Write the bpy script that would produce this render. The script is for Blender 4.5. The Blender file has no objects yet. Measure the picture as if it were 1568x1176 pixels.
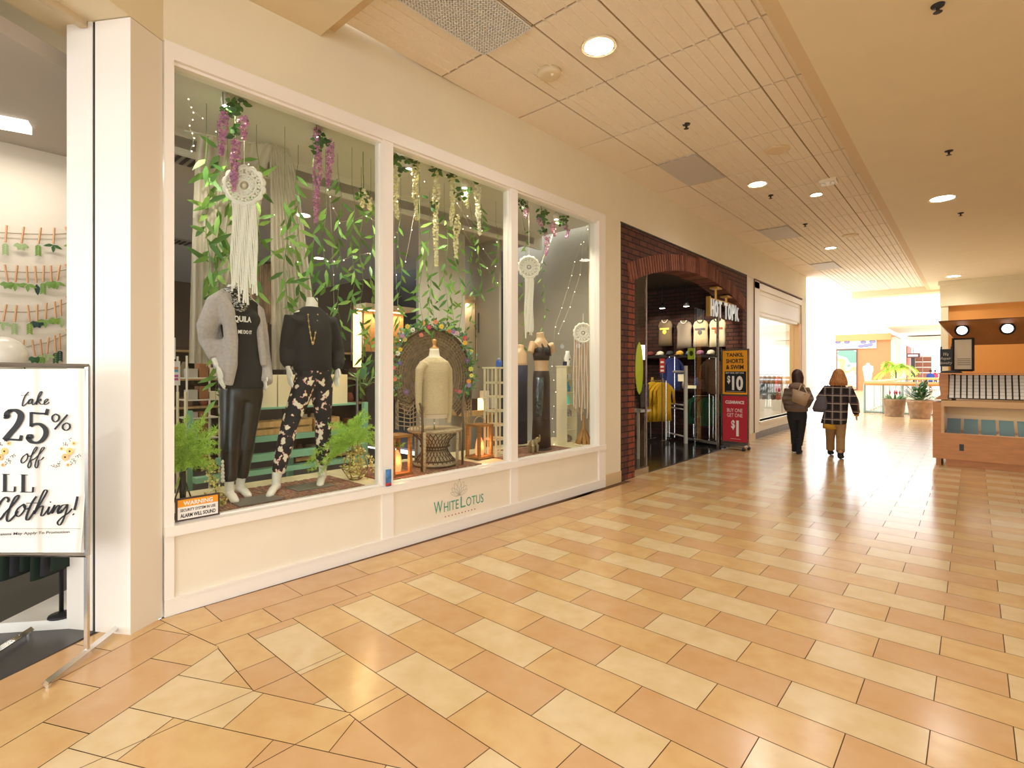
import bpy, bmesh, math, random
from mathutils import Vector, Matrix
random.seed(7)
PI=math.pi
SC=bpy.context.scene
COL=SC.collection
# ---------------------------------------------------------------- camera
FPX,CX,HY,CH=803.0,784.0,568.0,1.6
TH=math.atan((1491.0-CX)/FPX)
cd=bpy.data.cameras.new('camera'); cam=bpy.data.objects.new('camera',cd); COL.objects.link(cam)
cam.location=(0,0,CH); cam.rotation_euler=(PI/2,0,TH)
cd.sensor_width=36; cd.lens=36*FPX/1568; cd.shift_y=-(588-HY)/1568.0
cd.clip_start=.05; cd.clip_end=200
SC.camera=cam
# ---------------------------------------------------------------- world, exposure
W=bpy.data.worlds.new('world'); SC.world=W; W.use_nodes=True
W.node_tree.nodes['Background'].inputs[0].default_value=(.95,.975,1.0,1)
W.node_tree.nodes['Background'].inputs[1].default_value=3.4
vs=SC.view_settings; vs.view_transform='Standard'; vs.look='None'; vs.gamma=1; vs.exposure=0.06
vs.use_curve_mapping=False
# ---------------------------------------------------------------- lights: area, point and spot
def area(name,loc,sx,sy,power,col=(1,.86,.68),rot=(0,0,0),spread=PI):
    l=bpy.data.lights.new(name,'AREA'); l.shape='RECTANGLE'; l.size=sx; l.size_y=sy; l.energy=power; l.color=col; l.spread=spread
    o=bpy.data.objects.new(name,l); COL.objects.link(o); o.location=loc; o.rotation_euler=rot
    return o
def point(name,loc,power,col=(1,.8,.55),r=.05):
    l=bpy.data.lights.new(name,'POINT'); l.energy=power; l.color=col; l.shadow_soft_size=r
    o=bpy.data.objects.new(name,l); COL.objects.link(o); o.location=loc; return o
def spot(name,loc,target,power,col=(1,.85,.65),ang=70,r=.05,blend=.5):
    l=bpy.data.lights.new(name,'SPOT'); l.energy=power; l.color=col; l.spot_size=math.radians(ang); l.spot_blend=blend; l.shadow_soft_size=r
    o=bpy.data.objects.new(name,l); COL.objects.link(o); o.location=loc
    o.rotation_euler=(Vector(target)-Vector(loc)).to_track_quat('-Z','Y').to_euler(); return o
WARM=(1,.975,.94)
# ---------------------------------------------------------------- geometry of the place
Fv=Vector((-math.sin(TH),math.cos(TH),0)); Rv=Vector((math.cos(TH),math.sin(TH),0))
CAMP=Vector((0,0,CH))
def P(u,v,d):            # point seen in direction (u,v) at depth d
    return CAMP+Fv*d+Rv*((u-CX)/FPX*d)+Vector((0,0,-(v-HY)/FPX*d))
def PX(u,v,X):           # ... on the plane x=X
    D=Fv+Rv*((u-CX)/FPX); return P(u,v,X/D.x)
def PZ(u,v,z=0.):        # ... on the height z
    return P(u,v,FPX*(CH-z)/(v-HY))
FA=Vector((-3.964,1.063,0)); FB=Vector((-3.839,6.237,0))
FT=(FB-FA).normalized(); FN=Vector((-FT.y,FT.x,0))     # FN points into the shop
def PW(u,v,w):           # ... on the plane w metres behind the shop window
    D=Fv+Rv*((u-CX)/FPX); n=FN
    return P(u,v,((FA+n*w)-Vector((0,0,0))).dot(n)/D.dot(n))
def fw(t,z,w=0.):        # shop-front frame: t along, z up, w inwards
    return FA+FT*t+FN*w+Vector((0,0,z))
def tw(p):               # inverse of fw
    q=Vector(p)-FA; return q.dot(FT),q.z,q.dot(FN)
# ---------------------------------------------------------------- materials
MATS={}
def mat(name,col,rough=.6,metal=0,emit=0,ecol=None,spec=.5,noise=0,nscale=8,trans=0,alpha=1,bump=0,stretch=None,sheen=0,coat=0,col2=None,sss=0):
    if name in MATS: return MATS[name]
    m=bpy.data.materials.new(name); m.use_nodes=True; nt=m.node_tree; b=nt.nodes['Principled BSDF']
    b.inputs['Base Color'].default_value=(*col,1); b.inputs['Roughness'].default_value=rough; b.inputs['Metallic'].default_value=metal
    b.inputs['Specular IOR Level'].default_value=spec
    if coat: b.inputs['Coat Weight'].default_value=coat
    if sss: b.inputs['Subsurface Weight'].default_value=sss; b.inputs['Subsurface Radius'].default_value=(.05,.03,.02)
    if emit:
        b.inputs['Emission Color'].default_value=(*(ecol or col),1); b.inputs['Emission Strength'].default_value=emit
    if trans: b.inputs['Transmission Weight'].default_value=trans
    if alpha<1: b.inputs['Alpha'].default_value=alpha
    if noise or bump:
        tc=nt.nodes.new('ShaderNodeTexCoord'); mp=nt.nodes.new('ShaderNodeMapping'); nz=nt.nodes.new('ShaderNodeTexNoise')
        nz.inputs['Scale'].default_value=nscale; nz.inputs['Detail'].default_value=6
        nt.links.new(tc.outputs['Object'],mp.inputs[0]); nt.links.new(mp.outputs[0],nz.inputs['Vector'])
        if stretch: mp.inputs['Scale'].default_value=stretch
        if noise:
            r=nt.nodes.new('ShaderNodeValToRGB'); c2=col2 or tuple(max(0,c*(1-noise)) for c in col); c1=col if col2 else tuple(min(1,c*(1+noise*.5)) for c in col)
            r.color_ramp.elements[0].position=.32; r.color_ramp.elements[1].position=.68
            r.color_ramp.elements[0].color=(*c2,1); r.color_ramp.elements[1].color=(*c1,1)
            nt.links.new(nz.outputs['Fac'],r.inputs[0]); nt.links.new(r.outputs[0],b.inputs['Base Color'])
        if bump:
            bp=nt.nodes.new('ShaderNodeBump'); bp.inputs['Strength'].default_value=bump; bp.inputs['Distance'].default_value=.01
            nt.links.new(nz.outputs['Fac'],bp.inputs['Height']); nt.links.new(bp.outputs[0],b.inputs['Normal'])
    MATS[name]=m; return m
def glass(name,tint=(.96,.985,.975),gl=1.0):
    if name in MATS: return MATS[name]
    m=bpy.data.materials.new(name); m.use_nodes=True; nt=m.node_tree; nt.nodes.clear()
    o=nt.nodes.new('ShaderNodeOutputMaterial'); mx=nt.nodes.new('ShaderNodeMixShader'); t=nt.nodes.new('ShaderNodeBsdfTransparent'); g=nt.nodes.new('ShaderNodeBsdfGlossy')
    fr=nt.nodes.new('ShaderNodeFresnel'); fr.inputs[0].default_value=1.45; g.inputs['Roughness'].default_value=.01
    ml=nt.nodes.new('ShaderNodeMath'); ml.operation='MULTIPLY'; ml.inputs[1].default_value=gl
    t.inputs[0].default_value=(*tint,1)
    ge=nt.nodes.new('ShaderNodeNewGeometry'); iv=nt.nodes.new('ShaderNodeMath'); iv.operation='SUBTRACT'; iv.inputs[0].default_value=gl
    nt.links.new(ge.outputs['Backfacing'],iv.inputs[1]); cl=nt.nodes.new('ShaderNodeMath'); cl.operation='MAXIMUM'; cl.inputs[1].default_value=0; nt.links.new(iv.outputs[0],cl.inputs[0]); nt.links.new(cl.outputs[0],ml.inputs[1])
    nt.links.new(fr.outputs[0],ml.inputs[0]); nt.links.new(ml.outputs[0],mx.inputs[0]); nt.links.new(t.outputs[0],mx.inputs[1]); nt.links.new(g.outputs[0],mx.inputs[2]); nt.links.new(mx.outputs[0],o.inputs[0])
    MATS[name]=m; return m
def hexc(h):
    c=[int(h[i:i+2],16)/255 for i in (0,2,4)]
    return tuple(x/12.92 if x<=.04045 else ((x+.055)/1.055)**2.4 for x in c)
# ---------------------------------------------------------------- mesh helpers
def B(): return bmesh.new()
def box(bm,a,b,mi=0,M=None):
    x0,y0,z0=a;x1,y1,z1=b
    vs_=[Vector(p) for p in [(x0,y0,z0),(x1,y0,z0),(x1,y1,z0),(x0,y1,z0),(x0,y0,z1),(x1,y0,z1),(x1,y1,z1),(x0,y1,z1)]]
    if M is not None: vs_=[M@p for p in vs_]
    v=[bm.verts.new(p) for p in vs_]
    for f in [(0,3,2,1),(4,5,6,7),(0,1,5,4),(1,2,6,5),(2,3,7,6),(3,0,4,7)]:
        fc=bm.faces.new([v[i] for i in f]); fc.material_index=mi
def fbox(bm,t0,t1,z0,z1,w0,w1,mi=0):   # box in the shop-front frame
    v=[bm.verts.new(fw(*p)) for p in [(t0,z0,w0),(t1,z0,w0),(t1,z0,w1),(t0,z0,w1),(t0,z1,w0),(t1,z1,w0),(t1,z1,w1),(t0,z1,w1)]]
    for f in [(0,3,2,1),(4,5,6,7),(0,1,5,4),(1,2,6,5),(2,3,7,6),(3,0,4,7)]:
        fc=bm.faces.new([v[i] for i in f]); fc.material_index=mi
def prism(bm,poly,z0,z1,mi=0):
    a=[bm.verts.new((p[0],p[1],z0)) for p in poly]; b=[bm.verts.new((p[0],p[1],z1)) for p in poly]; n=len(poly)
    bm.faces.new(list(reversed(a))).material_index=mi; bm.faces.new(b).material_index=mi
    for i in range(n): bm.faces.new([a[i],a[(i+1)%n],b[(i+1)%n],b[i]]).material_index=mi
def extr(bm,poly,dv,mi=0):             # planar 3-D polygon extruded by dv
    a=[bm.verts.new(p) for p in poly]; b=[bm.verts.new(Vector(p)+Vector(dv)) for p in poly]; n=len(poly)
    bm.faces.new(list(reversed(a))).material_index=mi; bm.faces.new(b).material_index=mi
    for i in range(n): bm.faces.new([a[i],a[(i+1)%n],b[(i+1)%n],b[i]]).material_index=mi
def tube(bm,pts,r,seg=6,mi=0,flat=1.0,cap=True,up=None):
    pts=[Vector(p) for p in pts]; n=len(pts)
    rs=r if isinstance(r,(list,tuple)) else [r]*n
    rings=[]; last=None
    for i,p in enumerate(pts):
        d=(pts[min(i+1,n-1)]-pts[max(i-1,0)])
        if d.length<1e-9: d=Vector((0,0,1))
        d.normalize()
        if last is None:
            a=Vector(up) if up else (Vector((0,0,1)) if abs(d.z)<.9 else Vector((1,0,0)))
        else: a=last
        s=a-d*a.dot(d)
        if s.length<1e-6: s=d.orthogonal()
        s.normalize(); last=s; q=d.cross(s)
        rings.append([bm.verts.new(p+(s*math.cos(2*PI*k/seg)*flat+q*math.sin(2*PI*k/seg))*rs[i]) for k in range(seg)])
    for i in range(n-1):
        for k in range(seg):
            bm.faces.new([rings[i][k],rings[i][(k+1)%seg],rings[i+1][(k+1)%seg],rings[i+1][k]]).material_index=mi
    if cap:
        bm.faces.new(list(reversed(rings[0]))).material_index=mi; bm.faces.new(rings[-1]).material_index=mi
def loft(bm,secs,seg=16,mi=0,cap=True,e=2.0):   # secs: (centre, half-width vector a, half-depth vector b)
    rings=[]
    for c,a,b in secs:
        c=Vector(c);a=Vector(a);b=Vector(b); rg=[]
        for k in range(seg):
            co,si=math.cos(2*PI*k/seg),math.sin(2*PI*k/seg)
            rg.append(bm.verts.new(c+a*math.copysign(abs(co)**(2/e),co)+b*math.copysign(abs(si)**(2/e),si)))
        rings.append(rg)
    for i in range(len(rings)-1):
        for k in range(seg):
            bm.faces.new([rings[i][k],rings[i][(k+1)%seg],rings[i+1][(k+1)%seg],rings[i+1][k]]).material_index=mi
    if cap:
        bm.faces.new(list(reversed(rings[0]))).material_index=mi; bm.faces.new(rings[-1]).material_index=mi
def lathe(bm,prof,c=(0,0,0),seg=20,mi=0,sx=1,sy=1,cap=True):
    c=Vector(c)
    loft(bm,[(c+Vector((0,0,z)),(max(r,1e-4)*sx,0,0),(0,max(r,1e-4)*sy,0)) for r,z in prof],seg,mi,cap)
def sph(bm,c,r,seg=10,mi=0,M=None):
    rr=r if isinstance(r,(tuple,list,Vector)) else (r,r,r)
    T=Matrix.Translation(Vector(c))@(M if M is not None else Matrix.Identity(4))@Matrix.Diagonal((*rr,1))
    res=bmesh.ops.create_uvsphere(bm,u_segments=seg,v_segments=max(4,seg*2//3),radius=1,matrix=T)
    for v in res['verts']:
        for f in v.link_faces: f.material_index=mi
def face(bm,pts,mi=0):
    f=bm.faces.new([bm.verts.new(Vector(p)) for p in pts]); f.material_index=mi; return f
def leaf(bm,p,d,n,L,w,mi=0,bend=.2):  # one curved leaf blade
    p=Vector(p); d=Vector(d).normalized(); n=Vector(n); s=d.cross(n)
    if s.length<1e-4: s=d.orthogonal()
    s.normalize(); n=s.cross(d)
    q=[p,p+d*L*.35+s*w-n*bend*L*.05,p+d*L*.35-n*bend*L*.12,p+d*L*.35-s*w-n*bend*L*.05,p+d*L*.72+s*w*.7-n*bend*L*.3,p+d*L*.72-n*bend*L*.36,p+d*L*.72-s*w*.7-n*bend*L*.3,p+d*L-n*bend*L*.7]
    v=[bm.verts.new(x) for x in q]
    for f in [(0,1,2),(0,2,3),(1,4,5,2),(2,5,6,3),(4,7,5),(5,7,6)]:
        bm.faces.new([v[i] for i in f]).material_index=mi
WMAT={}
def wm(o): return WMAT.get(o.name,Matrix.Identity(4))
def obj(name,bm,mats,parent=None,smooth=False,label=None,cat=None,group=None,kind=None,mods=None,norm=False):
    if norm: bmesh.ops.recalc_face_normals(bm,faces=bm.faces)
    me=bpy.data.meshes.new(name)
    if not isinstance(mats,(list,tuple)): mats=[mats]
    off=None
    if parent is None and len(bm.verts):
        xs=[v.co.x for v in bm.verts];ys=[v.co.y for v in bm.verts];zs=[v.co.z for v in bm.verts]
        off=Vector(((min(xs)+max(xs))/2,(min(ys)+max(ys))/2,min(zs)))
        bmesh.ops.translate(bm,verts=bm.verts,vec=-off)
    bm.to_mesh(me); bm.free()
    for m in mats: me.materials.append(m)
    if smooth:
        me.polygons.foreach_set('use_smooth',[True]*len(me.polygons))
    o=bpy.data.objects.new(name,me); COL.objects.link(o)
    if off is not None: o.location=off; WMAT[o.name]=Matrix.Translation(off)
    if parent is not None:
        o.parent=parent; o.matrix_parent_inverse=wm(parent).inverted()
    tag(o,label,cat,group,kind)
    return o
def tag(o,label=None,cat=None,group=None,kind=None):
    if label: o['label']=label
    if cat: o['category']=cat
    if group: o['group']=group
    if kind: o['kind']=kind
    return o
def thing(name,label,cat,loc=(0,0,0),group=None,rz=0):
    o=bpy.data.objects.new(name,None); COL.objects.link(o); o.empty_display_size=.05
    o.location=loc; o.rotation_euler=(0,0,rz)
    WMAT[o.name]=Matrix.Translation(Vector(loc))@Matrix.Rotation(rz,4,'Z')
    return tag(o,label,cat,group)
def kids(o): return list(o.children)
def dup(root,loc=None,rz=None,label=None,group=None,parent=None,scale=None):
    c=root.copy(); COL.objects.link(c)
    if loc is not None: c.location=loc
    if rz is not None: c.rotation_euler=(0,0,rz)
    if scale is not None: c.scale=(scale,)*3 if isinstance(scale,(int,float)) else scale
    if label: c['label']=label
    if group: c['group']=group
    if parent is not None: c.parent=parent
    for ch in kids(root): dup(ch,parent=c)
    return c
def bake(o,smooth=True):        # apply an object's modifiers into its mesh
    dg=bpy.context.evaluated_depsgraph_get(); dg.update()
    me=bpy.data.meshes.new_from_object(o.evaluated_get(dg)); 
    o.modifiers.clear(); o.data=me
    if smooth: me.polygons.foreach_set('use_smooth',[True]*len(me.polygons))
    return o
def fuse(o,vox=.01,sm=4):        # weld overlapping volumes into one continuous skin
    m=o.modifiers.new('r','REMESH'); m.mode='VOXEL'; m.voxel_size=vox
    s=o.modifiers.new('s','SMOOTH'); s.factor=.5; s.iterations=sm
    return bake(o)
def text_bm(bm,s,M,w,h=None,bold=0,shear=0,mi=0,space=1.0,depth=.002,align='C'):
    # letters of s as a mesh, fitted into w x h, laid in the xy plane of M, centred
    cu=bpy.data.curves.new('t','FONT'); cu.body=s; cu.size=1; cu.offset=bold; cu.shear=shear; cu.space_character=space; cu.resolution_u=3; cu.extrude=.5
    to=bpy.data.objects.new('t',cu); COL.objects.link(to); bpy.context.view_layer.update()
    me=bpy.data.meshes.new_from_object(to)
    bpy.data.objects.remove(to); bpy.data.curves.remove(cu)
    if not me.vertices: return
    xs=[v.co.x for v in me.vertices]; ys=[v.co.y for v in me.vertices]
    sx=w/(max(xs)-min(xs)); sy=(h/(max(ys)-min(ys))) if h else sx
    ox=(min(xs)+max(xs))/2; oy=(min(ys)+max(ys))/2
    if align=='L': ox=min(xs)
    T=M@Matrix.Diagonal((sx,sy,depth,1))@Matrix.Translation((-ox,-oy,.5))
    me.transform(T); n0=len(bm.faces); bm.from_mesh(me); bm.faces.ensure_lookup_table()
    for f in bm.faces[n0:]: f.material_index=mi
    bpy.data.meshes.remove(me)
def frame(o,x,y):   # matrix with origin o, x axis, y axis
    x=Vector(x).normalized(); y=Vector(y); y=(y-x*y.dot(x)).normalized(); z=x.cross(y)
    M=Matrix.Identity(4)
    for i in range(3): M[i][0]=x[i];M[i][1]=y[i];M[i][2]=z[i];M[i][3]=o[i]
    return M
def stroke(bm,M,pts,r,mi=0,sub=6,z=.001,th=None):   # flat calligraphic stroke through points (catmull-rom)
    Q=[Vector((p[0],p[1],0)) for p in pts]; ps=[]
    for i in range(len(Q)-1):
        p0=Q[max(i-1,0)];p1=Q[i];p2=Q[i+1];p3=Q[min(i+2,len(Q)-1)]
        for k in range(sub):
            t=k/sub; ps.append(.5*((2*p1)+(p2-p0)*t+(2*p0-5*p1+4*p2-p3)*t*t+(3*p1-p0-3*p2+p3)*t**3))
    ps.append(Q[-1]); L=[];R_=[]
    for i,p in enumerate(ps):
        d=ps[min(i+1,len(ps)-1)]-ps[max(i-1,0)]
        if d.length<1e-9: d=Vector((1,0,0))
        d.normalize(); n=Vector((-d.y,d.x,0)); rr=r*(.45+.55*abs(d.y)**1.5) if th is None else r
        L.append(bm.verts.new(M@(p+n*rr+Vector((0,0,z))))); R_.append(bm.verts.new(M@(p-n*rr+Vector((0,0,z)))))
    for i in range(len(ps)-1): bm.faces.new([R_[i],R_[i+1],L[i+1],L[i]]).material_index=mi
def clip(poly,a,b):   # keep the left side of a->b
    out=[]; n=len(poly)
    sd=lambda p:(b[0]-a[0])*(p[1]-a[1])-(b[1]-a[1])*(p[0]-a[0])
    for i in range(n):
        p,q=poly[i],poly[(i+1)%n]; sp,sq=sd(p),sd(q)
        if sp>=0: out.append(p)
        if (sp>0 and sq<0) or (sp<0 and sq>0):
            t=sp/(sp-sq); out.append((p[0]+(q[0]-p[0])*t,p[1]+(q[1]-p[1])*t))
    return out
# ================================================================ STRUCTURE
CREAM=mat('cream_paint',hexc('EDE2C6'),.6,noise=.02,nscale=3)
CREAM2=mat('soffit_paint',hexc('E8D9B6'),.65,noise=.02,nscale=3)
WHITE=mat('white_trim_paint',hexc('F6F0E6'),.35)
PANEL=mat('panel_paint',hexc('F0E6D2'),.4,noise=.015,nscale=5)
BEIGE=mat('pier_paint',hexc('EBE0CC'),.5)
DARK=mat('dark_gap',(.01,.01,.01),.6)
GREYW=mat('grey_wall_paint',hexc('A39B8C'),.7,noise=.04,nscale=3)
# ---- floor tiles
FX0,FY0,FL,FW_=-2.6583,2.7101,.5584,.27529
def tilemat(name,c1,c2):
    m=mat(name,c1,.19,noise=.5,nscale=7,col2=c2,bump=.03,spec=.6); return m
TC=[tilemat('cream_tile',hexc('E0C89E'),hexc('D8BC8C')),tilemat('gold_tile',hexc('DAB781'),hexc('D2A972')),tilemat('tan_tile',hexc('D2AB7E'),hexc('CEA270'))]
GROUT=mat('grout',hexc('6A4A2C'),.85)
bm=B()
OFFC={0:0,1:1,2:2}
gap=.0022
def inset(poly,g):
    n=len(poly); A=poly[:]
    for i in range(n):
        a,b=poly[i],poly[(i+1)%n]; L=math.hypot(b[0]-a[0],b[1]-a[1])
        if L<1e-5: continue
        nx,ny=-(b[1]-a[1])/L*g,(b[0]-a[0])/L*g
        A=clip(A,(a[0]+nx,a[1]+ny),(b[0]+nx,b[1]+ny))
        if len(A)<3: return A
    return A
def ptile(poly,mi):
    q=inset(poly,gap)
    if len(q)>=3:
        ar=abs(sum(q[i][0]*q[(i+1)%len(q)][1]-q[(i+1)%len(q)][0]*q[i][1] for i in range(len(q))))/2
        if ar>2e-4: face(bm,[(p[0],p[1],0) for p in q],mi)
EDGE=[(-3.316,1.153),(-3.10,6.237),(-3.09,9)]   # field/border line
e0,e1=(-3.330,1.10),(-3.12,6.25)
ed=((e1[0]-e0[0])/(e1[1]-e0[1]))
def ex(y): return e0[0]+(y-e0[1])*ed if y<6.25 else e1[0]
# field
for j in range(-40,95):
    y0=FY0+FW_*j; y1=y0+FW_
    for i2 in range(-4,24):
        i=i2+(0 if j%2 else .5)
        x0=FX0+FL*i; x1=x0+FL
        if y1<-5 or y0>26: continue
        c=(int(math.floor(i))%3); c=[1,2,0][c] if j%2 else [1,2,0][(int(math.floor(i))-1)%3]
        if y0>6.7: poly=[(max(x0,-3.86 if y0<6.9 else -3.84),y0),(x1,y0),(x1,y1),(max(x0,-3.84),y1)]
        else: poly=[(x0,y0),(x1,y0),(x1,y1),(x0,y1)]
        if x1<=poly[0][0]: continue
        if y0<6.7: poly=clip(poly,(ex(y1+1),y1+1),(ex(y0-1),y0-1))
        q=poly
        if len(q)<3: continue
        if q and min(p[1] for p in q)<1.36:
            qa=clip(q,(-2.19,0),(-2.19,1)) ; qb=clip(q,(-2.19,1),(-2.19,0))
            # left of x=-2.19
            if len(qa)>=3:
                m1=clip(qa,(-2.703,0),(-2.703,1)); m2=clip(qa,(-2.703,1),(-2.703,0))
                if len(m1)>=3:
                    m1=clip(m1,(-3.33,1.153),(-2.703,1.114))
                    if len(m1)>=3: ptile(m1,c)
                if len(m2)>=3:
                    m2=clip(m2,(-2.703,1.114),(-2.182,1.345))
                    if len(m2)>=3: ptile(m2,c)
            if len(qb)>=3:
                qb=clip(qb,(-2.2,1.3335),(9,1.3335))
                if len(qb)>=3: ptile(qb,c)
        else: ptile(q,c)
# border courses along the shop front
for k,(o0,o1,ph) in enumerate([(0,.283,0.0),(.283,.60,.245)]):
    for i in range(-1,12):
        a=(.76 if k else 1.01)+i*.53; b=a+.53
        a=max(a,.9); b=min(b,6.839)
        if b<=a: continue
        xe=lambda y,o: ex(y)-o
        poly=[(xe(a,o1),a),(xe(a,o0),a),(xe(b,o0),b),(xe(b,o1),b)]
        poly=clip(poly,(-4.1,1.0),(-3.316,1.153))
        if len(poly)>=3: ptile(poly,(1,2,1)[i%3] if random.random()<.6 else 2)
# rotated patch by the entrance
eo=Vector((-3.013,.668)); e1v=Vector((.900,.436)); e2v=Vector((-.470,.8826))
for j in range(-14,5):
    for i in range(-14,16):
        L=.545
        s=i*L+(0 if j%2==0 else .27)-(.0)
        w=.275
        p=[eo+e1v*(s)+e2v*(j*w),eo+e1v*(s+L)+e2v*(j*w),eo+e1v*(s+L)+e2v*((j+1)*w),eo+e1v*s+e2v*((j+1)*w)]
        q=[(v.x,v.y) for v in p]
        # right of line B (through eo along e2)
        q=clip(q,(eo.x,eo.y),(eo.x-e2v.x,eo.y-e2v.y))
        if len(q)<3: continue
        parts=[]
        L1=clip(q,(-2.703,0),(-2.703,1)); Rr=clip(q,(-2.703,1),(-2.703,0))
        if len(L1)>=3: parts.append(clip(L1,(-2.703,1.114),(-3.33,1.153)))
        if len(Rr)>=3:
            M1=clip(Rr,(-2.182,0),(-2.182,1)); M2=clip(Rr,(-2.182,1),(-2.182,0))
            if len(M1)>=3: parts.append(clip(M1,(-2.182,1.345),(-2.703,1.114)))
            if len(M2)>=3: parts.append(clip(M2,(9,1.3335),(-2.2,1.3335)))
        for q2 in parts:
            if len(q2)>=3: ptile(q2,[0,1,2][(i+(j%2))%3])
for k in range(3):
    for i in range(-9,2):
        L=.545; s=i*L+(.08 if k%2 else .36)
        a=eo-e1v*(.285*k); b=eo-e1v*(.285*(k+1))
        p=[b+e2v*s,a+e2v*s,a+e2v*(s+L),b+e2v*(s+L)]
        q=[(v.x,v.y) for v in p]
        q=clip(q,(-3.316,1.153),(-4.1,1.0))
        if len(q)>=3: ptile(q,(1,2)[(i+k)%2])
# far floor, one sheet
box(bm,(-14,26.0,-.05),(8,60,-.0005),0)
box(bm,(-3.0,-12,-.06),(8,26,-.0025),3); 
prism(bm,[(-3.0,-12),(-3.0,26),(-3.835,26),(-3.835,6.24),(-3.964,1.07),(-3.84,.86),(-4.05,.76),(-3.80,.30),(-2.3,-2.5),(-2.3,-12)][::-1],-.06,-.0025,3)
obj('floor',bm,TC+[GROUT],kind='structure')
# ---- facade of the lotus shop
def st(name,bm,m,**k): return obj(name,bm,m,kind='structure',norm=True,**k)
CZ=4.47
bm=B(); fbox(bm,-.0,5.40,3.75,4.75,0,.25); fbox(bm,5.22,5.66,0,3.76,.0,.25)
obj('wall_left',bm,CREAM,kind='structure')
bm=B()   # wall above brick shop and beyond
box(bm,(-4.05,6.4,3.75),(-3.835,17.95,4.75)); box(bm,(-4.05,12.33,0),(-3.835,12.46,3.76)); 
box(bm,(-4.05,6.42,0),(-3.838,6.735,3.76)); box(bm,(-4.05,17.4,0),(-3.835,17.95,3.76))
obj('wall_left',bm,CREAM,kind='structure')
bm=B(); box(bm,(-3.845,6.24,0),(-3.815,6.72,.16)); box(bm,(-3.84,12.34,0),(-3.81,12.9,.16))
obj('baseboard_left',bm,mat('stone_base',hexc('D9BE92'),.4),kind='structure')
# splayed entrance pier and header
ce=Vector((.529,-.849,0)); cn=Vector((-.849,-.529,0)); A0=FA.copy()
def en(s,w,z=0): return A0+ce*s+cn*w+Vector((0,0,z))
def ebox(bm,s0,s1,z0,z1,w0,w1,mi=0):
    extr(bm,[en(s0,w0,z0),en(s1,w0,z0),en(s1,w1,z0),en(s0,w1,z0)],(0,0,z1-z0),mi)
bm=B(); ebox(bm,0.004,.24,0,3.745,0,.25); st('wall_entrance',bm,BEIGE)
bm=B(); ebox(bm,.2395,.2425,0,3.745,0,.25); st('trim_1',bm,WHITE)
bm=B(); ebox(bm,0,3.2,3.75,4.75,0.001,.6); st('wall_entrance',bm,CREAM2)
bm=B(); ebox(bm,.2,.2385,0,3.75,.275,.46); ebox(bm,.2,.232,0,3.75,.25,.275,1); st('trim_2',bm,[WHITE,DARK])
bm=B(); ebox(bm,.25,3.0,3.71,3.75,.30,.35); st('trim_3',bm,mat('track_paint',hexc('CDB995'),.5))
# dark shop floor inside entrance
SF=mat('shop_floor',hexc('4A4846'),.35,noise=.2,nscale=4)
bm=B()
extr(bm,[en(.2,.25,-.05),en(3.2,.25,-.05),Vector((-4.2,-3.5,-.05)),Vector((-13,-3.5,-.05)),Vector((-13,6.2,-.05)),fw(5.2,-.05,.25)],(0,0,.05-.001))
obj('floor_shop',bm,SF,kind='structure',norm=True)
SHC=3.55
SCEIL=mat('shop_ceiling_paint',hexc('B5AA9C'),.8)
bm=B(); extr(bm,[en(.0,.6,SHC+.0),en(3.2,.6,SHC),Vector((-4.2,-3.5,SHC)),Vector((-13,-3.5,SHC)),Vector((-13,6.35,SHC)),fw(5.2,SHC,1.25),fw(0,SHC,1.25)],(0,0,.1))
obj('ceiling_shop',bm,SCEIL,kind='structure',norm=True)
# display window soffit and its white upstand
bm=B(); fbox(bm,0,5.4,3.72,3.80,.12,1.25); fbox(bm,0,5.4,3.5,3.8,1.25,1.30)
obj('ceiling_display',bm,mat('display_soffit_paint',hexc('D8D2C0'),.7),kind='structure')
# right return wall of the display, grey
bm=B(); fbox(bm,5.58,5.62,0,3.8,.26,9); fbox(bm,tw(PW(764,500,1.4))[0],tw(PW(764,500,1.4))[0]+.05,0,3.55,1.4,3.4)
obj('wall_display',bm,GREYW,kind='structure')
bm=B(); box(bm,(-13.1,-3.5,0),(-13,6.4,3.6)); box(bm,(-13,6.35,0),(-9,6.4,3.6)); 
obj('wall_shop_back',bm,mat('shop_back_paint',hexc('5A4838'),.8,noise=.15,nscale=2),kind='structure')
# entry-side partition wall with garlands
bm=B(); box(bm,(-6.3,-4,0),(-6.2,1.35,SHC)); obj('wall_garland',bm,mat('garland_wall_paint',hexc('DAD0BE'),.7),kind='structure')
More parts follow.
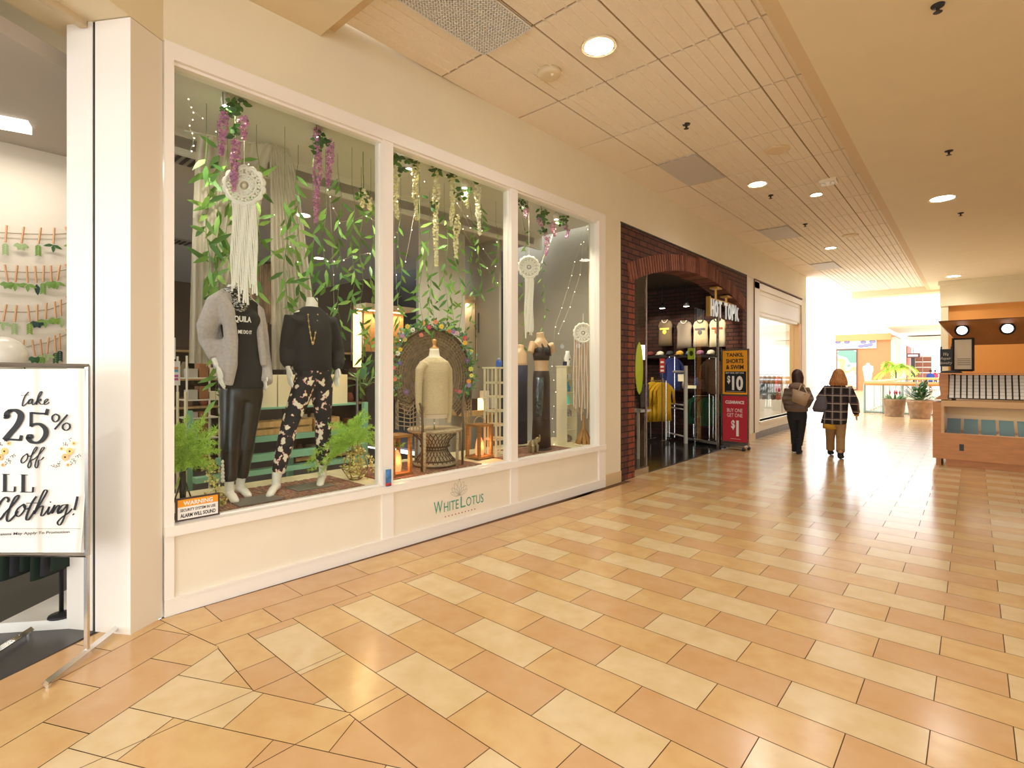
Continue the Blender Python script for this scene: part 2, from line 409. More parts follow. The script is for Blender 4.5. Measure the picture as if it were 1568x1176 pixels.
# ---- window frames
SILL=.585
bm=B(); fbox(bm,0.0,.055,0,3.75,-.03,.12); fbox(bm,5.06,5.22,0,3.75,-.03,.12); fbox(bm,.055,5.06,3.64,3.75,-.03,.12)
fbox(bm,.055,5.06,3.62,3.64,-.0,.10)
obj('trim_4',bm,WHITE,kind='structure')
bm=B()
fbox(bm,.0,5.22,.52,SILL,-.045,.12); fbox(bm,0.0,5.22,0.0,.10,-.028,.1); fbox(bm,0.0,5.22,.10,.115,-.034,.1)
for t in (0,1.645,3.31,5.07): fbox(bm,t,t+(.05 if t==0 else .12),.11,.53,-.02,.1)
fbox(bm,.05,5.1,.105,.525,-.004,.1,1)
obj('trim_5',bm,[WHITE,PANEL],kind='structure')
GL=glass('shop_glass')
for n,(a,b) in enumerate([(.055,1.655),(1.755,3.32),(3.43,5.07)]):
    bm=B(); fbox(bm,a,b,SILL,3.62,.045,.055)
    g=obj('window_%d'%(n+1),bm,GL,kind='structure')
    bm=B()
    if n<2: fbox(bm,b,b+.105,SILL,3.64,-.02,.11)
    fbox(bm,a,a+.012,SILL,3.62,.03,.07); fbox(bm,b-.012,b,SILL,3.62,.03,.07)
    fbox(bm,a,b,SILL,SILL+.012,.03,.07)
    obj('window_frame',bm,WHITE,g)
# display platform
bm=B(); fbox(bm,.05,5.56,.0,.555,.12,1.16)
obj('floor_display',bm,mat('display_floor',hexc('EBDCB4'),.45,noise=.1,nscale=3,stretch=(1,6,1)),kind='structure')
# ---- mall ceiling
CT=mat('ceiling_tile',hexc('F4E8D4'),.8,noise=.03,nscale=60,bump=.25)
CG=mat('ceiling_grid',hexc('A08560'),.8)
bm=B()
XS=[-3.90,-3.317,-2.748,-2.180,-1.612,-1.19]; y=2.27
YS=[2.27]+[3.39+1.131*k for k in range(0,18)]
SPEAK=[]
for yi in range(len(YS)-1):
    for xi in range(5):
        a,b=XS[xi]+.009,XS[xi+1]-.009; c,d=YS[yi]+.011,YS[yi+1]-.011
        box(bm,(a,c,CZ),(b,d,CZ+.02),0)
        if xi>=1 or yi==0:
            n=5 if xi<4 else 4
            for k in range(1,n):
                xx=a+(b-a)*k/n; box(bm,(xx-.009,c,CZ-.011),(xx+.009,d,CZ),0)
box(bm,(-3.902,2.2,CZ+.012),(-1.18,YS[-1],CZ+.05),1)
obj('ceiling',bm,[CT,CG],kind='structure')
YE=YS[-1]
bm=B()
box(bm,(-1.19,2.25,4.33),(-.9,YE+.6,CZ+.1),1)
box(bm,(-1.08,2.15,4.329),(3.6,YE+.6,CZ+.1),0)
box(bm,(-8,-12,4.29),(3.6,2.142,4.8),0); box(bm,(-4.2,2.142,4.38),(3.6,2.27,4.8),1)
box(bm,(-3.35,YE-.02,4.26),(3.6,YE+.6,4.8),0)
obj('ceiling_soffit',bm,[CREAM2,mat('soffit_edge',hexc('DCC49C'),.7)],kind='structure')
# right side of the corridor
bm=B(); box(bm,(3.2,.6,0),(3.4,21,4.8))
obj('wall_right',bm,CREAM,kind='structure')
# recessed downlights light the corridor
ORG=mat('orange_wall',hexc('E8A050'),.6)
# ================================================================ CEILING FITTINGS AND LIGHT
LAMP=mat('lamp_lens',(1,.93,.8),.4,emit=14,ecol=(1,.93,.8))
LT=mat('lamp_trim',hexc('F2E4C8'),.4)
def downlight(name,label,x,y,z,r,power,group='recessed downlights in the corridor ceiling',lamp=True):
    if z==CZ: z=CZ-.013
    t=thing(name,label,'ceiling light',(x,y,z),group)
    bm=B(); lathe(bm,[(r*1.18,-.006),(r*1.18,.013),(r*.96,0),(r*.96,-.004)],(x,y,z),28,cap=False); obj('trim_ring',bm,LT,t,True)
    bm=B(); lathe(bm,[(r*.97,-.002),(r*.97,.0)],(x,y,z-.001),28); obj('lens',bm,LAMP,t)
    if lamp: spot('downlight_or_fill',(x,y,z-.02),(x,y,0),power,WARM,150,r*.9,.9)
    return t
dl=[((917,69),.13,'large lit downlight nearest the big ventilation grille'),((1160,281),.12,'lit downlight beside the flat grey panel above the arch'),((1272,379),.11,'third lit downlight along the corridor, above the brick arch end')]
for (u,v),r,l in dl:
    p=PZ(u,v,CZ); downlight('downlight',l,p.x,p.y,CZ,r,95)
for (u,v),l in [((1250,297),'small round lit downlight next to the emergency light'),((1301,360),'small lit downlight beyond the emergency light')]:
    p=PZ(u,v,CZ); downlight('downlight',l,p.x,p.y,CZ,.08,60)
for (u,v),l in [((1443,304),'lit downlight in the plain soffit on the right'),((1460,423),'far lit downlight in the soffit above the kiosk')]:
    p=PZ(u,v,4.33); downlight('downlight',l,p.x,p.y,4.329,.16,110)
for x,y in [(-2.5,-.6),(-.4,.4),(1.6,1.0),(1.6,5.5),(-2.5,-4),(0,-5)]:
    spot('downlight_or_fill',(x,y,4.27),(x,y,0),165,WARM,150,.13,.9)  # unseen fill lamps without fittings, added to brighten the near corridor
p=PZ(841,109,CZ); t=thing('smoke_detector','round cream smoke detector on the ceiling tile near the lit downlight','smoke detector',(p.x,p.y,CZ))
bm=B(); lathe(bm,[(.11,0),(.115,-.03),(.10,-.05),(.07,-.055),(.0,-.055)],p,24); obj('housing',bm,mat('detector_plastic',hexc('E3D2B0'),.5),t,True)
bm=B(); sph(bm,(p.x+.05,p.y-.02,CZ-.055),.018,8); obj('sensor_cap',bm,LT,t,True)
def flatdisc(name,u,v,r,label,m,cat,h=.02,z=CZ):
    p=PZ(u,v,z); bm=B(); lathe(bm,[(r,0),(r,-h*.4),(r*.8,-h),(0,-h)],(p.x,p.y,z),20); return obj(name,bm,m,None,True,label,cat)
flatdisc('ceiling_speaker',1190,229,.15,'round unlit speaker disc in the ceiling tile past the dark spot',mat('speaker_paint',hexc('E6CFA6'),.6),'ceiling speaker',.022)
flatdisc('ceiling_speaker',1302,360,.15,'far round speaker disc beside a small downlight',mat('speaker_paint',hexc('E6CFA6')),'ceiling speaker',.022)
BLK=mat('black_metal',(.02,.02,.022),.45)
CHR=mat('chrome',(.75,.75,.75),.18,1)
def sprink(u,v,label,z=CZ):
    p=PZ(u,v,z); t=thing('sprinkler',label,'sprinkler',(p.x,p.y,z))
    bm=B(); lathe(bm,[(.045,0),(.04,-.012),(.012,-.014),(.012,-.045)],(p.x,p.y,z),14); obj('body',bm,BLK,t,True)
    bm=B(); lathe(bm,[(.026,-.05),(.03,-.053),(.0,-.055)],(p.x,p.y,z),10); obj('deflector',bm,BLK,t)
sprink(1051,190,'black sprinkler dot in the tiled ceiling before the grey panel')
sprink(1180,299,'small sprinkler on the tiles beyond the second downlight')
sprink(1233,343,'small sprinkler between the far grey panels')
sprink(1453,231,'dark sprinkler in the plain soffit before the lit downlight',4.329)
sprink(1436,8,'dark sprinkler in the plain soffit at the top right corner',4.329)
sprink(1471,326,'sprinkler in the plain soffit just past the lit downlight',4.329)
# emergency light box
p=PZ(1269,276,CZ); t=thing('emergency_light','small white twin-head emergency light on the ceiling tiles','emergency light',(p.x,p.y,CZ))
bm=B(); box(bm,(p.x-.11,p.y-.10,CZ-.05),(p.x+.11,p.y+.10,CZ)); obj('housing',bm,LT,t)
for s in (-1,1):
    bm=B(); sph(bm,(p.x+s*.06,p.y-.06,CZ-.075),(.035,.045,.03),10); obj('lamp_head',bm,mat('white_plastic',hexc('F4EEE2'),.3),t,True)
# grey panels
GP=mat('grey_panel',hexc('D2CCC4'),.6)
for n,(cx_,cy_,l) in enumerate([(-3.03,7.35,'flat grey ceiling panel above the arch start'),(-3.03,11.88,'second flat grey ceiling panel above the brick arch'),(-3.03,16.4,'farthest flat grey ceiling panel near the bright end')]):
    bm=B(); box(bm,(cx_-.275,cy_-.54,CZ-.018),(cx_+.275,cy_+.54,CZ-.0115)); obj('ceiling_panel',bm,GP,None,label=l,cat='ceiling panel')
# big perforated vent
t=thing('ceiling_vent','large perforated metal ventilation grille set in the tiles','vent',(-3.03,2.83,CZ))
x0,x1,y0,y1=-3.317,-2.76,2.30,3.385
bm=B(); box(bm,(x0,y0,CZ-.016),(x1,y1,CZ-.0115)); obj('backing',bm,mat('vent_back',hexc('B4B4B4'),.7),t)
bm=B()
n=36
for k in range(n+1):
    y=y0+(y1-y0)*k/n; box(bm,(x0,y-.006,CZ-.024),(x1,y+.006,CZ-.016))
for k in range(19):
    x=x0+(x1-x0)*k/18; box(bm,(x-.006,y0,CZ-.024),(x+.006,y1,CZ-.016))
obj('grille',bm,mat('vent_metal',hexc('F2EFEA'),.5),t)
# ================================================================ ENTRANCE: sign stand and shop behind it
MET=mat('brushed_steel',(.62,.60,.57),.25,1)
INK=mat('black_ink',(.008,.008,.01),.5)
sd=Vector((.66,.75,0)).normalized(); S0=Vector((-3.732,.632,0)); kpx=2.94/803
sn=sd.cross(Vector((0,0,1)))        # towards the viewer
def SP(u,v,n=0.):
    D=Fv+Rv*((u-CX)/FPX); return P(u,v,(S0+sn*n).dot(sn)/D.dot(sn))
t=thing('sign_stand','chrome floor sign stand in the left shop doorway','sign stand',S0+Vector((-.2,-.2,0)))
for nm,uu in (('foot',133),('foot',-20)):
    o=SP(uu,HY); o.z=0
    o=Vector((o.x,o.y,0)); bm=B()
    tube(bm,[o-sn*.31+Vector((0,0,.03)),o+sn*.31+Vector((0,0,.03))],.018,4)
    for s in (-.29,.29): tube(bm,[o+sn*s,o+sn*s+Vector((0,0,.02))],.014,8)
    obj(nm,bm,CHR,t,norm=True)
    bm=B(); tube(bm,[o+Vector((0,0,.04)),SP(uu,560)],.0135,4); obj('pole',bm,CHR,t,norm=True)
bm=B()
for a,b in (((-20,558),(136,561)),((-20,848),(133,850)),((134,561),(134,850)),((-20,561),(-20,850))):
    tube(bm,[SP(*a,.02),SP(*b,.02)],.013,4)
obj('frame',bm,MET,t,norm=True)
# poster with a curled lower corner
bm=B(); N=12; PW_,PHh=[],[]
def bulge(x,y): return .03+.006*math.sin(x*3+y*2)+(.03*max(0,x-.7)*max(0,y-.6)*6)
grid=[]
for j in range(N+1):
    row=[]
    for i in range(N+1):
        x=i/N;y=j/N; u=-17+x*(147-.0-8*max(0,y-.25)**2*1.6+3*math.sin(y*3)); v=565+y*281
        row.append(bm.verts.new(SP(u,v,bulge(x,y))))
    grid.append(row)
for j in range(N):
    for i in range(N): bm.faces.new([grid[j][i],grid[j][i+1],grid[j+1][i+1],grid[j+1][i]])
g=mat('poster_board',hexc('F2EFE8'),.5)
nt=g.node_tree; wv=nt.nodes.new('ShaderNodeTexWave'); wv.inputs['Scale'].default_value=2.2; wv.inputs['Distortion'].default_value=.4; wv.bands_direction='X'
tcn=nt.nodes.new('ShaderNodeTexCoord'); rp=nt.nodes.new('ShaderNodeValToRGB'); rp.color_ramp.elements[0].color=(*hexc('DDD8CE'),1); rp.color_ramp.elements[1].color=(*hexc('F4F1EA'),1); rp.color_ramp.elements[1].position=.08
nt.links.new(tcn.outputs['Object'],wv.inputs[0]); nt.links.new(wv.outputs[0],rp.inputs[0]); nt.links.new(rp.outputs[0],nt.nodes['Principled BSDF'].inputs[0])
poster=obj('poster',bm,g,t,True); tag(poster,'white wood-grain sale poster')
k57=(SP(57,705,.04)-CAMP).dot(Fv)/FPX; SM=frame(SP(57,705,.040),sd,(0,0,1))@Matrix.Diagonal((k57,-k57,1,1))@Matrix.Translation((-57,-705,0))
def SMat(u,v): return frame(SP(u,v,.040),sd,(0,0,1))
def z1(p,ox,oy,s): return [(ox+x/s,oy+y/s) for x,y in p]
bm=B()
a=lambda L,r: stroke(bm,SM,z1(L,0,590,9.05),r)
a([(310,140),(360,135),(420,135)],.7); a([(410,90),(370,140),(340,220),(335,285),(365,270),(400,230),(425,195),(455,190),(420,215),(410,255),(440,245),(460,195),(455,250),(470,270),(500,235),(540,170),(575,100),(560,90),(530,150),(505,265),(530,215),(560,190),(560,215),(530,220),(565,262),(600,255),(650,205),(640,190),(610,220),(610,265),(640,260),(670,235)],1.1)
a([(390,945),(340,985),(315,1040),(335,1075),(385,1030),(400,970),(385,940),(420,985),(480,930),(515,870),(500,858),(465,920),(425,1040),(400,1110),(415,1145),(440,1100),(440,1040),(480,1020)],1.1)
a([(440,1040),(480,1020),(540,960),(600,880),(600,858),(570,880),(530,980),(500,1060),(490,1120),(510,1145),(530,1100),(535,1045),(570,1030),(600,995)],1.1)
# 2, 5 and percent sign
a([(150,440),(140,400),(160,365),(200,345)],4.4); a([(110,430),(125,450),(150,440),(150,420),(125,415),(115,432)],2.6)
a([(150,355),(200,345),(260,350),(310,400),(305,470),(260,560),(190,650),(110,755)],4.8); a([(105,745),(170,745),(310,755)],3.2); 
bm2=bm
a([(322,690),(312,730),(305,765)],2.4)
a([(440,380),(530,390),(640,395)],3.2); a([(650,330),(640,360),(630,415)],2.6); a([(440,370),(440,470),(438,570)],2.2); a([(436,565),(480,540),(550,540),(615,600),(625,680),(580,760),(520,795),(450,785),(410,740),(410,710)],3.8)
a([(425,735),(400,725),(410,690),(440,690),(450,720),(425,735)],2.6)
a([(750,400),(710,430),(710,480),(745,510),(785,480),(790,430),(750,400)],1.6); a([(885,525),(845,555),(840,600),(880,630),(925,600),(925,550),(885,525)],1.6); a([(735,615),(820,510),(900,410)],1.8)
b=lambda L,r: stroke(bm,SM,z1(L,0,700,7.843),r)
for dx in (0,197):
    b([(100+dx,195+dx*.06),(98+dx,400+dx*.06)],2.6); b([(65+dx,402+dx*.06),(205+dx,408+dx*.06)],1.3); b([(70+dx,193+dx*.06),(150+dx,200+dx*.06)],1.0); b([(208+dx,345+dx*.06),(203+dx,408+dx*.06)],1.6)
b([(-70,190),(0,400)],2.6); b([(-120,400),(-70,190)],1.2); b([(-20,400),(10,402)],1); b([(-105,330),(-30,332)],1.1)
b([(125,530),(140,500),(110,470),(60,520),(10,620),(-20,700),(10,750),(60,720),(100,660)],1.9)
b([(100,660),(180,570),(245,480),(240,452),(200,490),(150,610),(120,720),(140,760),(200,700),(240,640)],1.7)
b([(300,560),(240,610),(215,670),(245,705),(300,650),(320,590),(300,560),(320,620),(370,600)],1.5)
b([(330,550),(400,548),(460,552)],1.1); b([(440,470),(390,550),(340,680),(330,740),(355,745),(400,680),(420,640)],1.8)
b([(420,660),(480,560),(550,430),(550,400),(520,410),(470,530),(415,680),(460,610),(510,590),(500,650),(490,700),(515,700),(560,640),(580,600),(565,660),(570,690),(610,640),(640,580),(610,680),(660,600),(690,590),(670,650),(680,685),(720,640)],1.5)
b([(585,540),(600,548)],1.5)
b([(770,580),(720,590),(680,650),(700,680),(750,620),(780,580),(760,680),(720,790),(690,825),(670,790),(720,730),(790,680),(830,630)],1.5)
b([(890,485),(875,560),(855,650)],1.9); b([(838,695),(850,705)],2.4)
c=obj('lettering',bm,INK,poster)
bm=B(); text_bm(bm,'Exclusions May Apply To Promotion',SMat(45,817),.40,.019,bold=.01,shear=.1,depth=.0004); obj('small_print',bm,INK,poster)
bm=B(); stroke(bm,SM,[(-12,807),(118,812)],.25,th=1); obj('rule_line',bm,mat('brown_ink',hexc('8A6B60'),.6),poster)
OF=mat('peach_petal',hexc('F0B878'),.6); YF=mat('yellow_petal',hexc('F5C873'),.6); DL=mat('dark_leaf_ink',hexc('3C3A34'),.6)
for ox in (0,-100):
    bm=B()
    def blob(u,v,r,mi,n=10,z=.041):
        pts=[]
        for k in range(n*2):
            rr=r*(1 if k%2 else .78); an=2*PI*k/(2*n); pts.append(SP(u+ox+rr*math.cos(an),v+rr*math.sin(an),z))
        face(bm,pts,mi)
    for u,v,r,mi in [(99.5,700,6,0),(106.5,691,6,1),(113,679,3.4,1),(94,687,3,1),(104,712,3,0)]: blob(u,v,r,mi); blob(u,v,r*.3,2,8,.0415)
    for u,v,ang in [(103,683,-2.2),(106,676,-1.3),(101,682,-2.6),(93,707,2.4),(88,713,2.6),(84,713,3),(110,702,.6),(115,698,.2),(113,704,.9),(109,706,1.4),(91,710,2),(118,697,0)]:
        for q in range(3):
            cu,cv=u+ox+q*2.0*math.cos(ang),v+q*2.0*math.sin(ang)
            dx,dy=math.cos(ang+.7*(-1)**q)*3,math.sin(ang+.7*(-1)**q)*3
            face(bm,[SP(cu,cv,.0405),SP(cu+dx*.5-dy*.25,cv+dy*.5+dx*.25,.0405),SP(cu+dx,cv+dy,.0405),SP(cu+dx*.5+dy*.25,cv+dy*.5-dx*.25,.0405)],2)
    obj('flower_print',bm,[OF,YF,DL],poster)
# ---- garlands of leaves pegged on strings, on the partition wall
GX=-6.19
PEG=mat('peg_wood',hexc('C99C72'),.6); LG=[mat('leaf_green_%s'%n,hexc(h),.5) for n,h in (('a','7F9B3A'),('b','2F5A2C'),('c','9BB07A'),('d','1E3D33'),('e','6E9440'))]
STR=mat('string',hexc('A89C88'),.8)
def peg_row(pts,pegs,label):
    t=thing('leaf_garland',label,'garland',PX(60,pts[0][1],GX),'strings of pegged leaves on the shop wall')
    bm=B(); tube(bm,[PX(u,v,GX+.02) for u,v in pts],.004,4); obj('string',bm,STR,t)
    for u,v,k in pegs:
        lean=random.uniform(-.2,.25) if u<100 else .45
        p=PX(u,v,GX+.03); bm=B(); dv=Vector((0,lean*.1,-.10)); tube(bm,[p+Vector((0,0,.035))-dv*.2,p+dv*.9],.008,4); obj('peg',bm,PEG,t)
        q=p+dv; bm=B()
        if k==1: 
            for an in (-1.2,-.4,.4,1.2): leaf(bm,q,(0,math.sin(an),-math.cos(an)),(1,0,0),.055,.02)
        elif k==2:
            for z in range(5):
                for s in (-1,1): leaf(bm,q-Vector((0,0,z*.018)),(0,s*.6,-.8),(1,0,0),.035,.008)
        elif k==3:
            for an in (-1.3,0,1.1): leaf(bm,q,(.1,math.sin(an),-math.cos(an)),(1,0,0),.07,.014)
        else: leaf(bm,q,(0,.1,-1),(1,0,0),.10,.02)
        obj('sprig',bm,LG[(k+int(u))%5],t)
peg_row([(-20,354),(0,356),(40,358),(80,359),(119,356)],[(10,355,2),(36,357,1),(62,358,2),(83,358,3),(102,357,3)],'top string of pegged green leaves on the cream shop wall')
peg_row([(-20,412),(0,415),(40,417),(80,417),(115,410)],[(8,415,1),(26,416,3),(41,417,3),(54,417,4),(67,416,2),(78,416,1),(91,415,3),(102,414,2),(113,411,4)],'second string of pegged leaves below the top one')
peg_row([(-20,474),(0,477),(40,478),(75,474),(115,459)],[(9,476,3),(25,477,2),(43,477,2),(57,476,1),(71,473,3),(84,471,1),(93,468,4),(103,463,1)],'third string of pegged leaves on the cream wall')
peg_row([(0,531),(40,531),(75,524),(117,505)],[(36,530,2),(50,530,1),(62,529,2),(74,526,3),(84,523,2),(91,520,2),(103,513,1)],'lowest string of pegged leaves just above the sign')
# white sphere lamp, wall-side rack with dark clothes, low platform, dark counter
bm=B(); p=PX(4,545,-5.2); sph(bm,p,.14,20); o=obj('sphere_ornament',bm,mat('pearl_white',hexc('E8E2D4'),.2),None,True,'white rounded head form standing behind the sale sign','ornament')
bm=B(); p=PZ(94,943,.06); a_=Vector((p.x,p.y,0)); prm=[a_-Rv*.30-Fv*.10,a_+Rv*.23-Fv*.02,a_+Rv*.23+Fv*.7,a_-Rv*.30+Fv*.7]; extr(bm,[v+Vector((0,0,.0)) for v in prm],(0,0,.06)); obj('platform',bm,mat('white_platform',hexc('EFEDE6'),.3),None,label='low white display platform inside the left doorway',cat='platform',norm=True)
t=thing('clothes_rack','black rail with dark clothes hanging behind the sale sign','clothes rack',p)
bm=B(); lathe(bm,[(.07,0),(.065,.012),(.02,.02),(.012,.03)],p,18); lathe(bm,[(.012,0),(.012,1.1)],p,10); obj('pole',bm,BLK,t,True)
bm=B(); tube(bm,[p-Rv*.45+Vector((0,0,1.1)),p+Rv*.13+Vector((0,0,1.1))],.012,8); obj('rail',bm,BLK,t,True)
DG=mat('dark_green_cloth',hexc('1F3226'),.9)
for k in range(9):
    c=p-Rv*(.44-k*.062); bm=B(); zz=lambda h:Vector((0,0,h))
    loft(bm,[(c+zz(1.1),Fv*.03,Rv*.015),(c+zz(1.05),Fv*.13,Rv*.022),(c+zz(.8),Fv*.12,Rv*.03),(c+zz(.27+.03*(k%3)),Fv*.14,Rv*.036)],14); obj('garment',bm,[DG,mat('charcoal_cloth',(.03,.03,.035),.9)][k%3==1],t,True)
t=thing('counter','dark grey counter at the far left inside the shop','counter',(-4.9,-.3,0))
bm=B(); box(bm,(-5.6,-1.6,0),(-4.75,.12,.9)); obj('body',bm,mat('counter_grey',hexc('55524D'),.5),t); bm=B(); box(bm,(-5.65,-1.65,.9),(-4.7,.16,.94)); obj('top',bm,mat('counter_top',hexc('3A3835'),.4),t)
# linear lamp on the shop ceiling
a_,b_=PZ(-60,170,SHC),PZ(46,190,SHC); t=thing('linear_lamp','long white linear lamp on the shop ceiling above the garlands','ceiling light',(a_+b_)/2)
dv=(b_-a_).normalized(); sv=Vector((dv.y,-dv.x,0))*.07
bm=B(); extr(bm,[a_-sv,b_-sv,b_+sv,a_+sv],(0,0,-.06)); obj('diffuser',bm,mat('linear_diffuser',(1,.95,.88),.4,emit=1.2,ecol=(1,.95,.88)),t,norm=True)
area('linear_lamp_light',(a_+b_)/2-Vector((0,0,.09)),.1,1.0,13,(1,.93,.84))
bm=B(); p=PZ(130,204,SHC); box(bm,(p.x-.05,p.y-.05,SHC-.05),(p.x+.05,p.y+.12,SHC)); obj('ceiling_fitting',bm,mat('cream_plastic',hexc('E0CC90')),None,label='small cream fitting on the shop ceiling by the door edge',cat='ceiling fitting')
# ================================================================ WINDOW DISPLAY
MAN=mat('mannequin_gloss_white',hexc('F2EBDD'),.3,coat=.3)
BKC=mat('black_cloth',(.010,.010,.012),.85,sheen=.2)
def body_parts(bm,J,inf=0.,parts=('torso','armR','armL','legR','legL','neck','feet','hands'),hw=(.165,.125,.16),dp=(.11,.09,.11)):
    ft=J.get('side',FT); fn=J.get('back',FN)
    if 'torso' in parts:
        pel,wa,ch,sh=J['pelvis'],J['waist'],J['chest'],J['base']
        loft(bm,[(pel-Vector((0,0,.09)),ft*(hw[2]*.7+inf),fn*(dp[2]*.8+inf)),(pel,ft*(hw[2]+inf),fn*(dp[2]+inf)),(wa,ft*(hw[1]+inf),fn*(dp[1]+inf)),(ch,ft*(hw[0]+inf),fn*(dp[0]+inf)),(ch+(sh-ch)*.75,ft*(hw[0]*.98+inf),fn*(dp[0]*.75+inf)),(sh+Vector((0,0,.01)),ft*(.06+inf),fn*(.055+inf))],20)
        if 'bust' in J:
            for s in (-1,1): sph(bm,ch+ft*s*.075-fn*(dp[0]*.72)+Vector((0,0,.01)),(.062+inf,.062+inf,.062+inf),12)
    if 'neck' in parts: tube(bm,[J['base']-Vector((0,0,.03)),J['neck']],[.058+inf,.05+inf],14)
    for s in 'RL':
        if 'arm'+s in parts:
            a,b,c=J['sh'+s],J['el'+s],J['wr'+s]
            tube(bm,[a+(J['chest']-a)*.25,a,a+(b-a)*.5,b,b+(c-b)*.4,c],[.05+inf,.054+inf,.045+inf,.038+inf,.037+inf,.026+inf],12)
        if 'hands' in parts and 'ha'+s in J:
            c,h=J['wr'+s],J['ha'+s]; d=(h-c); L=d.length; d.normalize(); sid=J.get('palm',fn); sid=(sid-d*sid.dot(d)).normalized()
            thk=d.cross(sid)
            tube(bm,[c,c+d*L*.25,c+d*L*.5],[.025,.036,.036],10,flat=.45,up=thk)
            for k,(o_,l) in enumerate([(-.030,.40),(-.010,.47),(.010,.44),(.030,.34)]):
                q=c+d*L*.46+sid*o_; tube(bm,[q,q+d*L*l*.55,q+d*L*l+thk*.012],[.0098,.0092,.0075],7)
            q=c+d*L*.15-sid*.028; tube(bm,[q,q+d*L*.2-sid*.022,q+d*L*.38-sid*.026],[.012,.011,.008],7)
        if 'leg'+s in parts:
            a,b,c=J['hip'+s],J['kn'+s],J['an'+s]
            tube(bm,[a+Vector((0,0,.05)),a,a+(b-a)*.5,b,b+(c-b)*.3,c],[.075+inf,.085+inf,.07+inf,.052+inf,.053+inf,.034+inf],14)
        if 'feet' in parts and 'to'+s in J:
            c,tt=J['an'+s],J['to'+s]; d=tt-c; hd=Vector((d.x,d.y,0)).normalized()
            heel=Vector((c.x,c.y,tt.z))-hd*.035
            tube(bm,[c+Vector((0,0,.08)),c,Vector((c.x,c.y,(c.z+tt.z)/2+.01))],[.036,.035,.038],12)
            tube(bm,[heel+Vector((0,0,.03)),c*.5+heel*.5+Vector((0,0,.01)),(c+tt)/2+Vector((0,0,-.004)),tt+Vector((0,0,.016)),tt+hd*.03+Vector((0,0,.013))],[.028,.036,.036,.034,.016],12,flat=.8)
def JP(d,w,**k):
    J={}
    for n,q in d.items():
        J[n]=PW(q[0],q[1],q[2] if len(q)>2 else w)
    J.update(k); return J
def part(name,bm,m,par,vox=.008,sm=4,label=None):
    o=obj(name,bm,m,par,True); fuse(o,vox,sm)
    if not o.data.materials:
        for mm in (m if isinstance(m,list) else [m]): o.data.materials.append(mm)
    if label: o['label']=label
    return o
# ---- figure in the grey cardigan
J=JP(dict(neck=(358,436),base=(360,452),chest=(364,492),waist=(370,548),pelvis=(371,590),shR=(334,466,.56),elR=(320,520,.6),wrR=(334,560,.5),haR=(342,600,.46),
 shL=(391,478,.66),elL=(402,535,.66),wrL=(405,573,.55),haL=(405,600,.5),hipR=(357,603,.6),hipL=(383,603,.6),knR=(353,665,.55),knL=(378,665,.6),anR=(351,742,.53),anL=(368,735,.64),toR=(360,769,.40),toL=(380,758,.52)),.6,bust=1)
z_=.562
for s in 'RL':
    J['to'+s].z=z_; J['an'+s].z=z_+.10
t=thing('mannequin','headless white mannequin in a grey fluffy cardigan, black slogan top and leggings','mannequin',Vector((J['anR'].x,J['anR'].y,z_)))
bm=B(); body_parts(bm,J,0,parts=('torso','neck','armR','armL','legR','legL','feet','hands')); part('figure',bm,MAN,t,.0075,3)
bm=B(); body_parts(bm,J,.012,parts=('torso',)); loft(bm,[(J['pelvis']+Vector((0,0,-.02)),FT*.182,FN*.135),(J['waist'],FT*.15,FN*.12)],20); shirt=part('slogan_top',bm,BKC,t,.012,6,'black slogan top')
LEG=mat('black_leather',(.012,.011,.012),.28)
bm=B(); J2=dict(J); 
for s in 'RL': J2['an'+s]=J['an'+s]+(J['kn'+s]-J['an'+s])*.12
body_parts(bm,J2,.019,parts=('legR','legL')); 
loft(bm,[(J['pelvis']-Vector((0,0,.12)),FT*.15,FN*.11),(J['pelvis']+Vector((0,0,.03)),FT*.178,FN*.13)],20)
leg=part('leggings',bm,LEG,t,.012,4,'shiny black leggings')
bm=B()
for k in range(6):
    p=J['anR']+(J['knR']-J['anR'])*(.16+.07*k)+FT*-.055-FN*.02; sph(bm,p,(.014,.018,.018),8)
obj('cut_out',bm,MAN,leg,True)
CARD=mat('grey_fleece',hexc('BDB3AE'),.95,bump=.6,nscale=45,noise=.12,sheen=.6)
def curve_text(parent,s,u,v,w,wd,ht,m,bold=.03,k=2.2,name='lettering'):
    bm=B(); c=PW(u,v,w); text_bm(bm,s,Matrix.Identity(4),wd,ht,bold=bold,depth=.003)
    M=frame(c,FT,(0,0,1))
    for vv in bm.verts:
        co=vv.co.copy(); co.z-=k*co.x*co.x; vv.co=M@co
    return obj(name,bm,m,parent)
WI=mat('white_ink',hexc('F2EEE6'),.6)
curve_text(shirt,'TEQUILA',367,489,.435,.19,.055,WI); curve_text(shirt,'MADE ME DO IT',368,508,.445,.19,.03,WI)
bm=B()
q=lambda u,v,w:PW(u,v,w)
tube(bm,[q(352,452,.60),J['shR'],q(318,500,.56),J['elR'],q(331,548,.52)],[.075,.092,.080,.075,.052],14)
tube(bm,[q(372,458,.66),J['shL'],q(398,515,.66),q(402,545,.63),q(406,568,.58),q(407,586,.52)],[.06,.075,.07,.062,.058,.056],14)
tube(bm,[q(338,452,.52),q(349,475,.47),q(354,520,.46),q(353,560,.45),q(349,590,.46)],[.05,.055,.055,.055,.04],14,flat=.9)
tube(bm,[q(331,470,.62),q(332,530,.6),q(338,565,.58)],[.05,.06,.05],12)
tube(bm,[q(338,520,.52),q(343,560,.50),q(346,586,.48)],[.05,.055,.04],12)
tube(bm,[q(394,470,.58),q(398,510,.52),q(404,560,.52)],[.03,.032,.03],10)
loft(bm,[(q(355,450,.68),FT*.10,FN*.05),(q(360,480,.72),FT*.19,FN*.04),(q(366,560,.72),FT*.19,FN*.04),(q(368,596,.70),FT*.17,FN*.04)],16)
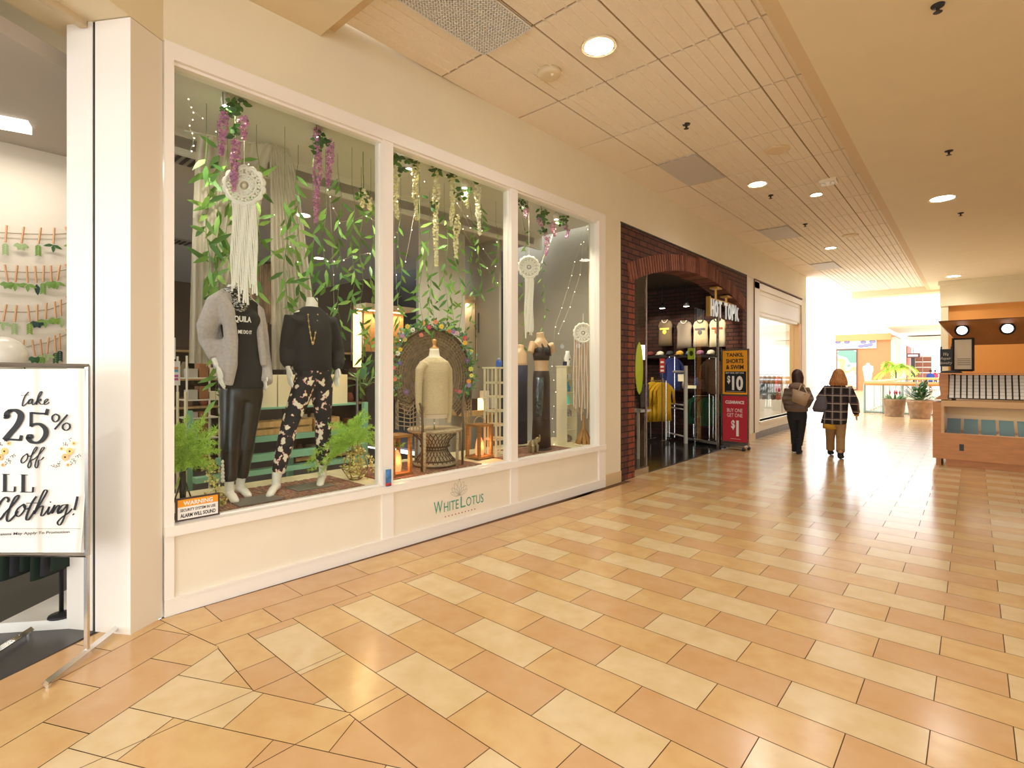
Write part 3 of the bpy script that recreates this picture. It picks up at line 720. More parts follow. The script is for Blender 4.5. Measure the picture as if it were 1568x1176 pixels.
part('cardigan',bm,CARD,t,.011,5,'light grey fluffy cardigan with pushed-up sleeves')
SCF=mat('black_white_scarf',(.02,.02,.02),.9)
def speckle(m,cols,scale,thr=.5,stretch=(1,1,1),tex='noise'):
    nt=m.node_tree; b=nt.nodes['Principled BSDF']; tc=nt.nodes.new('ShaderNodeTexCoord'); mp=nt.nodes.new('ShaderNodeMapping'); mp.inputs['Scale'].default_value=stretch
    nz=nt.nodes.new('ShaderNodeTexNoise' if tex=='noise' else 'ShaderNodeTexVoronoi'); nz.inputs['Scale'].default_value=scale
    r=nt.nodes.new('ShaderNodeValToRGB'); r.color_ramp.interpolation='CONSTANT'
    while len(r.color_ramp.elements)<len(cols): r.color_ramp.elements.new(.5)
    for e,(p,c) in zip(r.color_ramp.elements,cols): e.position=p; e.color=(*c,1)
    nt.links.new(tc.outputs['Object'],mp.inputs[0]); nt.links.new(mp.outputs[0],nz.inputs['Vector']); nt.links.new(nz.outputs[0],r.inputs[0]); nt.links.new(r.outputs[0],b.inputs['Base Color'])
speckle(SCF,[(0,(.015,.015,.015)),(.53,(.75,.73,.68))],48,stretch=(1,1,2.2))
bm=B()
for k in range(5):
    pts=[]
    for a in range(13):
        an=2*PI*a/12; r=.078+.009*k
        pts.append(q(360+k*1.2,449+k*4.6,.58)+FT*math.cos(an)*r-FN*(math.sin(an)*r*.8-.01*k)+Vector((0,0,.02*math.sin(an+k)-.02*k*max(0,math.sin(an)))))
    tube(bm,pts,.03,8)
sph(bm,q(367,466,.51),(.075,.06,.065),14)
part('scarf',bm,SCF,t,.009,3,'black and white patterned scarf')
# ---- figure in black blouse and printed trousers
J=JP(dict(neck=(478,456),base=(477,472),chest=(476,503),waist=(477,545),pelvis=(480,572),shR=(447,488,.56),elR=(440,535,.62),wrR=(441,562,.56),haR=(446,596,.50),
 shL=(505,492,.62),elL=(516,540,.66),wrL=(517,562,.6),haL=(514,596,.52),hipR=(468,586,.6),hipL=(492,586,.6),knR=(445,645,.57),knL=(495,645,.6),anR=(423,722,.52),anL=(494,716,.60),toR=(413,750,.40),toL=(490,744,.47)),.6)
for s in 'RL':
    J['to'+s].z=z_; J['an'+s].z=z_+.10
t=thing('mannequin','headless white mannequin in a black blouse and elephant-print trousers','mannequin',Vector((J['anL'].x,J['anL'].y,z_)))
bm=B(); body_parts(bm,J,0,hw=(.16,.125,.15)); part('figure',bm,MAN,t,.0075,3)
bm=B()
loft(bm,[(J['pelvis']+Vector((0,0,.02)),FT*.17,FN*.128),(J['waist']-Vector((0,0,.04)),FT*.185,FN*.14),(J['waist']+Vector((0,0,.0)),FT*.185,FN*.14),(J['chest']-Vector((0,0,.03)),FT*.185,FN*.14),(J['chest']+Vector((0,0,.03)),FT*.175,FN*.13),(J['chest']+(J['base']-J['chest'])*.72,FT*.16,FN*.09),(J['chest']+(J['base']-J['chest'])*.88,FT*.118,FN*.08),(J['base']+Vector((0,0,.012)),FT*.072,FN*.068)],22)
tube(bm,[J['shR']+(J['chest']-J['shR'])*.3,J['shR'],(J['shR']+J['elR'])/2,J['elR'],J['wrR']+(J['elR']-J['wrR'])*.35,J['wrR']],[.075,.073,.072,.068,.066,.036],14)
tube(bm,[J['shL']+(J['chest']-J['shL'])*.3,J['shL'],(J['shL']+J['elL'])/2,J['elL'],J['wrL']+(J['elL']-J['wrL'])*.2,J['wrL']-Vector((0,0,.03))],[.075,.073,.075,.07,.066,.036],14)
bl=part('blouse',bm,BKC,t,.011,6,'loose black V-neck blouse')
PR=mat('printed_cloth',(.01,.01,.012),.8)
speckle(PR,[(0,(.01,.01,.014)),(.57,(.80,.40,.36)),(.595,(.82,.76,.56)),(.70,(.85,.8,.62))],17,stretch=(1,1,1.0))
bm=B(); J2=dict(J)
J2['anR']=J['anR']+(J['knR']-J['anR'])*.12; J2['anL']=J['anL']+(J['knL']-J['anL'])*.14
body_parts(bm,J2,.02,parts=('legR','legL')); loft(bm,[(J['pelvis']-Vector((0,0,.12)),FT*.15,FN*.11),(J['pelvis']+Vector((0,0,.05)),FT*.17,FN*.125)],20)
tr=part('trousers',bm,PR,t,.011,4,'black trousers printed with cream elephants and pink stars')
GOLD=mat('gold_beads',hexc('D8B878'),.3,.6)
bm=B()
for k in range(34):
    s=k/33; x=(s-.5)*2; u=477+x*9*(1-abs(x)**3*.2)+2; v=528-46*abs(x)**1.15
    sph(bm,PW(u,v,.452+.06*abs(x)**2),.0065 if k%3 else .010,6)
obj('necklace',bm,GOLD,t,True,label='long gold beaded necklace')
# ---- rugs
RUG=mat('rag_rug',(.4,.2,.18),.95)
nt=RUG.node_tree; tc=nt.nodes.new('ShaderNodeTexCoord'); mp=nt.nodes.new('ShaderNodeMapping'); mp.inputs['Scale'].default_value=(1.2,24,1); nz=nt.nodes.new('ShaderNodeTexNoise'); nz.inputs['Scale'].default_value=3; nz.inputs['Detail'].default_value=2
r=nt.nodes.new('ShaderNodeValToRGB'); cols=['2A2028','8A3038','C9A070','4A2A28','7E6A58','B04A40','2F5A50','D8B890','5A2A4A']
while len(r.color_ramp.elements)<len(cols): r.color_ramp.elements.new(.5)
for i,(e,c) in enumerate(zip(r.color_ramp.elements,cols)): e.position=.3+.4*i/len(cols); e.color=(*hexc(c),1)
nt.links.new(tc.outputs['Object'],mp.inputs[0]); nt.links.new(mp.outputs[0],nz.inputs['Vector']); nt.links.new(nz.outputs[0],r.inputs[0]); nt.links.new(r.outputs[0],nt.nodes['Principled BSDF'].inputs[0])
def rug(t0,t1,w0,w1,label):
    bm=B(); n=40
    for k in range(n):
        a=t0+(t1-t0)*k/n; b=t0+(t1-t0)*(k+1)/n; e=.012*math.sin(k*2.3)
        fbox(bm,a,b-.0008,.5555,.567,w0+e,w1+e)
    return obj('rag_rug',bm,RUG,None,label=label,cat='rug')
rug(.42,1.62,.20,.85,'striped rag rug under the two mannequins in the left window')
rug(1.85,3.10,.22,.95,'dark striped rag rug under the peacock chair')
rug(3.50,4.75,.20,.80,'reddish rag rug under the figure in the right window')
# base plates of the mannequins
BP=mat('base_plate',hexc('6E675C'),.5)
for u,v,l in [(392,766,'grey base plate in front of the cardigan mannequin'),(475,745,'grey base plate under the floral-trousered mannequin')]:
    p=PZ(u,v,.568); bm=B(); tt,_,ww=tw(p); fbox(bm,tt-.17,tt+.17,.567,.574,ww-.13,ww+.13); obj('base_plate',bm,BP,None,label=l,cat='base plate')
# ---- curtains
SHEER=mat('sheer_fabric',hexc('EADFC8'),.9,alpha=.62)
def curtain(name,top,bot,w,label,vt,vb,fold=9):
    bm=B(); NU,NV=60,14; g=[]
    for j in range(NV+1):
        s=j/NV; row=[]
        for i in range(NU+1):
            x=i/NU; e=s**.6
            u=(top[0]+(top[1]-top[0])*x)*(1-e)+(bot[0]+(bot[1]-bot[0])*x)*e
            v=vt[0]+(vt[1]-vt[0])*x; vbb=vb[0]+(vb[1]-vb[0])*x
            row.append(bm.verts.new(PW(u,v+(vbb-v)*s,w+.03*math.sin(x*fold*2*PI+.7*math.sin(s*4))*(.4+.6*s))))
        g.append(row)
    for j in range(NV):
        for i in range(NU): bm.faces.new([g[j][i],g[j][i+1],g[j+1][i+1],g[j+1][i]])
    return obj(name,bm,SHEER,None,True,label,'curtain','sheer curtains in the left window')
curtain('sheer_curtain',(303,420),(289,376),.98,'wide sheer cream curtain behind the round macrame hanging',(205,222),(556,560))
curtain('sheer_curtain',(412,436),(416,489),.98,'sheer cream curtain gathered at the top behind the black-bloused mannequin',(213,216),(566,566))
bm=B(); tube(bm,[PW(x,y,.98) for x,y in [(283,200),(310,205),(400,222),(432,215),(480,225),(585,232)]],.006,6); obj('curtain_rod',bm,mat('rod_white',hexc('DDD8CC')),None,True,'thin white curtain rod strung across the left window','curtain rod')
# ---- hanging leaf vines
VG=[mat('vine_leaf_%s'%a,hexc(h),.5) for a,h in (('a','6C9A3E'),('b','4E7F34'),('c','88AE4C'))]
STEM=mat('vine_stem',hexc('5F7A3A'),.7)
def vine(u,v0,v1,w,label,L=.13,dens=1.0,sway=3):
    top=PW(u,v0,w); t=thing('leaf_vine',label,'hanging vine',top,'green leaf vines hanging in the shop window')
    n=max(6,int((v1-v0)/9)); pts=[PW(u+sway*math.sin(i*.55+u),v0+(v1-v0)*i/n,w+.03*math.sin(i*.8+u)) for i in range(n+1)]
    bm=B(); tube(bm,[Vector((pts[0].x,pts[0].y,3.715))]+pts,.0024,4); obj('stem',bm,STEM,t)
    bm=B()
    for i in range(1,n+1):
        if i<2: continue
        for k in range(int(round(2*dens))):
            an=random.uniform(0,2*PI); d=Vector((math.cos(an),math.sin(an),random.uniform(-1.9,-.3)))
            if random.random()<.2: d.z=.5
            nn=(CAMP-pts[i]).normalized()+Vector((random.uniform(-.6,.6),random.uniform(-.6,.6),random.uniform(-.3,.3)))
            leaf(bm,pts[i],d,nn,L*random.uniform(.8,1.3),L*.12,random.choice((0,0,1,2)),.25)
    obj('leaves',bm,VG,t,True); return t
for a in [(318,225,430,.62,'vine of long leaves at the left edge of the wide curtain',.17),(333,210,640,.85,'longest leaf vine hanging just behind the cardigan mannequin',.16),(349,235,420,.75,'leaf vine between the pink wisteria and the macrame circle',.14),(395,225,455,.7,'leaf vine at the right edge of the wide curtain',.15),
 (437,290,470,.55,'leaf vine over the left half of the gathered curtain',.15),(455,250,462,.8,'leaf vine behind the purple wisteria on the gathered curtain',.15),(478,340,455,.5,'leaf vine ending above the neck of the black-bloused mannequin',.15),(497,300,440,.7,'leaf vine along the right edge of the gathered curtain',.15),
 (520,255,570,.75,'leaf vine over the dark gap right of the curtain',.13),(540,285,470,.5,'leaf vine above the glowing column lamp',.14),(553,300,600,.85,'leaf vine hanging left of the glowing column lamp',.12),(569,290,560,.6,'leaf vine hugging the first white mullion',.13),
 (612,330,520,.8,'leaf vine at the left side of the middle window',.12),(645,330,500,.5,'leaf vine left of the tall cream wisteria',.13),(662,400,505,.7,'short leaf vine over the grey column',.13),(683,310,505,.6,'leaf vine over the middle of the grey column',.14),(705,350,500,.8,'leaf vine at the right face of the grey column',.13),
 (655,350,500,.9,'thin leaf vine crossing the left face of the grey column',.12),(692,380,500,.9,'leaf vine behind the two-tier wisteria',.12),(722,320,500,.95,'deep leaf vine left of the black picture frame',.11),(735,300,450,.8,'leaf vine beside the brightest wisteria',.12),(760,340,440,.6,'leaf vine near the second white mullion',.11),(803,330,540,.85,'leaf vine behind the oval dreamcatcher',.10),(832,380,640,.9,'fine leaf vine behind the figure in the right window',.08)]:
    vine(*a[:5],L=a[5]*1.05,dens=.72)
# ---- wisteria
PUR=[mat('wisteria_pink',hexc('D292B8'),.6),mat('wisteria_mauve',hexc('B070A6'),.6),mat('wisteria_pale',hexc('DDA9A8'),.6)]
CRM=[mat('wisteria_cream',hexc('F3E9B4'),.6),mat('wisteria_white',hexc('FBF6DA'),.6),mat('wisteria_ivory',hexc('DCD391'),.6)]
def wist(strands,w,cols,label,lv,group):
    u0,v0=strands[0][0],strands[0][1]; t=thing('wisteria',label,'hanging wisteria',PW(u0,v0,w),group)
    q0=PW(u0,v0-10,w); bm=B(); tube(bm,[Vector((q0.x,q0.y,3.715)),PW(u0,v0-24,w),PW(u0+1,v0-10,w),PW(u0,v0+4,w)],.004,5); obj('stem',bm,STEM,t)
    for (u,a,b) in strands:
        bm=B(); n=int((b-a)*2.6)
        for k in range(n):
            s=k/n; rr=.036*(1-.7*s)*(1+.25*math.sin(s*17+u))*min(1,.3+6*s); an=random.uniform(0,2*PI)
            p=PW(u+2*math.sin(s*3+u),a+(b-a)*s,w)+Vector((math.cos(an)*rr,math.sin(an)*rr,random.uniform(-.01,.01)))
            for m in range(2):
                x=Vector((random.gauss(0,1),random.gauss(0,1),random.gauss(0,1))).normalized()*.013; y=x.orthogonal().normalized()*.012
                face(bm,[p-x,p-y*.8,p+x,p+y],random.choice((0,0,1,2)))
        obj('blossom',bm,cols,t)
    bm=B()
    for (u,v,n) in lv:
        for k in range(n):
            an=random.uniform(0,2*PI); p=PW(u+random.uniform(-6,6),v+random.uniform(-9,9),w)
            leaf(bm,p,(math.cos(an),math.sin(an),random.uniform(-1,.3)),(CAMP-p)+Vector((random.uniform(-2,2),random.uniform(-2,2),0)),.075,.018,random.choice((0,1)))
    obj('leaves',bm,[VG[1],mat('vine_dark',hexc('3E6230'),.5)],t,True); return t
gp='pink wisteria hanging in the shop window'; gc='cream wisteria hanging in the shop window'
wist([(341,172,238),(374,178,212)],.32,PUR,'pink wisteria with dark leaves at the top of the left window',[(352,165,26),(366,160,10)],gp)
wist([(360,215,292)],.36,PUR,'pink wisteria falling onto the round macrame hanging',[(357,200,10)],gp)
wist([(484,195,232),(486,232,340),(504,215,285)],.32,PUR,'longest purple wisteria over the gathered curtain',[(492,210,26),(484,228,8)],gp)
wist([(607,255,335)],.30,CRM,'cream wisteria next to the first white mullion',[(606,245,16),(616,258,8)],gc)
wist([(638,240,336)],.30,CRM,'cream wisteria second from the first mullion, under one star-shaped leaf',[(635,245,14)],gc)
wist([(669,262,408)],.30,CRM,'longest cream wisteria, in the middle of the middle window',[(668,258,20),(662,312,8)],gc)
wist([(692,268,345),(700,330,395)],.30,CRM,'cream wisteria with two tiers left of the bright one',[(694,268,18),(703,295,14)],gc)
wist([(733,276,360)],.28,[CRM[1],CRM[1],CRM[0]],'brightest white wisteria near the second mullion',[(728,280,5)],gc)
wist([(714,295,318)],.36,CRM,'shortest cream wisteria, beside the brightest one',[(713,292,3)],gc)
wist([(556,290,318),(564,300,322)],.5,CRM,'small bunch of cream blossom above the column lamp',[(555,296,10)],gc)
wist([(828,335,350),(836,358,392),(847,340,362)],.32,PUR,'pink wisteria under bright yellow-green leaves in the right window',[(832,328,26),(833,348,10)],gp)
wist([(867,345,364)],.32,PUR,'small pink wisteria nearest the right window edge',[(864,338,18)],gp)
wist([(807,318,332)],.30,PUR,'tiny pink wisteria beside the second mullion',[(799,312,16)],gp)
# ---- macrame
MAC=mat('macrame_cotton',hexc('F5F0E2'),.95,bump=.8,nscale=60)
def macrame(u,v,r,w,fr,label,group=None,tan=False,name='macrame_hanging',n=18):
    c=PW(u,v,w); t=thing(name,label,'macrame hanging',c,group); m=MAC if not tan else mat('macrame_rose',hexc('CDA98A'),.95)
    ax=(Rv*.8+FT*.2).normalized(); up=Vector((0,0,1))
    pt=lambda a,rr:c+ax*math.cos(a)*rr+up*math.sin(a)*rr
    bm=B(); k_=MAC
    for rr,th in ((r,.016),(r*.62,.010),(r*.30,.010)): tube(bm,[pt(2*PI*i/40,rr) for i in range(41)],th*r/.14,6)
    for i in range(14):
        a=2*PI*i/14; tube(bm,[pt(a,r*.3),pt(a+.12,r*.62),pt(a,r)],.006*r/.14,5)
        for q_ in (.47,.82):
            tube(bm,[pt(a,r*(q_-.13)),pt(a+.16,r*q_),pt(a,r*(q_+.13)),pt(a-.16,r*q_),pt(a,r*(q_-.13))],.010*r/.14,5)
        tube(bm,[pt(a,r),pt(a+.11,r*1.09),pt(a+.22,r*1.12),pt(a+.34,r*1.09),pt(a+.44,r)],.011*r/.14,5)
    sph(bm,c,r*.12,8); obj('hoop',bm,MAC,t,True)
    bm=B(); tube(bm,[c+up*r,PW(u,fr[3],w)],.003,4); obj('cord',bm,MAC,t)
    for i in range(n):
        x=(i/(n-1)-.5)*2; s=c+ax*x*fr[0]-up*math.sqrt(max(0,r*r-(x*fr[0])**2)); L=fr[1]*random.uniform(.78,1.0)
        bm=B(); pts=[s-up*L*k/8+ax*(x*fr[2]*k/8+.006*math.sin(k+i)) for k in range(9)]
        tube(bm,pts,.0075 if not tan else .005,5); obj('fringe',bm,(MAC if (not tan or i%3==0) else m),t)
    return t
d374=(PW(374,284,.35)-CAMP).dot(Fv)
macrame(374,284,.14,.35,(.085,.80,.01,180),'large round white macrame hanging with long fringe in the left window','dreamcatchers in the windows')
macrame(810,409,.125,.30,(.05,.80,-.0,300),'oval-looking white macrame hanging beside the second mullion','dreamcatchers in the windows',n=14)
macrame(893,510,.125,.20,(.13,1.15,.01,480),'round dreamcatcher with rose and cream fringe at the right window edge','dreamcatchers in the windows',tan=True,n=22)
# ---- fairy lights
BULB=mat('fairy_bulb',(1,.85,.6),.5,emit=9,ecol=(1,.82,.55)); WIRE=mat('fairy_wire',hexc('CFC4A8'),.4,.3)
def fairy(pts,w,label):
    P_=[PW(u,v,w+.05*math.sin(i)) for i,(u,v) in enumerate(pts)]; t=thing('fairy_lights',label,'string lights',P_[0],'fairy light strings in the shop window')
    full=[]
    for i in range(len(P_)-1):
        for k in range(6):
            s=k/6; full.append(P_[i].lerp(P_[i+1],s)+Vector((0,0,-.012*math.sin(s*PI)))+Vector([random.uniform(-.004,.004)]*3))
    full.append(P_[-1]); bm=B(); tube(bm,full,.0012,4); obj('wire',bm,WIRE,t)
    bm=B()
    for i in range(0,len(full),3): sph(bm,full[i]+Vector((0,.006,-.006)),.0045,6)
    obj('bulbs',bm,BULB,t,kind='stuff')
fairy([(288,150),(296,170),(290,190),(296,210),(292,230)],.5,'short fairy light string at the top left corner of the left window')
fairy([(285,155),(330,200),(380,250),(410,300),(430,350),(455,400)],.8,'fairy light string crossing the wide curtain diagonally')
fairy([(500,290),(520,340),(560,330),(590,345)],.5,'fairy light string swagged beside the purple wisteria')
fairy([(490,395),(510,400),(540,392),(590,380)],.6,'fairy light string swagged above the glowing lamp')
fairy([(505,300),(510,420),(512,520),(508,600)],.7,'upright fairy light string in the dark gap of the left window')
fairy([(602,300),(606,420),(612,520)],.5,'upright fairy light string at the left of the middle window')
fairy([(620,400),(640,300),(660,250)],.5,'fairy light string rising to the longest cream wisteria')
fairy([(700,310),(740,380),(775,430)],.5,'fairy light string slanting down from the two-tier wisteria')
fairy([(708,350),(745,410),(778,450)],.6,'lower slanting fairy light string in the middle window')
fairy([(715,330),(760,370),(780,400)],.45,'upper slanting fairy light string in the middle window')
fairy([(905,330),(893,370),(888,420),(872,470),(855,510)],.4,'fairy light string along the right edge of the right window')
fairy([(898,345),(880,400),(870,440),(850,500),(845,560)],.5,'fairy light string crossing the grey wall in the right window')
fairy([(850,350),(838,380),(820,420),(812,470)],.5,'fairy light string under the bright leaves in the right window')
fairy([(845,560),(850,600),(846,640),(848,680)],.6,'fairy light string down beside the shelf tower')
# ================================================================ DISPLAY FURNITURE AND THE SHOP BEYOND
for i,(tt_,w_) in enumerate([(.5,.35),(1.25,.35),(2.2,.35),(2.95,.35),(3.9,.35),(4.6,.35)]):
    p=fw(tt_,3.70,w_); t=thing('spotlight',['first','second','third','fourth','fifth','sixth'][i]+' small spotlight from the left in the display window soffit','spotlight',p,'display window spotlights')
    bm=B(); lathe(bm,[(.035,-.07),(.04,-.02),(.02,.02)],p,14); obj('housing',bm,WHITE,t,True)
    bm=B(); lathe(bm,[(.028,-.071),(.028,-.069)],p,14); obj('lens',bm,LAMP,t)
    spot('spotlight_lamp',p-Vector((0,0,.08)),fw(tt_+.1,1.2,.6),95,(1,.90,.72),125,.04,.8)
# shop ceiling lamps
for n,(x,y) in enumerate([(-6.3,3.2),(-8.5,1.8),(-8.5,4.6),(-7.4,.6),(-11,3),(-6.6,5.4)]):
    downlight('downlight',['','','','','',''][n]+['shop downlight right behind the curtains','shop downlight deep in the room to the left','shop downlight deep behind the middle window','shop downlight near the garland wall','rearmost lit downlight in the shop ceiling','shop downlight behind the grey column'][n],x,y,SHC,.08,45,'downlights in the shop ceiling')
# air diffusers in the shop ceiling
for u,v,l in [(277,240,'square slotted air diffuser in the shop ceiling seen at the left window edge'),(275,369,'far linear air diffuser low in the left window')]:
    p=PZ(u,v,SHC); t=thing('air_diffuser',l,'vent',p); bm=B(); box(bm,(p.x-.16,p.y-.16,SHC-.02),(p.x+.16,p.y+.16,SHC)); obj('frame',bm,mat('diffuser_grey',hexc('9A9288'),.5),t)
    for k in range(4):
        bm=B(); box(bm,(p.x-.13,p.y-.12+k*.07,SHC-.03),(p.x+.13,p.y-.09+k*.07,SHC-.02)); obj('slot',bm,BLK,t)
WOOD=mat('brown_wood',hexc('A8743C'),.5,noise=.35,nscale=6,stretch=(1,1,8)); WOODH=mat('light_wood',hexc('C9A26A'),.5,noise=.2,nscale=5,stretch=(1,8,1))
GREEN=mat('mint_green_paint',hexc('86BFA2'),.5,noise=.06,nscale=10); CARDB=mat('cream_box',hexc('E8DCB8'),.6)
# green stepped shelf
t=thing('green_shelf','long mint green slatted shelf behind the mannequins','shelf',fw(1.0,0,1.55))
def plank(u0,v0,u1,v1,w,hh,dd,nm='shelf_board',m=GREEN):
    a,b=PW(u0,v0,w),PW(u1,v1,w); z=(a.z+b.z)/2; ta,tb=tw(a)[0],tw(b)[0]
    bm=B(); fbox(bm,ta,tb,z-hh,z,w,w+dd); obj(nm,bm,m,t); return z,ta,tb
za,ta,tb=plank(383,624,548,618,1.45,.02,.3)
zb,_,_=plank(355,672,560,655,1.30,.055,.10); plank(355,672,560,655,1.42,.05,.10)
zc,_,_=plank(340,700,560,682,1.22,.06,.16)
zd,_,_=plank(300,730,560,700,1.22,.05,.1)
for tt_ in (.55,1.5,2.4):
    bm=B(); fbox(bm,tt_,tt_+.05,0,za,1.5,1.56); obj('leg',bm,GREEN,t)
# cream boxes on the shelf
prev=['leftmost cream storage box on the green shelf','second cream storage box on the green shelf','third cream storage box, behind the hand of the blouse mannequin','rightmost cream storage box on the green shelf']
for i,(u0,u1) in enumerate([(390,424),(426,458),(460,494),(498,532)]):
    a,b=PW(u0,600,1.47),PW(u1,600,1.47); bm=B(); fbox(bm,tw(a)[0],tw(b)[0],za,za+.33,1.47,1.72); obj('storage_box',bm,CARDB,None,label=prev[i],cat='box',group='cream boxes on the green shelf')
for i,(u0,u1,l) in enumerate([(388,432,'left wooden crate on the green shelf'),(440,478,'middle wooden crate on the green shelf'),(482,520,'right wooden crate on the green shelf')]):
    a,b=PW(u0,640,1.34),PW(u1,640,1.34); t2=thing('wooden_crate',l,'crate',(a+b)/2,'crates on the green shelf'); t0,t1=tw(a)[0],tw(b)[0]
    for q in range(2):
        for ww in (1.34,1.55):
            bm=B(); fbox(bm,t0,t1,zb+.005+q*.075,zb+.06+q*.075,ww,ww+.012); obj('slat',bm,WOODH,t2)
    for tq in (t0,t1-.02): bm=B(); fbox(bm,tq,tq+.02,zb,zb+.14,1.352,1.55); obj('end_post',bm,WOODH,t2)
# wall of beaded strips behind
BEAD=mat('driftwood_beads',hexc('8E7764'),.8,noise=.5,nscale=22,stretch=(1,1,.3))
t=thing('beaded_screen','brown screen of vertical driftwood strips hanging between the curtains','screen',PW(403,470,2.3))
for k in range(22):
    u=386+k*1.6; bm=B(); tube(bm,[PW(u,404,2.3+.04*(k%2)),PW(u,440,2.3),PW(u,494+random.uniform(-3,3),2.3)],[.012,.02,.014],6); obj('strip',bm,BEAD,t)
a=PW(384,402,2.3);b=PW(424,402,2.3); bm=B(); tube(bm,[a,b],.015,6); tube(bm,[a,Vector((a.x,a.y,SHC))],.005,4); tube(bm,[b,Vector((b.x,b.y,SHC))],.005,4); obj('rail',bm,BLK,t)
def led(u0,v0,u1,v1,w,pw,label,h=.06,z2=None):
    a,b=PW(u0,v0,w),PW(u1,v1,w); t=thing('lit_wall_shelf',label,'shelf',(a+b)/2); t0,t1=tw(a)[0],tw(b)[0]; z=(a.z+b.z)/2
    bm=B(); fbox(bm,t0,t1,z,z+h,w,w+.3); obj('board',bm,mat('shelf_cream',hexc('C9B596'),.6),t)
    bm=B(); fbox(bm,t0,t1,z-.6,z+h,w+.3,w+.33); obj('back_panel',bm,mat('wood_back',hexc('9A6E40'),.6,noise=.2,nscale=5),t)
    bm=B(); fbox(bm,t0+.02,t1-.02,z-.012,z-.002,w+.25,w+.265); obj('light_strip',bm,mat('led_strip',(1,.75,.4),.5,emit=10,ecol=(1,.72,.36)),t)
    c=fw((t0+t1)/2,z-.04,w+.2); area('led_light',c,.04,abs(t1-t0),pw,(1,.72,.4)); return t
led(384,490,425,489,2.6,9,'warm lit shelf between the curtains of the left window')
led(560,470,636,478,2.4,12,'warm lit wall shelf left of the grey column in the middle window')
led(712,462,762,459,1.9,10,'warm lit shelf right of the grey column in the middle window')
# glowing column lamp
t=thing('column_lamp','glowing yellow column lamp behind the hanging vines','lamp',PW(547,560,1.35))
a=PW(547,478,1.35); b=PW(547,562,1.35)
bm=B(); tube(bm,[a,b],.045,16); obj('shade',bm,mat('column_glow',(1,.72,.3),.5,emit=3.2,ecol=(1,.66,.25)),t,True)
for du in (-9,9):
    bm=B(); tube(bm,[PW(547+du,478,1.35),PW(547+du,552,1.35)],.008,5); obj('rod',bm,BLK,t)
bm=B(); tube(bm,[PW(536,478,1.35),PW(558,478,1.35)],.006,5); obj('crossbar',bm,BLK,t); bm=B(); lathe(bm,[(.12,0),(.11,.02),(.015,.03),(.015,b.z)],(b.x,b.y,0),16); obj('base',bm,BLK,t,True)
point('column_light',a.lerp(b,.5)-FN*.12,10,(1,.7,.35),.08)
# column in the shop
p=PW(676,400,1.7); bm=B(); c0=PW(641,400,1.62);c1=PW(672,400,1.5);c2=PW(712,400,1.62)
e=c2-c1; poly=[Vector((c1.x,c1.y,0)),Vector((c2.x,c2.y,0)),Vector((c2.x-.5,c2.y+.12,0)),Vector((c0.x-.25,c0.y+.3,0)),Vector((c0.x,c0.y,0))]
extr(bm,poly,(0,0,SHC+.1)); obj('column',bm,mat('column_grey',hexc('C2BBAD'),.7),kind='structure',norm=True)
# tropical plant in pot beside the lamp
def bigplant(u,v,w,R_,L,n,label,zb_,m,name='potted_plant',wd=.25,pot=True):
    p=PW(u,v,w); t=thing(name,label,'plant',(p.x,p.y,zb_)); bm=B()
    for k in range(n):
        an=2*PI*k/n+random.uniform(-.3,.3); el=random.uniform(.2,1.3); d=Vector((math.cos(an)*math.cos(el),math.sin(an)*math.cos(el),math.sin(el)))
        q=p+d*R_*random.uniform(.25,1); tube(bm,[Vector((p.x,p.y,p.z-.05)),q],.006,4,1); leaf(bm,q,d+Vector((0,0,-.3)),Vector((0,0,1)),L,L*wd,0,.3)
    obj('foliage',bm,[m,STEM],t,True)
    if pot:
        bm=B(); lathe(bm,[(.09,0),(.13,.22),(.135,.24),(.11,.24),(.02,.2)],(p.x,p.y,zb_),20); obj('pot',bm,mat('dark_pot',hexc('3A342E'),.6),t,True)
        bm=B(); tube(bm,[Vector((p.x,p.y,zb_+.18)),p],.016,6); obj('stem',bm,mat('trunk_brown',hexc('5A4630'),.8),t)
    return t
DKG=mat('deep_green_leaf',hexc('2C5A2A'),.4)
bigplant(556,590,1.85,.18,.26,14,'dark broad-leaved plant under the glowing column lamp',0,DKG,wd=.26)
# asparagus ferns
FERN=mat('fern_green',hexc('A2CC48'),.6); FERN2=mat('fern_light',hexc('C2E268'),.6)
def fern(u,v,w,tips,label,zb_,dens=1.):
    p=PW(u,v,w); t=thing('asparagus_fern',label,'plant',(p.x,p.y,zb_)); bm=B()
    for (tu,tv) in tips:
        e=PW(tu,tv,w+random.uniform(-.12,.12)); mid=(p+e)/2+Vector((0,0,.10)); pts=[]
        for k in range(15):
            s=k/14; pts.append(p*(1-s)**2+mid*2*s*(1-s)+e*s*s)
        tube(bm,pts,.0022,4,0)
        for k in range(3,15):
            for q in range(int(5*dens)):
                d=Vector((random.gauss(0,1),random.gauss(0,1),random.gauss(0,1))).normalized(); L=.055*(1.15-k/15)+.014
                d=(d+(pts[k]-pts[k-1]).normalized()*.8).normalized(); pp=pts[k]
                tip=pp+d*L; n_=d.orthogonal().normalized()*.0018
                face(bm,[pp-n_,pp+n_,tip+n_*.4],random.choice((0,1)))
                for r_ in range(5):
                    s=.2+.16*r_; d2=(d+Vector((random.gauss(0,1),random.gauss(0,1),random.gauss(0,1)))*.6).normalized(); b_=pp+d*L*s
                    n2=d2.orthogonal().normalized()*.0016; face(bm,[b_-n2,b_+n2,b_+d2*.02],random.choice((0,1)))
    obj('fronds',bm,[FERN,FERN2],t); return t,p
tips=[(262+random.uniform(0,72),random.uniform(645,722)) for _ in range(52)]+[(330,655),(312,640),(285,640),(270,655),(318,690),(262,660)]
t,p=fern(280,722,.25,tips,'bright green asparagus fern in the lower left corner of the window',.556,1.0)
bm=B()
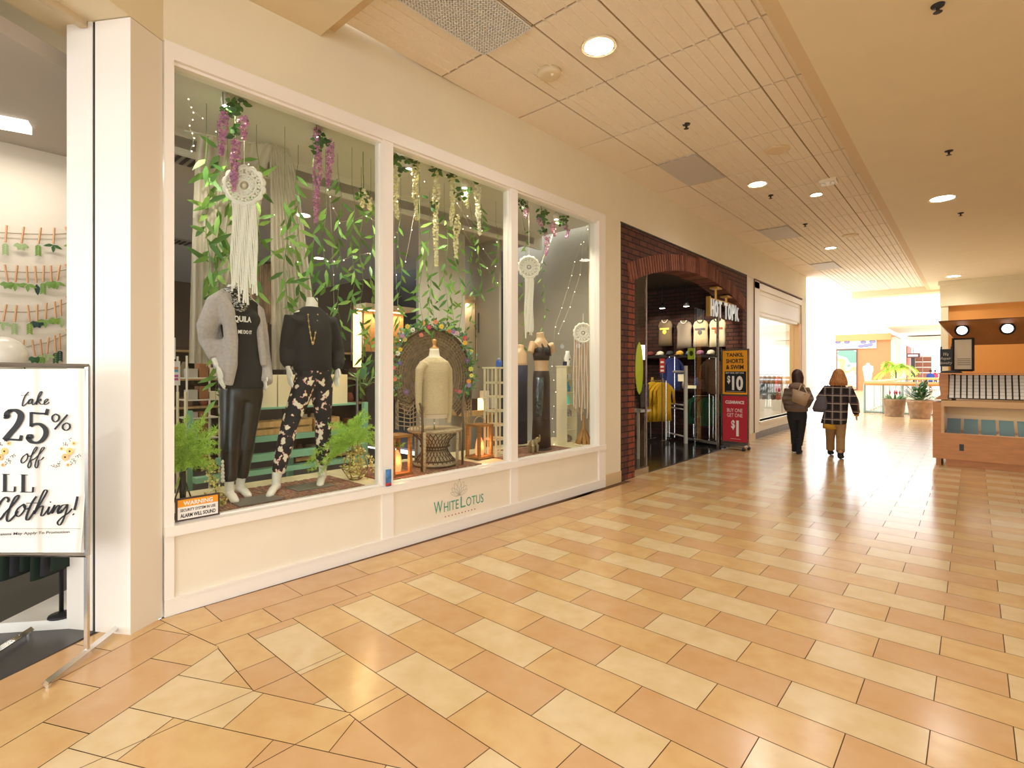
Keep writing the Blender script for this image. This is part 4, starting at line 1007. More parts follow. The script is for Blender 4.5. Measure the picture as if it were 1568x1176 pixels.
for (du,dv) in [(-9,30),(6,32),(12,28)]: leaf(bm,PW(278,722,.25),PW(278+du,722+dv,.27)-PW(278,722,.25),FT,.17,.02)
obj('lower_fronds',bm,FERN,t)
bm=B(); c=PW(280,758,.25); tube(bm,[Vector((c.x,c.y,.556)),p],.02,8); lathe(bm,[(.13,0),(.13,.015),(.02,.02)],(c.x,c.y,.556),20)
for a in range(4): tube(bm,[Vector((c.x+.09*math.cos(a*PI/2),c.y+.09*math.sin(a*PI/2),.56)),Vector((p.x,p.y,p.z-.02))],.005,5)
obj('plant_stand',bm,BLK,t,True)
tips=[(480,700),(472,712),(485,690),(500,680),(507,655),(520,650),(530,665),(545,645),(560,640),(555,660),(575,668),(578,660),(565,672),(548,675),(512,690),(500,705),(478,722),(490,720),(532,650),(540,655),(525,690),(557,634),(570,680),(495,700),(505,672)]*2
t,p=fern(540,682,.55,[(a+random.uniform(-6,6),b+random.uniform(-6,6)) for a,b in tips],'asparagus fern spreading over the geometric wire vase',.556)
bm=B(); tube(bm,[Vector((p.x,p.y,.70)),p],.006,6); obj('main_stem',bm,STEM,t)
# geometric wire vase with yellow blossom
c=PW(544,732,.55); t=thing('wire_vase','gold geometric wire vase holding yellow blossom','vase',(c.x,c.y,.556))
GM=mat('brass_wire',hexc('8A7440'),.35,.9); ring=lambda r,z:[Vector((c.x+r*math.cos(k*PI/3),c.y+r*math.sin(k*PI/3),z)) for k in range(6)]
bm=B(); r0,r1,r2=ring(.055,.562),ring(.12,.66),ring(.035,.93)
for k in range(6):
    for A_,B_ in ((r0[k],r0[(k+1)%6]),(r1[k],r1[(k+1)%6]),(r0[k],r1[k]),(r1[k],r2[k]),(r2[k],r2[(k+1)%6])): tube(bm,[A_,B_],.0045,5)
obj('frame',bm,GM,t)
YB=[mat('yellow_blossom',hexc('E3D27A'),.6),mat('pale_blossom',hexc('F0E6A8'),.6),mat('olive_blossom',hexc('B9AE4E'),.6)]
def blossoms(bm,pts,rr,n,sz=.013):
    for k in range(n):
        s=random.random()*(len(pts)-1); i=int(s); p=pts[i].lerp(pts[min(i+1,len(pts)-1)],s-i); r=rr[i] if isinstance(rr,list) else rr
        p=p+Vector((random.gauss(0,1),random.gauss(0,1),random.gauss(0,.6)))*r*.5
        x=Vector((random.gauss(0,1),random.gauss(0,1),random.gauss(0,1))).normalized()*sz; y=x.orthogonal().normalized()*sz*.9
        face(bm,[p-x,p-y*.8,p+x,p+y],random.choice((0,0,1,2)))
bm=B(); blossoms(bm,[Vector((c.x,c.y,z)) for z in (.9,.8,.72,.66,.62)],[.06,.10,.12,.1,.1],330); blossoms(bm,[Vector((c.x,c.y,.9)),PW(566,700,.5),PW(573,722,.45)],.03,70); obj('blossom',bm,YB,t)
c=PW(325,700,.30); t=thing('blossom_spray','cascading cream yellow blossom spray beside the fern','flowers',PW(332,770,.3))
bm=B(); pts=[PW(u,v,.30) for u,v in [(296,705),(310,702),(322,712),(326,735),(332,758),(340,772)]]; blossoms(bm,pts,.05,300,.012); obj('blossom',bm,YB,t)
bm=B(); tube(bm,[PW(283,722,.25)]+pts,.004,5); obj('stem',bm,STEM,t)
# white postcard stand and wire shelf at the left inside
t=thing('leaflet_stand','pale leaflet stand with a pictured card at the left window edge','stand',PW(268,690,1.4))
for u in (262,272,284):
    a,b=PW(u,600,1.4),PW(u,700,1.4); bm=B(); tube(bm,[Vector((a.x,a.y,a.z)),Vector((a.x,a.y,0))],.012,6); obj('post',bm,CARDB,t)
bm=B(); extr(bm,[PW(258,553,1.38),PW(276,553,1.38),PW(276,590,1.38),PW(258,590,1.38)],FN*.01); obj('card',bm,WI,t,norm=True)
for k,(c_,v) in enumerate([('E58A5A',562),('5FA8C8',566),('C2549A',574),('C2549A',579)]):
    bm=B(); extr(bm,[PW(260,v,1.375),PW(273,v,1.375),PW(273,v+3.5,1.375),PW(260,v+3.5,1.375)],FN*.003); obj('print',bm,mat('print_%s'%c_,hexc(c_),.6),t,norm=True)
bm=B(); extr(bm,[PW(258,517,1.42),PW(269,517,1.42),PW(269,550,1.42),PW(258,550,1.42)],FN*.01); obj('framed_sign',bm,[mat('pale_sign',hexc('D8DCCB'),.5)],t,norm=True)
t=thing('wire_rack','white wire rack with shelves of grey cards and boxes','rack',PW(310,690,1.9))
WR=mat('rack_white',hexc('CFC6B4'),.5)
ta,tb=tw(PW(286,600,1.9))[0],tw(PW(336,600,1.9))[0]
for tq in (ta,tb):
    for ww in (1.9,2.2): bm=B(); p=fw(tq,0,ww); tube(bm,[p,p+Vector((0,0,1.75))],.01,6); obj('post',bm,WR,t)
for v in (578,612,640,672):
    z=PW(300,v,1.9).z; bm=B(); fbox(bm,ta,tb,z-.012,z,1.9,2.2); obj('shelf_board',bm,WR,t)
n=0
cn_=['white gift box','grey gift box','small cream box','flat brown box','pale box with a printed label','squat grey box','tall brown box','small white box']
for v in (578,612,672):
    z=PW(300,v,1.9).z
    for q in range(3 if v<670 else 2):
        a=ta+.03+q*(tb-ta)/3.1; bm=B(); hh=random.uniform(.07,.17) if v<670 else .26; fbox(bm,a,a+(tb-ta)/3.6,z,z+hh,1.95,2.1)
        obj('gift_box',bm,[mat('box_grey',hexc('A79F95'),.7),mat('box_cream',hexc('D8CCB0'),.7),mat('box_brown',hexc('8B5A35'),.7)][(n*2)%3],None,label=cn_[n]+', %s rack shelf, %s'%({578:'top',612:'middle',672:'lowest'}[v],['left','centre','right'][q]),cat='box',group='boxes on the wire rack'); n+=1
# big dark shelving masses at the back of the shop
DW=mat('dark_wood',hexc('4A3426'),.7,noise=.3,nscale=4)
for n,(x,y,wd,l) in enumerate([(-8.2,-.4,1.2,'dark shelving unit of stock deep in the shop on the left'),(-9.5,2.6,1.6,'dark shelving unit of stock deep in the shop, behind the beaded screen'),(-8.6,4.8,1.4,'dark shelving unit of stock behind the column lamp')]):
    t=thing('shelving_unit',l,'shelf',(x,y,0),'dark shelving units in the shop')
    for yy in (y-wd/2,y+wd/2-.04): bm=B(); box(bm,(x-.2,yy,0),(x+.2,yy+.04,2.0)); obj('side_panel',bm,DW,t)
    bm=B(); box(bm,(x-.2,y-wd/2,0),(x-.18,y+wd/2,2.0)); obj('back_panel',bm,DW,t)
    for k in range(5): bm=B(); box(bm,(x-.18,y-wd/2+.04,.1+k*.45),(x+.2,y+wd/2-.04,.13+k*.45)); obj('shelf_board',bm,WOODH,t)
    for k in range(4):
        for q in range(5):
            yy=y-wd/2+.12+q*(wd-.2)/5; hh=random.uniform(.12,.3); bm=B(); c_=random.choice(['8A7A66','B8A888','6A4A3A','C8B898','7A8A80','A05A40'])
            if (k+q)%2: box(bm,(x-.1,yy,.13+k*.45),(x+.12,yy+.16,.13+k*.45+hh))
            else: lathe(bm,[(.05,0),(.075,hh*.4),(.05,hh*.8),(.03,hh)],(x,yy+.08,.13+k*.45),12)
            obj('stock_piece',bm,mat('stock_'+c_,hexc(c_),.7),t,(k+q)%2==0)
# ---- peacock chair
CANE=mat('brown_cane',hexc('A38C6C'),.6,noise=.3,nscale=30); CANED=mat('dark_cane',hexc('5E4A34'),.6); CANEP=mat('pale_cane',hexc('B8A482'),.65,noise=.35,nscale=25,stretch=(1,1,3))
WC=.55; cc=PW(666,655,WC); t=thing('peacock_chair','tall woven cane peacock chair with an hourglass base','chair',(cc.x,cc.y,.568))
def CB(u,v,dw=0): return PW(u,v,WC+.22+dw)
ang0=math.radians(-50); 
def oval(a,s): 
    return (661+ (61*math.sin(a))*s, 572-75*math.cos(a)*s+6)
bm=B(); NR=56
A_=[-2.45+4.9*k/NR for k in range(NR+1)]
tube(bm,[CB(*oval(a,1),-.05) for a in A_],.016,8); obj('back_rim',bm,CANED,t,True)
bm=B()
for k,a in enumerate(A_): 
    tube(bm,[CB(*oval(a,.10),.06),CB(*oval(a,.55),.04),CB(*oval(a,1.0),-.05)],.0055,4)
for r in [.16+.06*i for i in range(14)]: tube(bm,[CB(*oval(a,r),.055-.1*r*r) for a in A_],.0075 if int(r*100)%3 else .011,4)
obj('back_weave',bm,CANE,t)
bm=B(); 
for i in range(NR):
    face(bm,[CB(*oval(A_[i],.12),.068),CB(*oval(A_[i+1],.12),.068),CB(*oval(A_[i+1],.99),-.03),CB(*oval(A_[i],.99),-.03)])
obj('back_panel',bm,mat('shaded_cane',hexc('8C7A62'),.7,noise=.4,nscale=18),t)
zs=PW(668,657,WC-.1).z
bm=B(); lathe(bm,[(.29,zs-.035),(.305,zs-.01),(.29,zs)],(cc.x,cc.y,0),30); obj('seat',bm,CANEP,t,True)
bm=B(); hz=.568; H_=zs-.04-hz; prof=[(.23,0),(.235,.03),(.215,.05),(.15,H_*.38),(.13,H_*.5),(.16,H_*.75),(.26,H_)]
lathe(bm,[(r,hz+z) for r,z in prof],(cc.x,cc.y,0),36); obj('pedestal',bm,CANEP,t,True)
bm=B()
for k in range(28):
    for sg in (-1,1):
        pts=[]
        for i in range(9):
            s=i/8; z=H_*s; 
            for (r0_,z0_),(r1_,z1_) in zip(prof,prof[1:]):
                if z0_<=z<=z1_+1e-9: rr=r0_+(r1_-r0_)*(z-z0_)/(z1_-z0_)
            a=2*PI*k/28+sg*s*.9; pts.append(Vector((cc.x+(rr+.003)*math.cos(a),cc.y+(rr+.003)*math.sin(a),hz+z)))
        tube(bm,pts,.0042,4)
for z in (.0,.05,H_*.45,H_*.55): 
    rr=[r for r,zz in prof if zz>=z-1e-6][0]; tube(bm,[Vector((cc.x+rr*math.cos(a),cc.y+rr*math.sin(a),hz+z+.01)) for a in [2*PI*k/32 for k in range(33)]],.009,5)
obj('pedestal_lattice',bm,CANED,t)
for nm,(us,ue,w0) in dict(arm=(606,646,.30),arm_=(722,708,.45)).items():
    L_=[(us,590,WC+.2),(us+(ue-us)*.1,610,WC+.12),(us+(ue-us)*.55,618,WC),(us+(ue-us)*.8,608 if us<650 else 600,WC-.1),(ue,625,WC-.18),(ue+1,655,WC-.2),(ue,722,WC-.2)]
    bm=B(); tube(bm,[PW(*q) for q in L_],.013,7); obj('arm',bm,CANED,t,True)
    bm=B()
    for k in range(9):
        s=k/8; i=min(int(s*4),3); f_=s*4-i; q0=PW(*L_[i]).lerp(PW(*L_[i+1]),f_); q1=Vector((q0.x,q0.y,zs)); 
        if q0.z>q1.z: tube(bm,[q0,q1],.006,4)
    for h in range(1,7):
        pts=[]
        for k in range(9):
            s=k/8; i=min(int(s*4),3); f_=s*4-i; q0=PW(*L_[i]).lerp(PW(*L_[i+1]),f_); pts.append(Vector((q0.x,q0.y,zs+(q0.z-zs)*h/7)))
        tube(bm,pts,.006,4)
    obj('arm_weave',bm,CANE,t)
for u,w in ((637,.72),(650,.28),(700,.30),(708,.72)):
    p=PW(u,690,w); bm=B(); tube(bm,[Vector((p.x,p.y,.57)),Vector((p.x,p.y,zs))],.016,8); obj('leg',bm,CANEP,t,True)
# ---- floral garland over the chair
t=thing('flower_garland','garland of mixed orange, pink and white flowers draped over the peacock chair','garland',CB(661,500,-.1))
gp_=[(602,600),(601,575),(602,550),(607,528),(616,512),(630,502),(648,496),(668,496),(688,500),(703,510),(713,525),(720,545),(723,565),(722,585),(716,600),(704,606)]
pts=[PW(u,v,WC+.10) for u,v in gp_]; bm=B()
for i in range(len(pts)-1):
    for k in range(34):
        p=pts[i].lerp(pts[i+1],random.random())+Vector((random.gauss(0,.022),random.gauss(0,.03),random.gauss(0,.025)))
        leaf(bm,p,(random.gauss(0,1),random.gauss(0,1),random.gauss(0,1)),(CAMP-p),.05,.011,random.choice((0,1,2)))
obj('foliage',bm,[VG[0],VG[1],mat('blue_leaf',hexc('6E9A8A'),.6)],t,True)
random.seed(11)
fl=[(602,563,'E0608A'),(609,541,'F4EEDC'),(616,515,'C490C0'),(632,505,'F6F2E6'),(624,500,'E8D35A'),(648,495,'F0A86A'),(645,513,'F08A7A'),(657,501,'D84A78'),(667,493,'F0926A'),(676,500,'F4D04A'),(688,507,'F08040'),(694,508,'9A6AC0'),(712,520,'B0406A'),(712,525,'F6C23A'),(712,518,'E84A5A'),(722,538,'E8D860'),(716,552,'7A5A8A'),(721,565,'D8E05A'),(718,584,'F5A33A'),(718,590,'A88AC8'),(704,600,'E8708A'),(698,598,'B85A6A'),(604,580,'F08060'),(612,556,'6A5AB8'),(620,520,'E0D070'),(601,545,'D07A4A'),(613,535,'E8C830'),(700,510,'F0C0C8'),(722,575,'F0E070'),(622,600,'8A6AA0')]
for k,(u,v,c_) in enumerate(fl):
    p=PW(u,v,WC+.055); d=(CAMP-p).normalized(); sx=d.orthogonal().normalized(); sy=d.cross(sx); bm=B(); r_=random.uniform(.020,.030)
    for q in range(8):
        a=2*PI*q/8; dd=sx*math.cos(a)+sy*math.sin(a); leaf(bm,p+dd*.004,dd+d*.35,d,r_,.009,0,.5)
    sph(bm,p+d*.006,.006,6,1); obj('flower',bm,[mat('petal_'+c_,hexc(c_),.6),mat('flower_heart',hexc('D8A030'),.6)],t,True)
# ---- dress form in beige sweater on the chair
KN=mat('beige_knit',hexc('D8C49C'),.95,bump=.8,nscale=35,stretch=(1,1,5),noise=.10)
b0=PW(665,600,WC-.12); sx_=(Rv*.75+FT*.25).normalized(); sb=Vector((sx_.y,-sx_.x,0)); sb=-sb if sb.dot(FN)<0 else sb
t=thing('dress_form','white dress form in a beige knitted sweater on the peacock chair','dress form',Vector((b0.x,b0.y,zs)))
Z=lambda v:PW(665,v,WC-.12)
sc=(PW(665,600,WC-.12)-CAMP).dot(Fv)/FPX
bm=B(); loft(bm,[(Z(640),sx_*.14,sb*.09),(Z(600),sx_*.13,sb*.09),(Z(566),sx_*.15,sb*.095),(Z(552),sx_*.13,sb*.08),(Z(545),sx_*.06,sb*.055),(Z(537),sx_*.05,sb*.048),(Z(534),sx_*.05,sb*.048)],20); obj('torso',bm,mat('linen_form',hexc('F2E4CC'),.8),t,True)
bm=B(); lathe(bm,[(.045,0),(.047,.01),(.02,.02),(.016,.05),(.026,.08),(.02,.10),(.0,.105)],Z(534)-Vector((0,0,0)),16); obj('neck_cap',bm,mat('turned_wood',hexc('D49A52'),.4),t,True)
bm=B(); q=Z(640); tube(bm,[q,Vector((q.x,q.y,zs))],.008,8); obj('pole',bm,CHR,t,True)
bm=B(); w_=lambda px:px*sc
loft(bm,[(Z(634),sx_*w_(22.5),sb*.115),(Z(615),sx_*w_(22),sb*.115),(Z(590),sx_*w_(21.5),sb*.11),(Z(568),sx_*w_(23),sb*.115),(Z(554),sx_*w_(21),sb*.10),(Z(547),sx_*w_(11),sb*.07)],24)
zz_=lambda u,v:PW(u,v,WC-.12)
tube(bm,[zz_(650,556),zz_(643,566),zz_(641,590),zz_(641,620),zz_(644,636)],[.05,.048,.04,.034,.03],12); tube(bm,[zz_(680,556),zz_(686,566),zz_(688,590),zz_(688,620),zz_(686,648)],[.05,.048,.04,.034,.032],12)
part('sweater',bm,KN,t,.01,4,'beige ribbed sweater with keyhole neck')
# ---- wooden lanterns with salt lamps
SALT=mat('salt_lamp_glow',hexc('E8703A'),.6,emit=1.3,ecol=(1,.33,.12),noise=.3,nscale=14)
def lantern(u,v,w,hh,ww,label,top=True):
    c=PW(u,v,w); c.z=.568; t=thing('wooden_lantern',label,'lantern',c,'wooden lanterns in the middle window')
    for a in (-1,1):
        for b in (-1,1):
            bm=B(); q=c+FT*a*ww+FN*b*ww; box(bm,(q.x-.016,q.y-.016,c.z),(q.x+.016,q.y+.016,c.z+hh)); obj('post',bm,WOOD,t)
    for z in (0,hh-.025):
        bm=B(); fbox(bm,tw(c)[0]-ww-.02,tw(c)[0]+ww+.02,c.z+z,c.z+z+.025,tw(c)[2]-ww-.02,tw(c)[2]+ww+.02); obj('panel',bm,WOOD,t)
    if top: bm=B(); tube(bm,[c+Vector((0,0,hh))+FT*ww*.9*math.cos(PI*k/8)+Vector((0,0,.09*math.sin(PI*k/8))) for k in range(9)],.006,5); obj('handle',bm,mat('rope',hexc('C9A878'),.9),t)
    s=thing('salt_lamp','glowing pink salt rock lamp inside the '+('right' if top else 'left')+' wooden lantern','lamp',c+Vector((0,0,.025)),'salt lamps'); bm=B()
    loft(bm,[(c+Vector((0,0,.03)),FT*.05,FN*.05),(c+Vector((.004,0,.10)),FT*.058,FN*.055),(c+Vector((0,.006,.18)),FT*.05,FN*.045),(c+Vector((0,0,.24)),FT*.025,FN*.025)],9); obj('rock',bm,SALT,s,True)
    point('salt_light',c-FN*.085+Vector((0,0,.15)),1.6,(1,.4,.15),.03); return t
lantern(734,700,.55,.40,.10,'square wooden lantern with rope handle right of the peacock chair')
lantern(606,715,.42,.40,.10,'wooden lantern cut off by the first white mullion',False)
bm=B(); c=PW(600,682,.42)
for k in range(120):
    an=random.uniform(0,2*PI); leaf(bm,c+Vector((random.gauss(0,.05),random.gauss(0,.05),-.02+random.random()*.04)),(math.cos(an),math.sin(an),random.uniform(-.3,.8)),(0,0,1),.06,.012,0)
obj('moss_plant',bm,VG[2],None,True,'small yellow-green plant on top of the left lantern','plant')
# salt lamp further back on a wooden table
t=thing('side_table','rough wooden side table right of the peacock chair, inside the shop','table',PW(735,640,1.3))
z=PW(735,628,1.3).z; t0,t1=tw(PW(716,628,1.25))[0],tw(PW(758,628,1.25))[0]
bm=B(); fbox(bm,t0,t1,z-.07,z,1.25,1.58); obj('table_top',bm,WOODH,t)
for a in (t0+.03,t1-.09):
    bm=B(); fbox(bm,a,a+.06,0,z-.07,1.28,1.34); obj('leg',bm,WOODH,t)
c=PW(735,622,1.36); c.z=z; s=thing('salt_lamp','brightly glowing salt rock lamp on the wooden side table','lamp',c,'salt lamps')
bm=B(); loft(bm,[(c,FT*.06,FN*.06),(c+Vector((0,0,.08)),FT*.07,FN*.06),(c+Vector((0,0,.16)),FT*.03,FN*.03)],9); obj('rock',bm,mat('bright_salt',(1,.5,.2),.6,emit=4,ecol=(1,.5,.2)),s,True)
for u,ht,l in ((743,.26,'taller slanted white paper bag on the wooden side table'),(756,.17,'shorter white paper bag on the wooden side table')):
    bm=B(); c=PW(u,622,1.42); fbox(bm,tw(c)[0]-.03,tw(c)[0]+.08,z,z+ht,1.42,1.50); obj('paper_bag',bm,mat('paper_white',hexc('D8D0C0'),.8),None,label=l,cat='bag')
bm=B(); c=PW(722,615,1.36); fbox(bm,tw(c)[0]-.08,tw(c)[0]+.08,z,z+.16,1.32,1.46); obj('planter_box',bm,DW,None,label='dark wooden planter box at the left end of the side table',cat='planter')
# leaf-patterned wall panel with frame
t=thing('wallpaper_panel','pale panel with green leaf pattern behind a small black picture frame','panel',PW(740,500,1.85))
bm=B(); extr(bm,[PW(728,464,1.88),PW(764,461,1.88),PW(764,552,1.88),PW(728,552,1.88)],FN*.02); obj('board',bm,mat('panel_cream',hexc('CFB98C'),.7),t,norm=True)
bm=B()
for k in range(60):
    p=PW(random.uniform(730,763),random.uniform(468,548),1.872); leaf(bm,p,(FT*random.gauss(0,.6)+Vector((0,0,1))),-FN,.11,.014,0,.05)
obj('leaf_pattern',bm,VG[0],t)
bm=B(); tube(bm,[PW(728,464,1.86),PW(728,552,1.86),PW(764,552,1.86)],.01,4); obj('edge_bar',bm,BLK,t)
t=thing('picture_frame','small black picture frame hanging on the leaf-patterned panel','picture frame',PW(742,508,1.82))
bm=B()
for a,b in (((733,480),(751,479)),((751,479),(751,509)),((751,509),(733,509)),((733,509),(733,480))): tube(bm,[PW(*a,1.83),PW(*b,1.83)],.014,4)
obj('frame',bm,BLK,t); bm=B(); extr(bm,[PW(734,481,1.84),PW(750,480,1.84),PW(750,508,1.84),PW(734,508,1.84)],FN*.008); obj('picture',bm,mat('picture_paper',hexc('C9BEB2'),.6),t,norm=True)
bm=B(); extr(bm,[PW(744,527,1.84),PW(755,527,1.84),PW(755,541,1.84),PW(744,541,1.84)],FN*.008); obj('price_card',bm,mat('picture_paper',hexc('C9BEB2')),None,label='small pale card pinned under the black picture frame',cat='card',norm=True)
# ---- cream lattice tower with blue bottle
t=thing('lattice_tower','narrow cream lattice tower beside the second mullion','shelf tower',PW(767,705,.45)); LC=mat('cream_lacquer',hexc('EFE4C0'),.4)
t0,t1=tw(PW(757,640,.45))[0],tw(PW(776,640,.45))[0]; ztp=PW(767,562,.45).z; w0,w1=.42,.42+(t1-t0)
bm=B(); fbox(bm,t0-.012,t1+.012,ztp-.02,ztp,w0-.012,w1+.012); obj('top',bm,LC,t); bm=B(); fbox(bm,t0-.015,t1+.015,.556,.60,w0-.015,w1+.015); obj('base',bm,LC,t)
for a in (t0,t1-.02):
    for b in (w0,w1-.02): bm=B(); fbox(bm,a,a+.02,.6,ztp-.02,b,b+.02); obj('post',bm,LC,t)
bm=B()
for k in range(1,6):
    z=.6+(ztp-.62)*k/6
    for b in (w0,w1-.012): fbox(bm,t0,t1,z-.012,z+.012,b,b+.012)
    for a in (t0,t1-.012): fbox(bm,a,a+.012,z-.012,z+.012,w0,w1)
for k in (1,2):
    a=t0+(t1-t0)*k/3
    for b in (w0,w1-.01): fbox(bm,a-.005,a+.005,.6,ztp-.02,b,b+.01)
    b=w0+(w1-w0)*k/3
    for a_ in (t0,t1-.01): fbox(bm,a_,a_+.01,.6,ztp-.02,b-.005,b+.005)
obj('lattice',bm,LC,t)
c=fw((t0+t1)/2,ztp,w0+.06); t=thing('perfume_bottle','small blue bottle on top of the cream lattice tower','bottle',c); bm=B(); lathe(bm,[(.035,0),(.038,.02),(.036,.07),(.015,.085)],c,16); obj('body',bm,mat('blue_glass',hexc('3A62B8'),.15),t,True); bm=B(); lathe(bm,[(.014,.085),(.016,.11),(.0,.112)],c,12); obj('cap',bm,mat('pale_blue',hexc('B8C8E0'),.3),t,True)
# ---- right window: dancer figure
WD=.42
J=JP(dict(neck=(827,509),base=(828,519),chest=(829,540),waist=(829,562),pelvis=(830,578),shR=(816,526),elR=(812,540),wrR=(812,541),shL=(843,528),elL=(846,541),wrL=(846,542)),WD)
SK=mat('tan_mannequin',hexc('D8B48C'),.5)
t=thing('bust_figure','beige torso figure in a black lace bralette and long brown sequin skirt','mannequin',Vector((J['pelvis'].x,J['pelvis'].y,.568)))
bm=B(); body_parts(bm,J,0,parts=('torso','neck'),hw=(.125,.095,.115),dp=(.09,.075,.09))
for s in 'RL': tube(bm,[J['chest']*.3+J['sh'+s]*.7,J['sh'+s],J['el'+s]],[.045,.05,.042],12)
part('figure',bm,SK,t,.008,3)
bm=B(); loft(bm,[(PW(829,552,WD),FT*.118,FN*.088),(J['chest'],FT*.14,FN*.102),(PW(829,532,WD),FT*.13,FN*.094)],20); bra=obj('bralette',bm,mat('black_lace',(.03,.02,.02),.7),t,True)
for s in (-1,1): bm=B(); tube(bm,[PW(829,545,WD)+FT*s*.06-FN*.105,PW(829,533,WD)+FT*s*.06-FN*.09,J['base']+FT*s*.05],.014,6); obj('strap',bm,mat('black_lace',(.03,.02,.02)),bra,True)
bm=B(); pz=lambda v:PW(829,v,WD)
loft(bm,[(Vector((pz(600).x,pz(600).y,.60)),FT*.15,FN*.11),(pz(640),FT*.135,FN*.10),(pz(600),FT*.135,FN*.10),(pz(578),FT*.128,FN*.098),(pz(568),FT*.12,FN*.088)],24); sk=obj('skirt',bm,mat('brown_skirt',hexc('2E1A12'),.45,noise=.2,nscale=9),t,True)
bm=B(); loft(bm,[(PW(825,637,WD-.07),FT*.06,FN*.04),(PW(826,610,WD-.075),FT*.068,FN*.04),(PW(827,578,WD-.07),FT*.065,FN*.04)],16); obj('sequin_panel',bm,mat('silver_sequins',hexc('5E6A72'),.22,.8,noise=.9,nscale=26,bump=1),sk,True)
bm=B(); c=pz(690); c.z=.568; lathe(bm,[(.14,0),(.14,.012),(.03,.03),(.03,.1)],c,22); obj('foot_plate',bm,mat('brown_skirt',hexc('2E1A12')),t,True)
# second bare bust further left in the same window
J=JP(dict(neck=(797,528),base=(796,536),chest=(795,556),waist=(795,580),pelvis=(795,600)),.85)
t=thing('bust_figure','pale torso figure in dark clothes half hidden by the second mullion','mannequin',Vector((J['pelvis'].x,J['pelvis'].y,.57)))
bm=B(); body_parts(bm,J,0,parts=('torso','neck'),hw=(.13,.10,.12),dp=(.09,.075,.09)); part('figure',bm,SK,t,.009,3)
bm=B(); c=J['pelvis']; loft(bm,[(Vector((c.x,c.y,.60)),FT*.13,FN*.1),(c+Vector((0,0,.04)),FT*.13,FN*.1),(J['chest']-Vector((0,0,.03)),FT*.14,FN*.1)],18); obj('dress',bm,mat('navy_cloth',hexc('23243A'),.8),t,True)
# ---- narrow shelf tower with trinkets
t=thing('shelf_tower','slim cream six-shelf tower in the right window','shelf tower',PW(873,685,.45))
t0,t1=tw(PW(865,640,.45))[0],tw(PW(881,640,.45))[0]; w0,w1=.42,.60; zt=PW(873,560,.45).z; ZB=.60
bm=B(); fbox(bm,t0-.02,t1+.02,.556,ZB,w0-.02,w1+.02); obj('base',bm,LC,t); bm=B(); fbox(bm,t0-.012,t1+.012,zt-.014,zt,w0-.01,w1+.01); obj('top',bm,LC,t)
for a in (t0,t1-.014): bm=B(); fbox(bm,a,a+.014,ZB,zt-.014,w0,w1); obj('side_panel',bm,LC,t)
sh=[ZB+(zt-.014-ZB)*k/6 for k in range(6)]
for z in sh[1:]: bm=B(); fbox(bm,t0+.014,t1-.014,z-.008,z,w0,w1); obj('shelf_board',bm,LC,t)
tm=(t0+t1)/2
def trinket(name,label,prof,z,m,dt=0,cat='ornament',seg=16):
    c=fw(tm+dt,z,w0+.08); bm=B(); lathe(bm,prof,c,seg); return obj(name,bm,m,None,True,label,cat)
trinket('stone_ornament','brown agate stone on the lowest shelf of the slim tower',[(.05,0),(.07,.03),(.06,.07),(.01,.10)],sh[0],mat('agate',hexc('8A7868'),.3,noise=.5,nscale=20))
for k in range(4): trinket('essence_bottle',['first','second','third','fourth'][k]+' small dark-capped bottle from the left on the slim tower',[(.014,0),(.014,.05),(.006,.055),(.010,.06),(.010,.09),(0,.092)],sh[1],[CARDB,BLK][0] if k%2 else mat('bottle_pale',hexc('D8CFC0'),.3),-.055+.036*k,'bottle',10)
c=fw(tm-.03,sh[2],w0+.06); bm=B(); fbox(bm,tm-.075,tm+.02,sh[2],sh[2]+.11,w0+.04,w0+.07); obj('pattern_card',bm,mat('pattern_card',hexc('B8B8B8'),.5,noise=.9,nscale=30),None,label='square black and white card on the slim tower',cat='card')
trinket('red_candle','small red candle beside the patterned card',[(.03,0),(.03,.08),(0,.081)],sh[2],mat('red_wax',hexc('A85A4A'),.5),.045,'candle')
trinket('turquoise_crystal','bright turquoise crystal on the fourth shelf of the slim tower',[(.05,0),(.045,.07),(.03,.12),(.0,.14)],sh[3],mat('turquoise',hexc('58D8C0'),.2,emit=.25),-.02,'crystal',7)
trinket('blue_bottle','blue glass bottle on the fifth shelf of the slim tower',[(.04,0),(.045,.06),(.02,.10),(.015,.14)],sh[4],mat('teal_glass',hexc('4AA8C8'),.15),0,'bottle')
trinket('small_jar','white lidded jar on the top inner shelf of the slim tower',[(.03,0),(.035,.05),(.03,.06),(.03,.075),(0,.076)],sh[5],WI,.03,'jar')
trinket('grey_jar','grey jar beside the white lidded jar on the slim tower',[(.03,0),(.033,.06),(.025,.07)],sh[5],mat('jar_grey',hexc('A89A8A'),.4),-.04,'jar')
c=fw(tm+.02,zt,w0+.09); t=thing('necklace_bust','white necklace bust with a dark pendant on top of the slim tower','necklace bust',c)
bm=B(); loft(bm,[(c+Vector((0,0,.0)),FT*.045,FN*.03),(c+Vector((0,0,.02)),FT*.03,FN*.02),(c+Vector((0,0,.10)),FT*.075,FN*.035),(c+Vector((0,0,.15)),FT*.05,FN*.03),(c+Vector((0,0,.18)),FT*.03,FN*.028),(c+Vector((0,0,.21)),FT*.03,FN*.028)],16); obj('bust',bm,WI,t,True)
bm=B(); sph(bm,c+Vector((0,0,.09))-FN*.036,.012,8); obj('pendant',bm,mat('navy_stone',hexc('20304A'),.2),t,True)
bm=B(); fbox(bm,tm-.09,tm-.05,zt,zt+.06,w0+.05,w0+.09); obj('ring_box',bm,mat('navy_stone',hexc('20304A')),None,label='tiny navy box beside the necklace bust',cat='box')
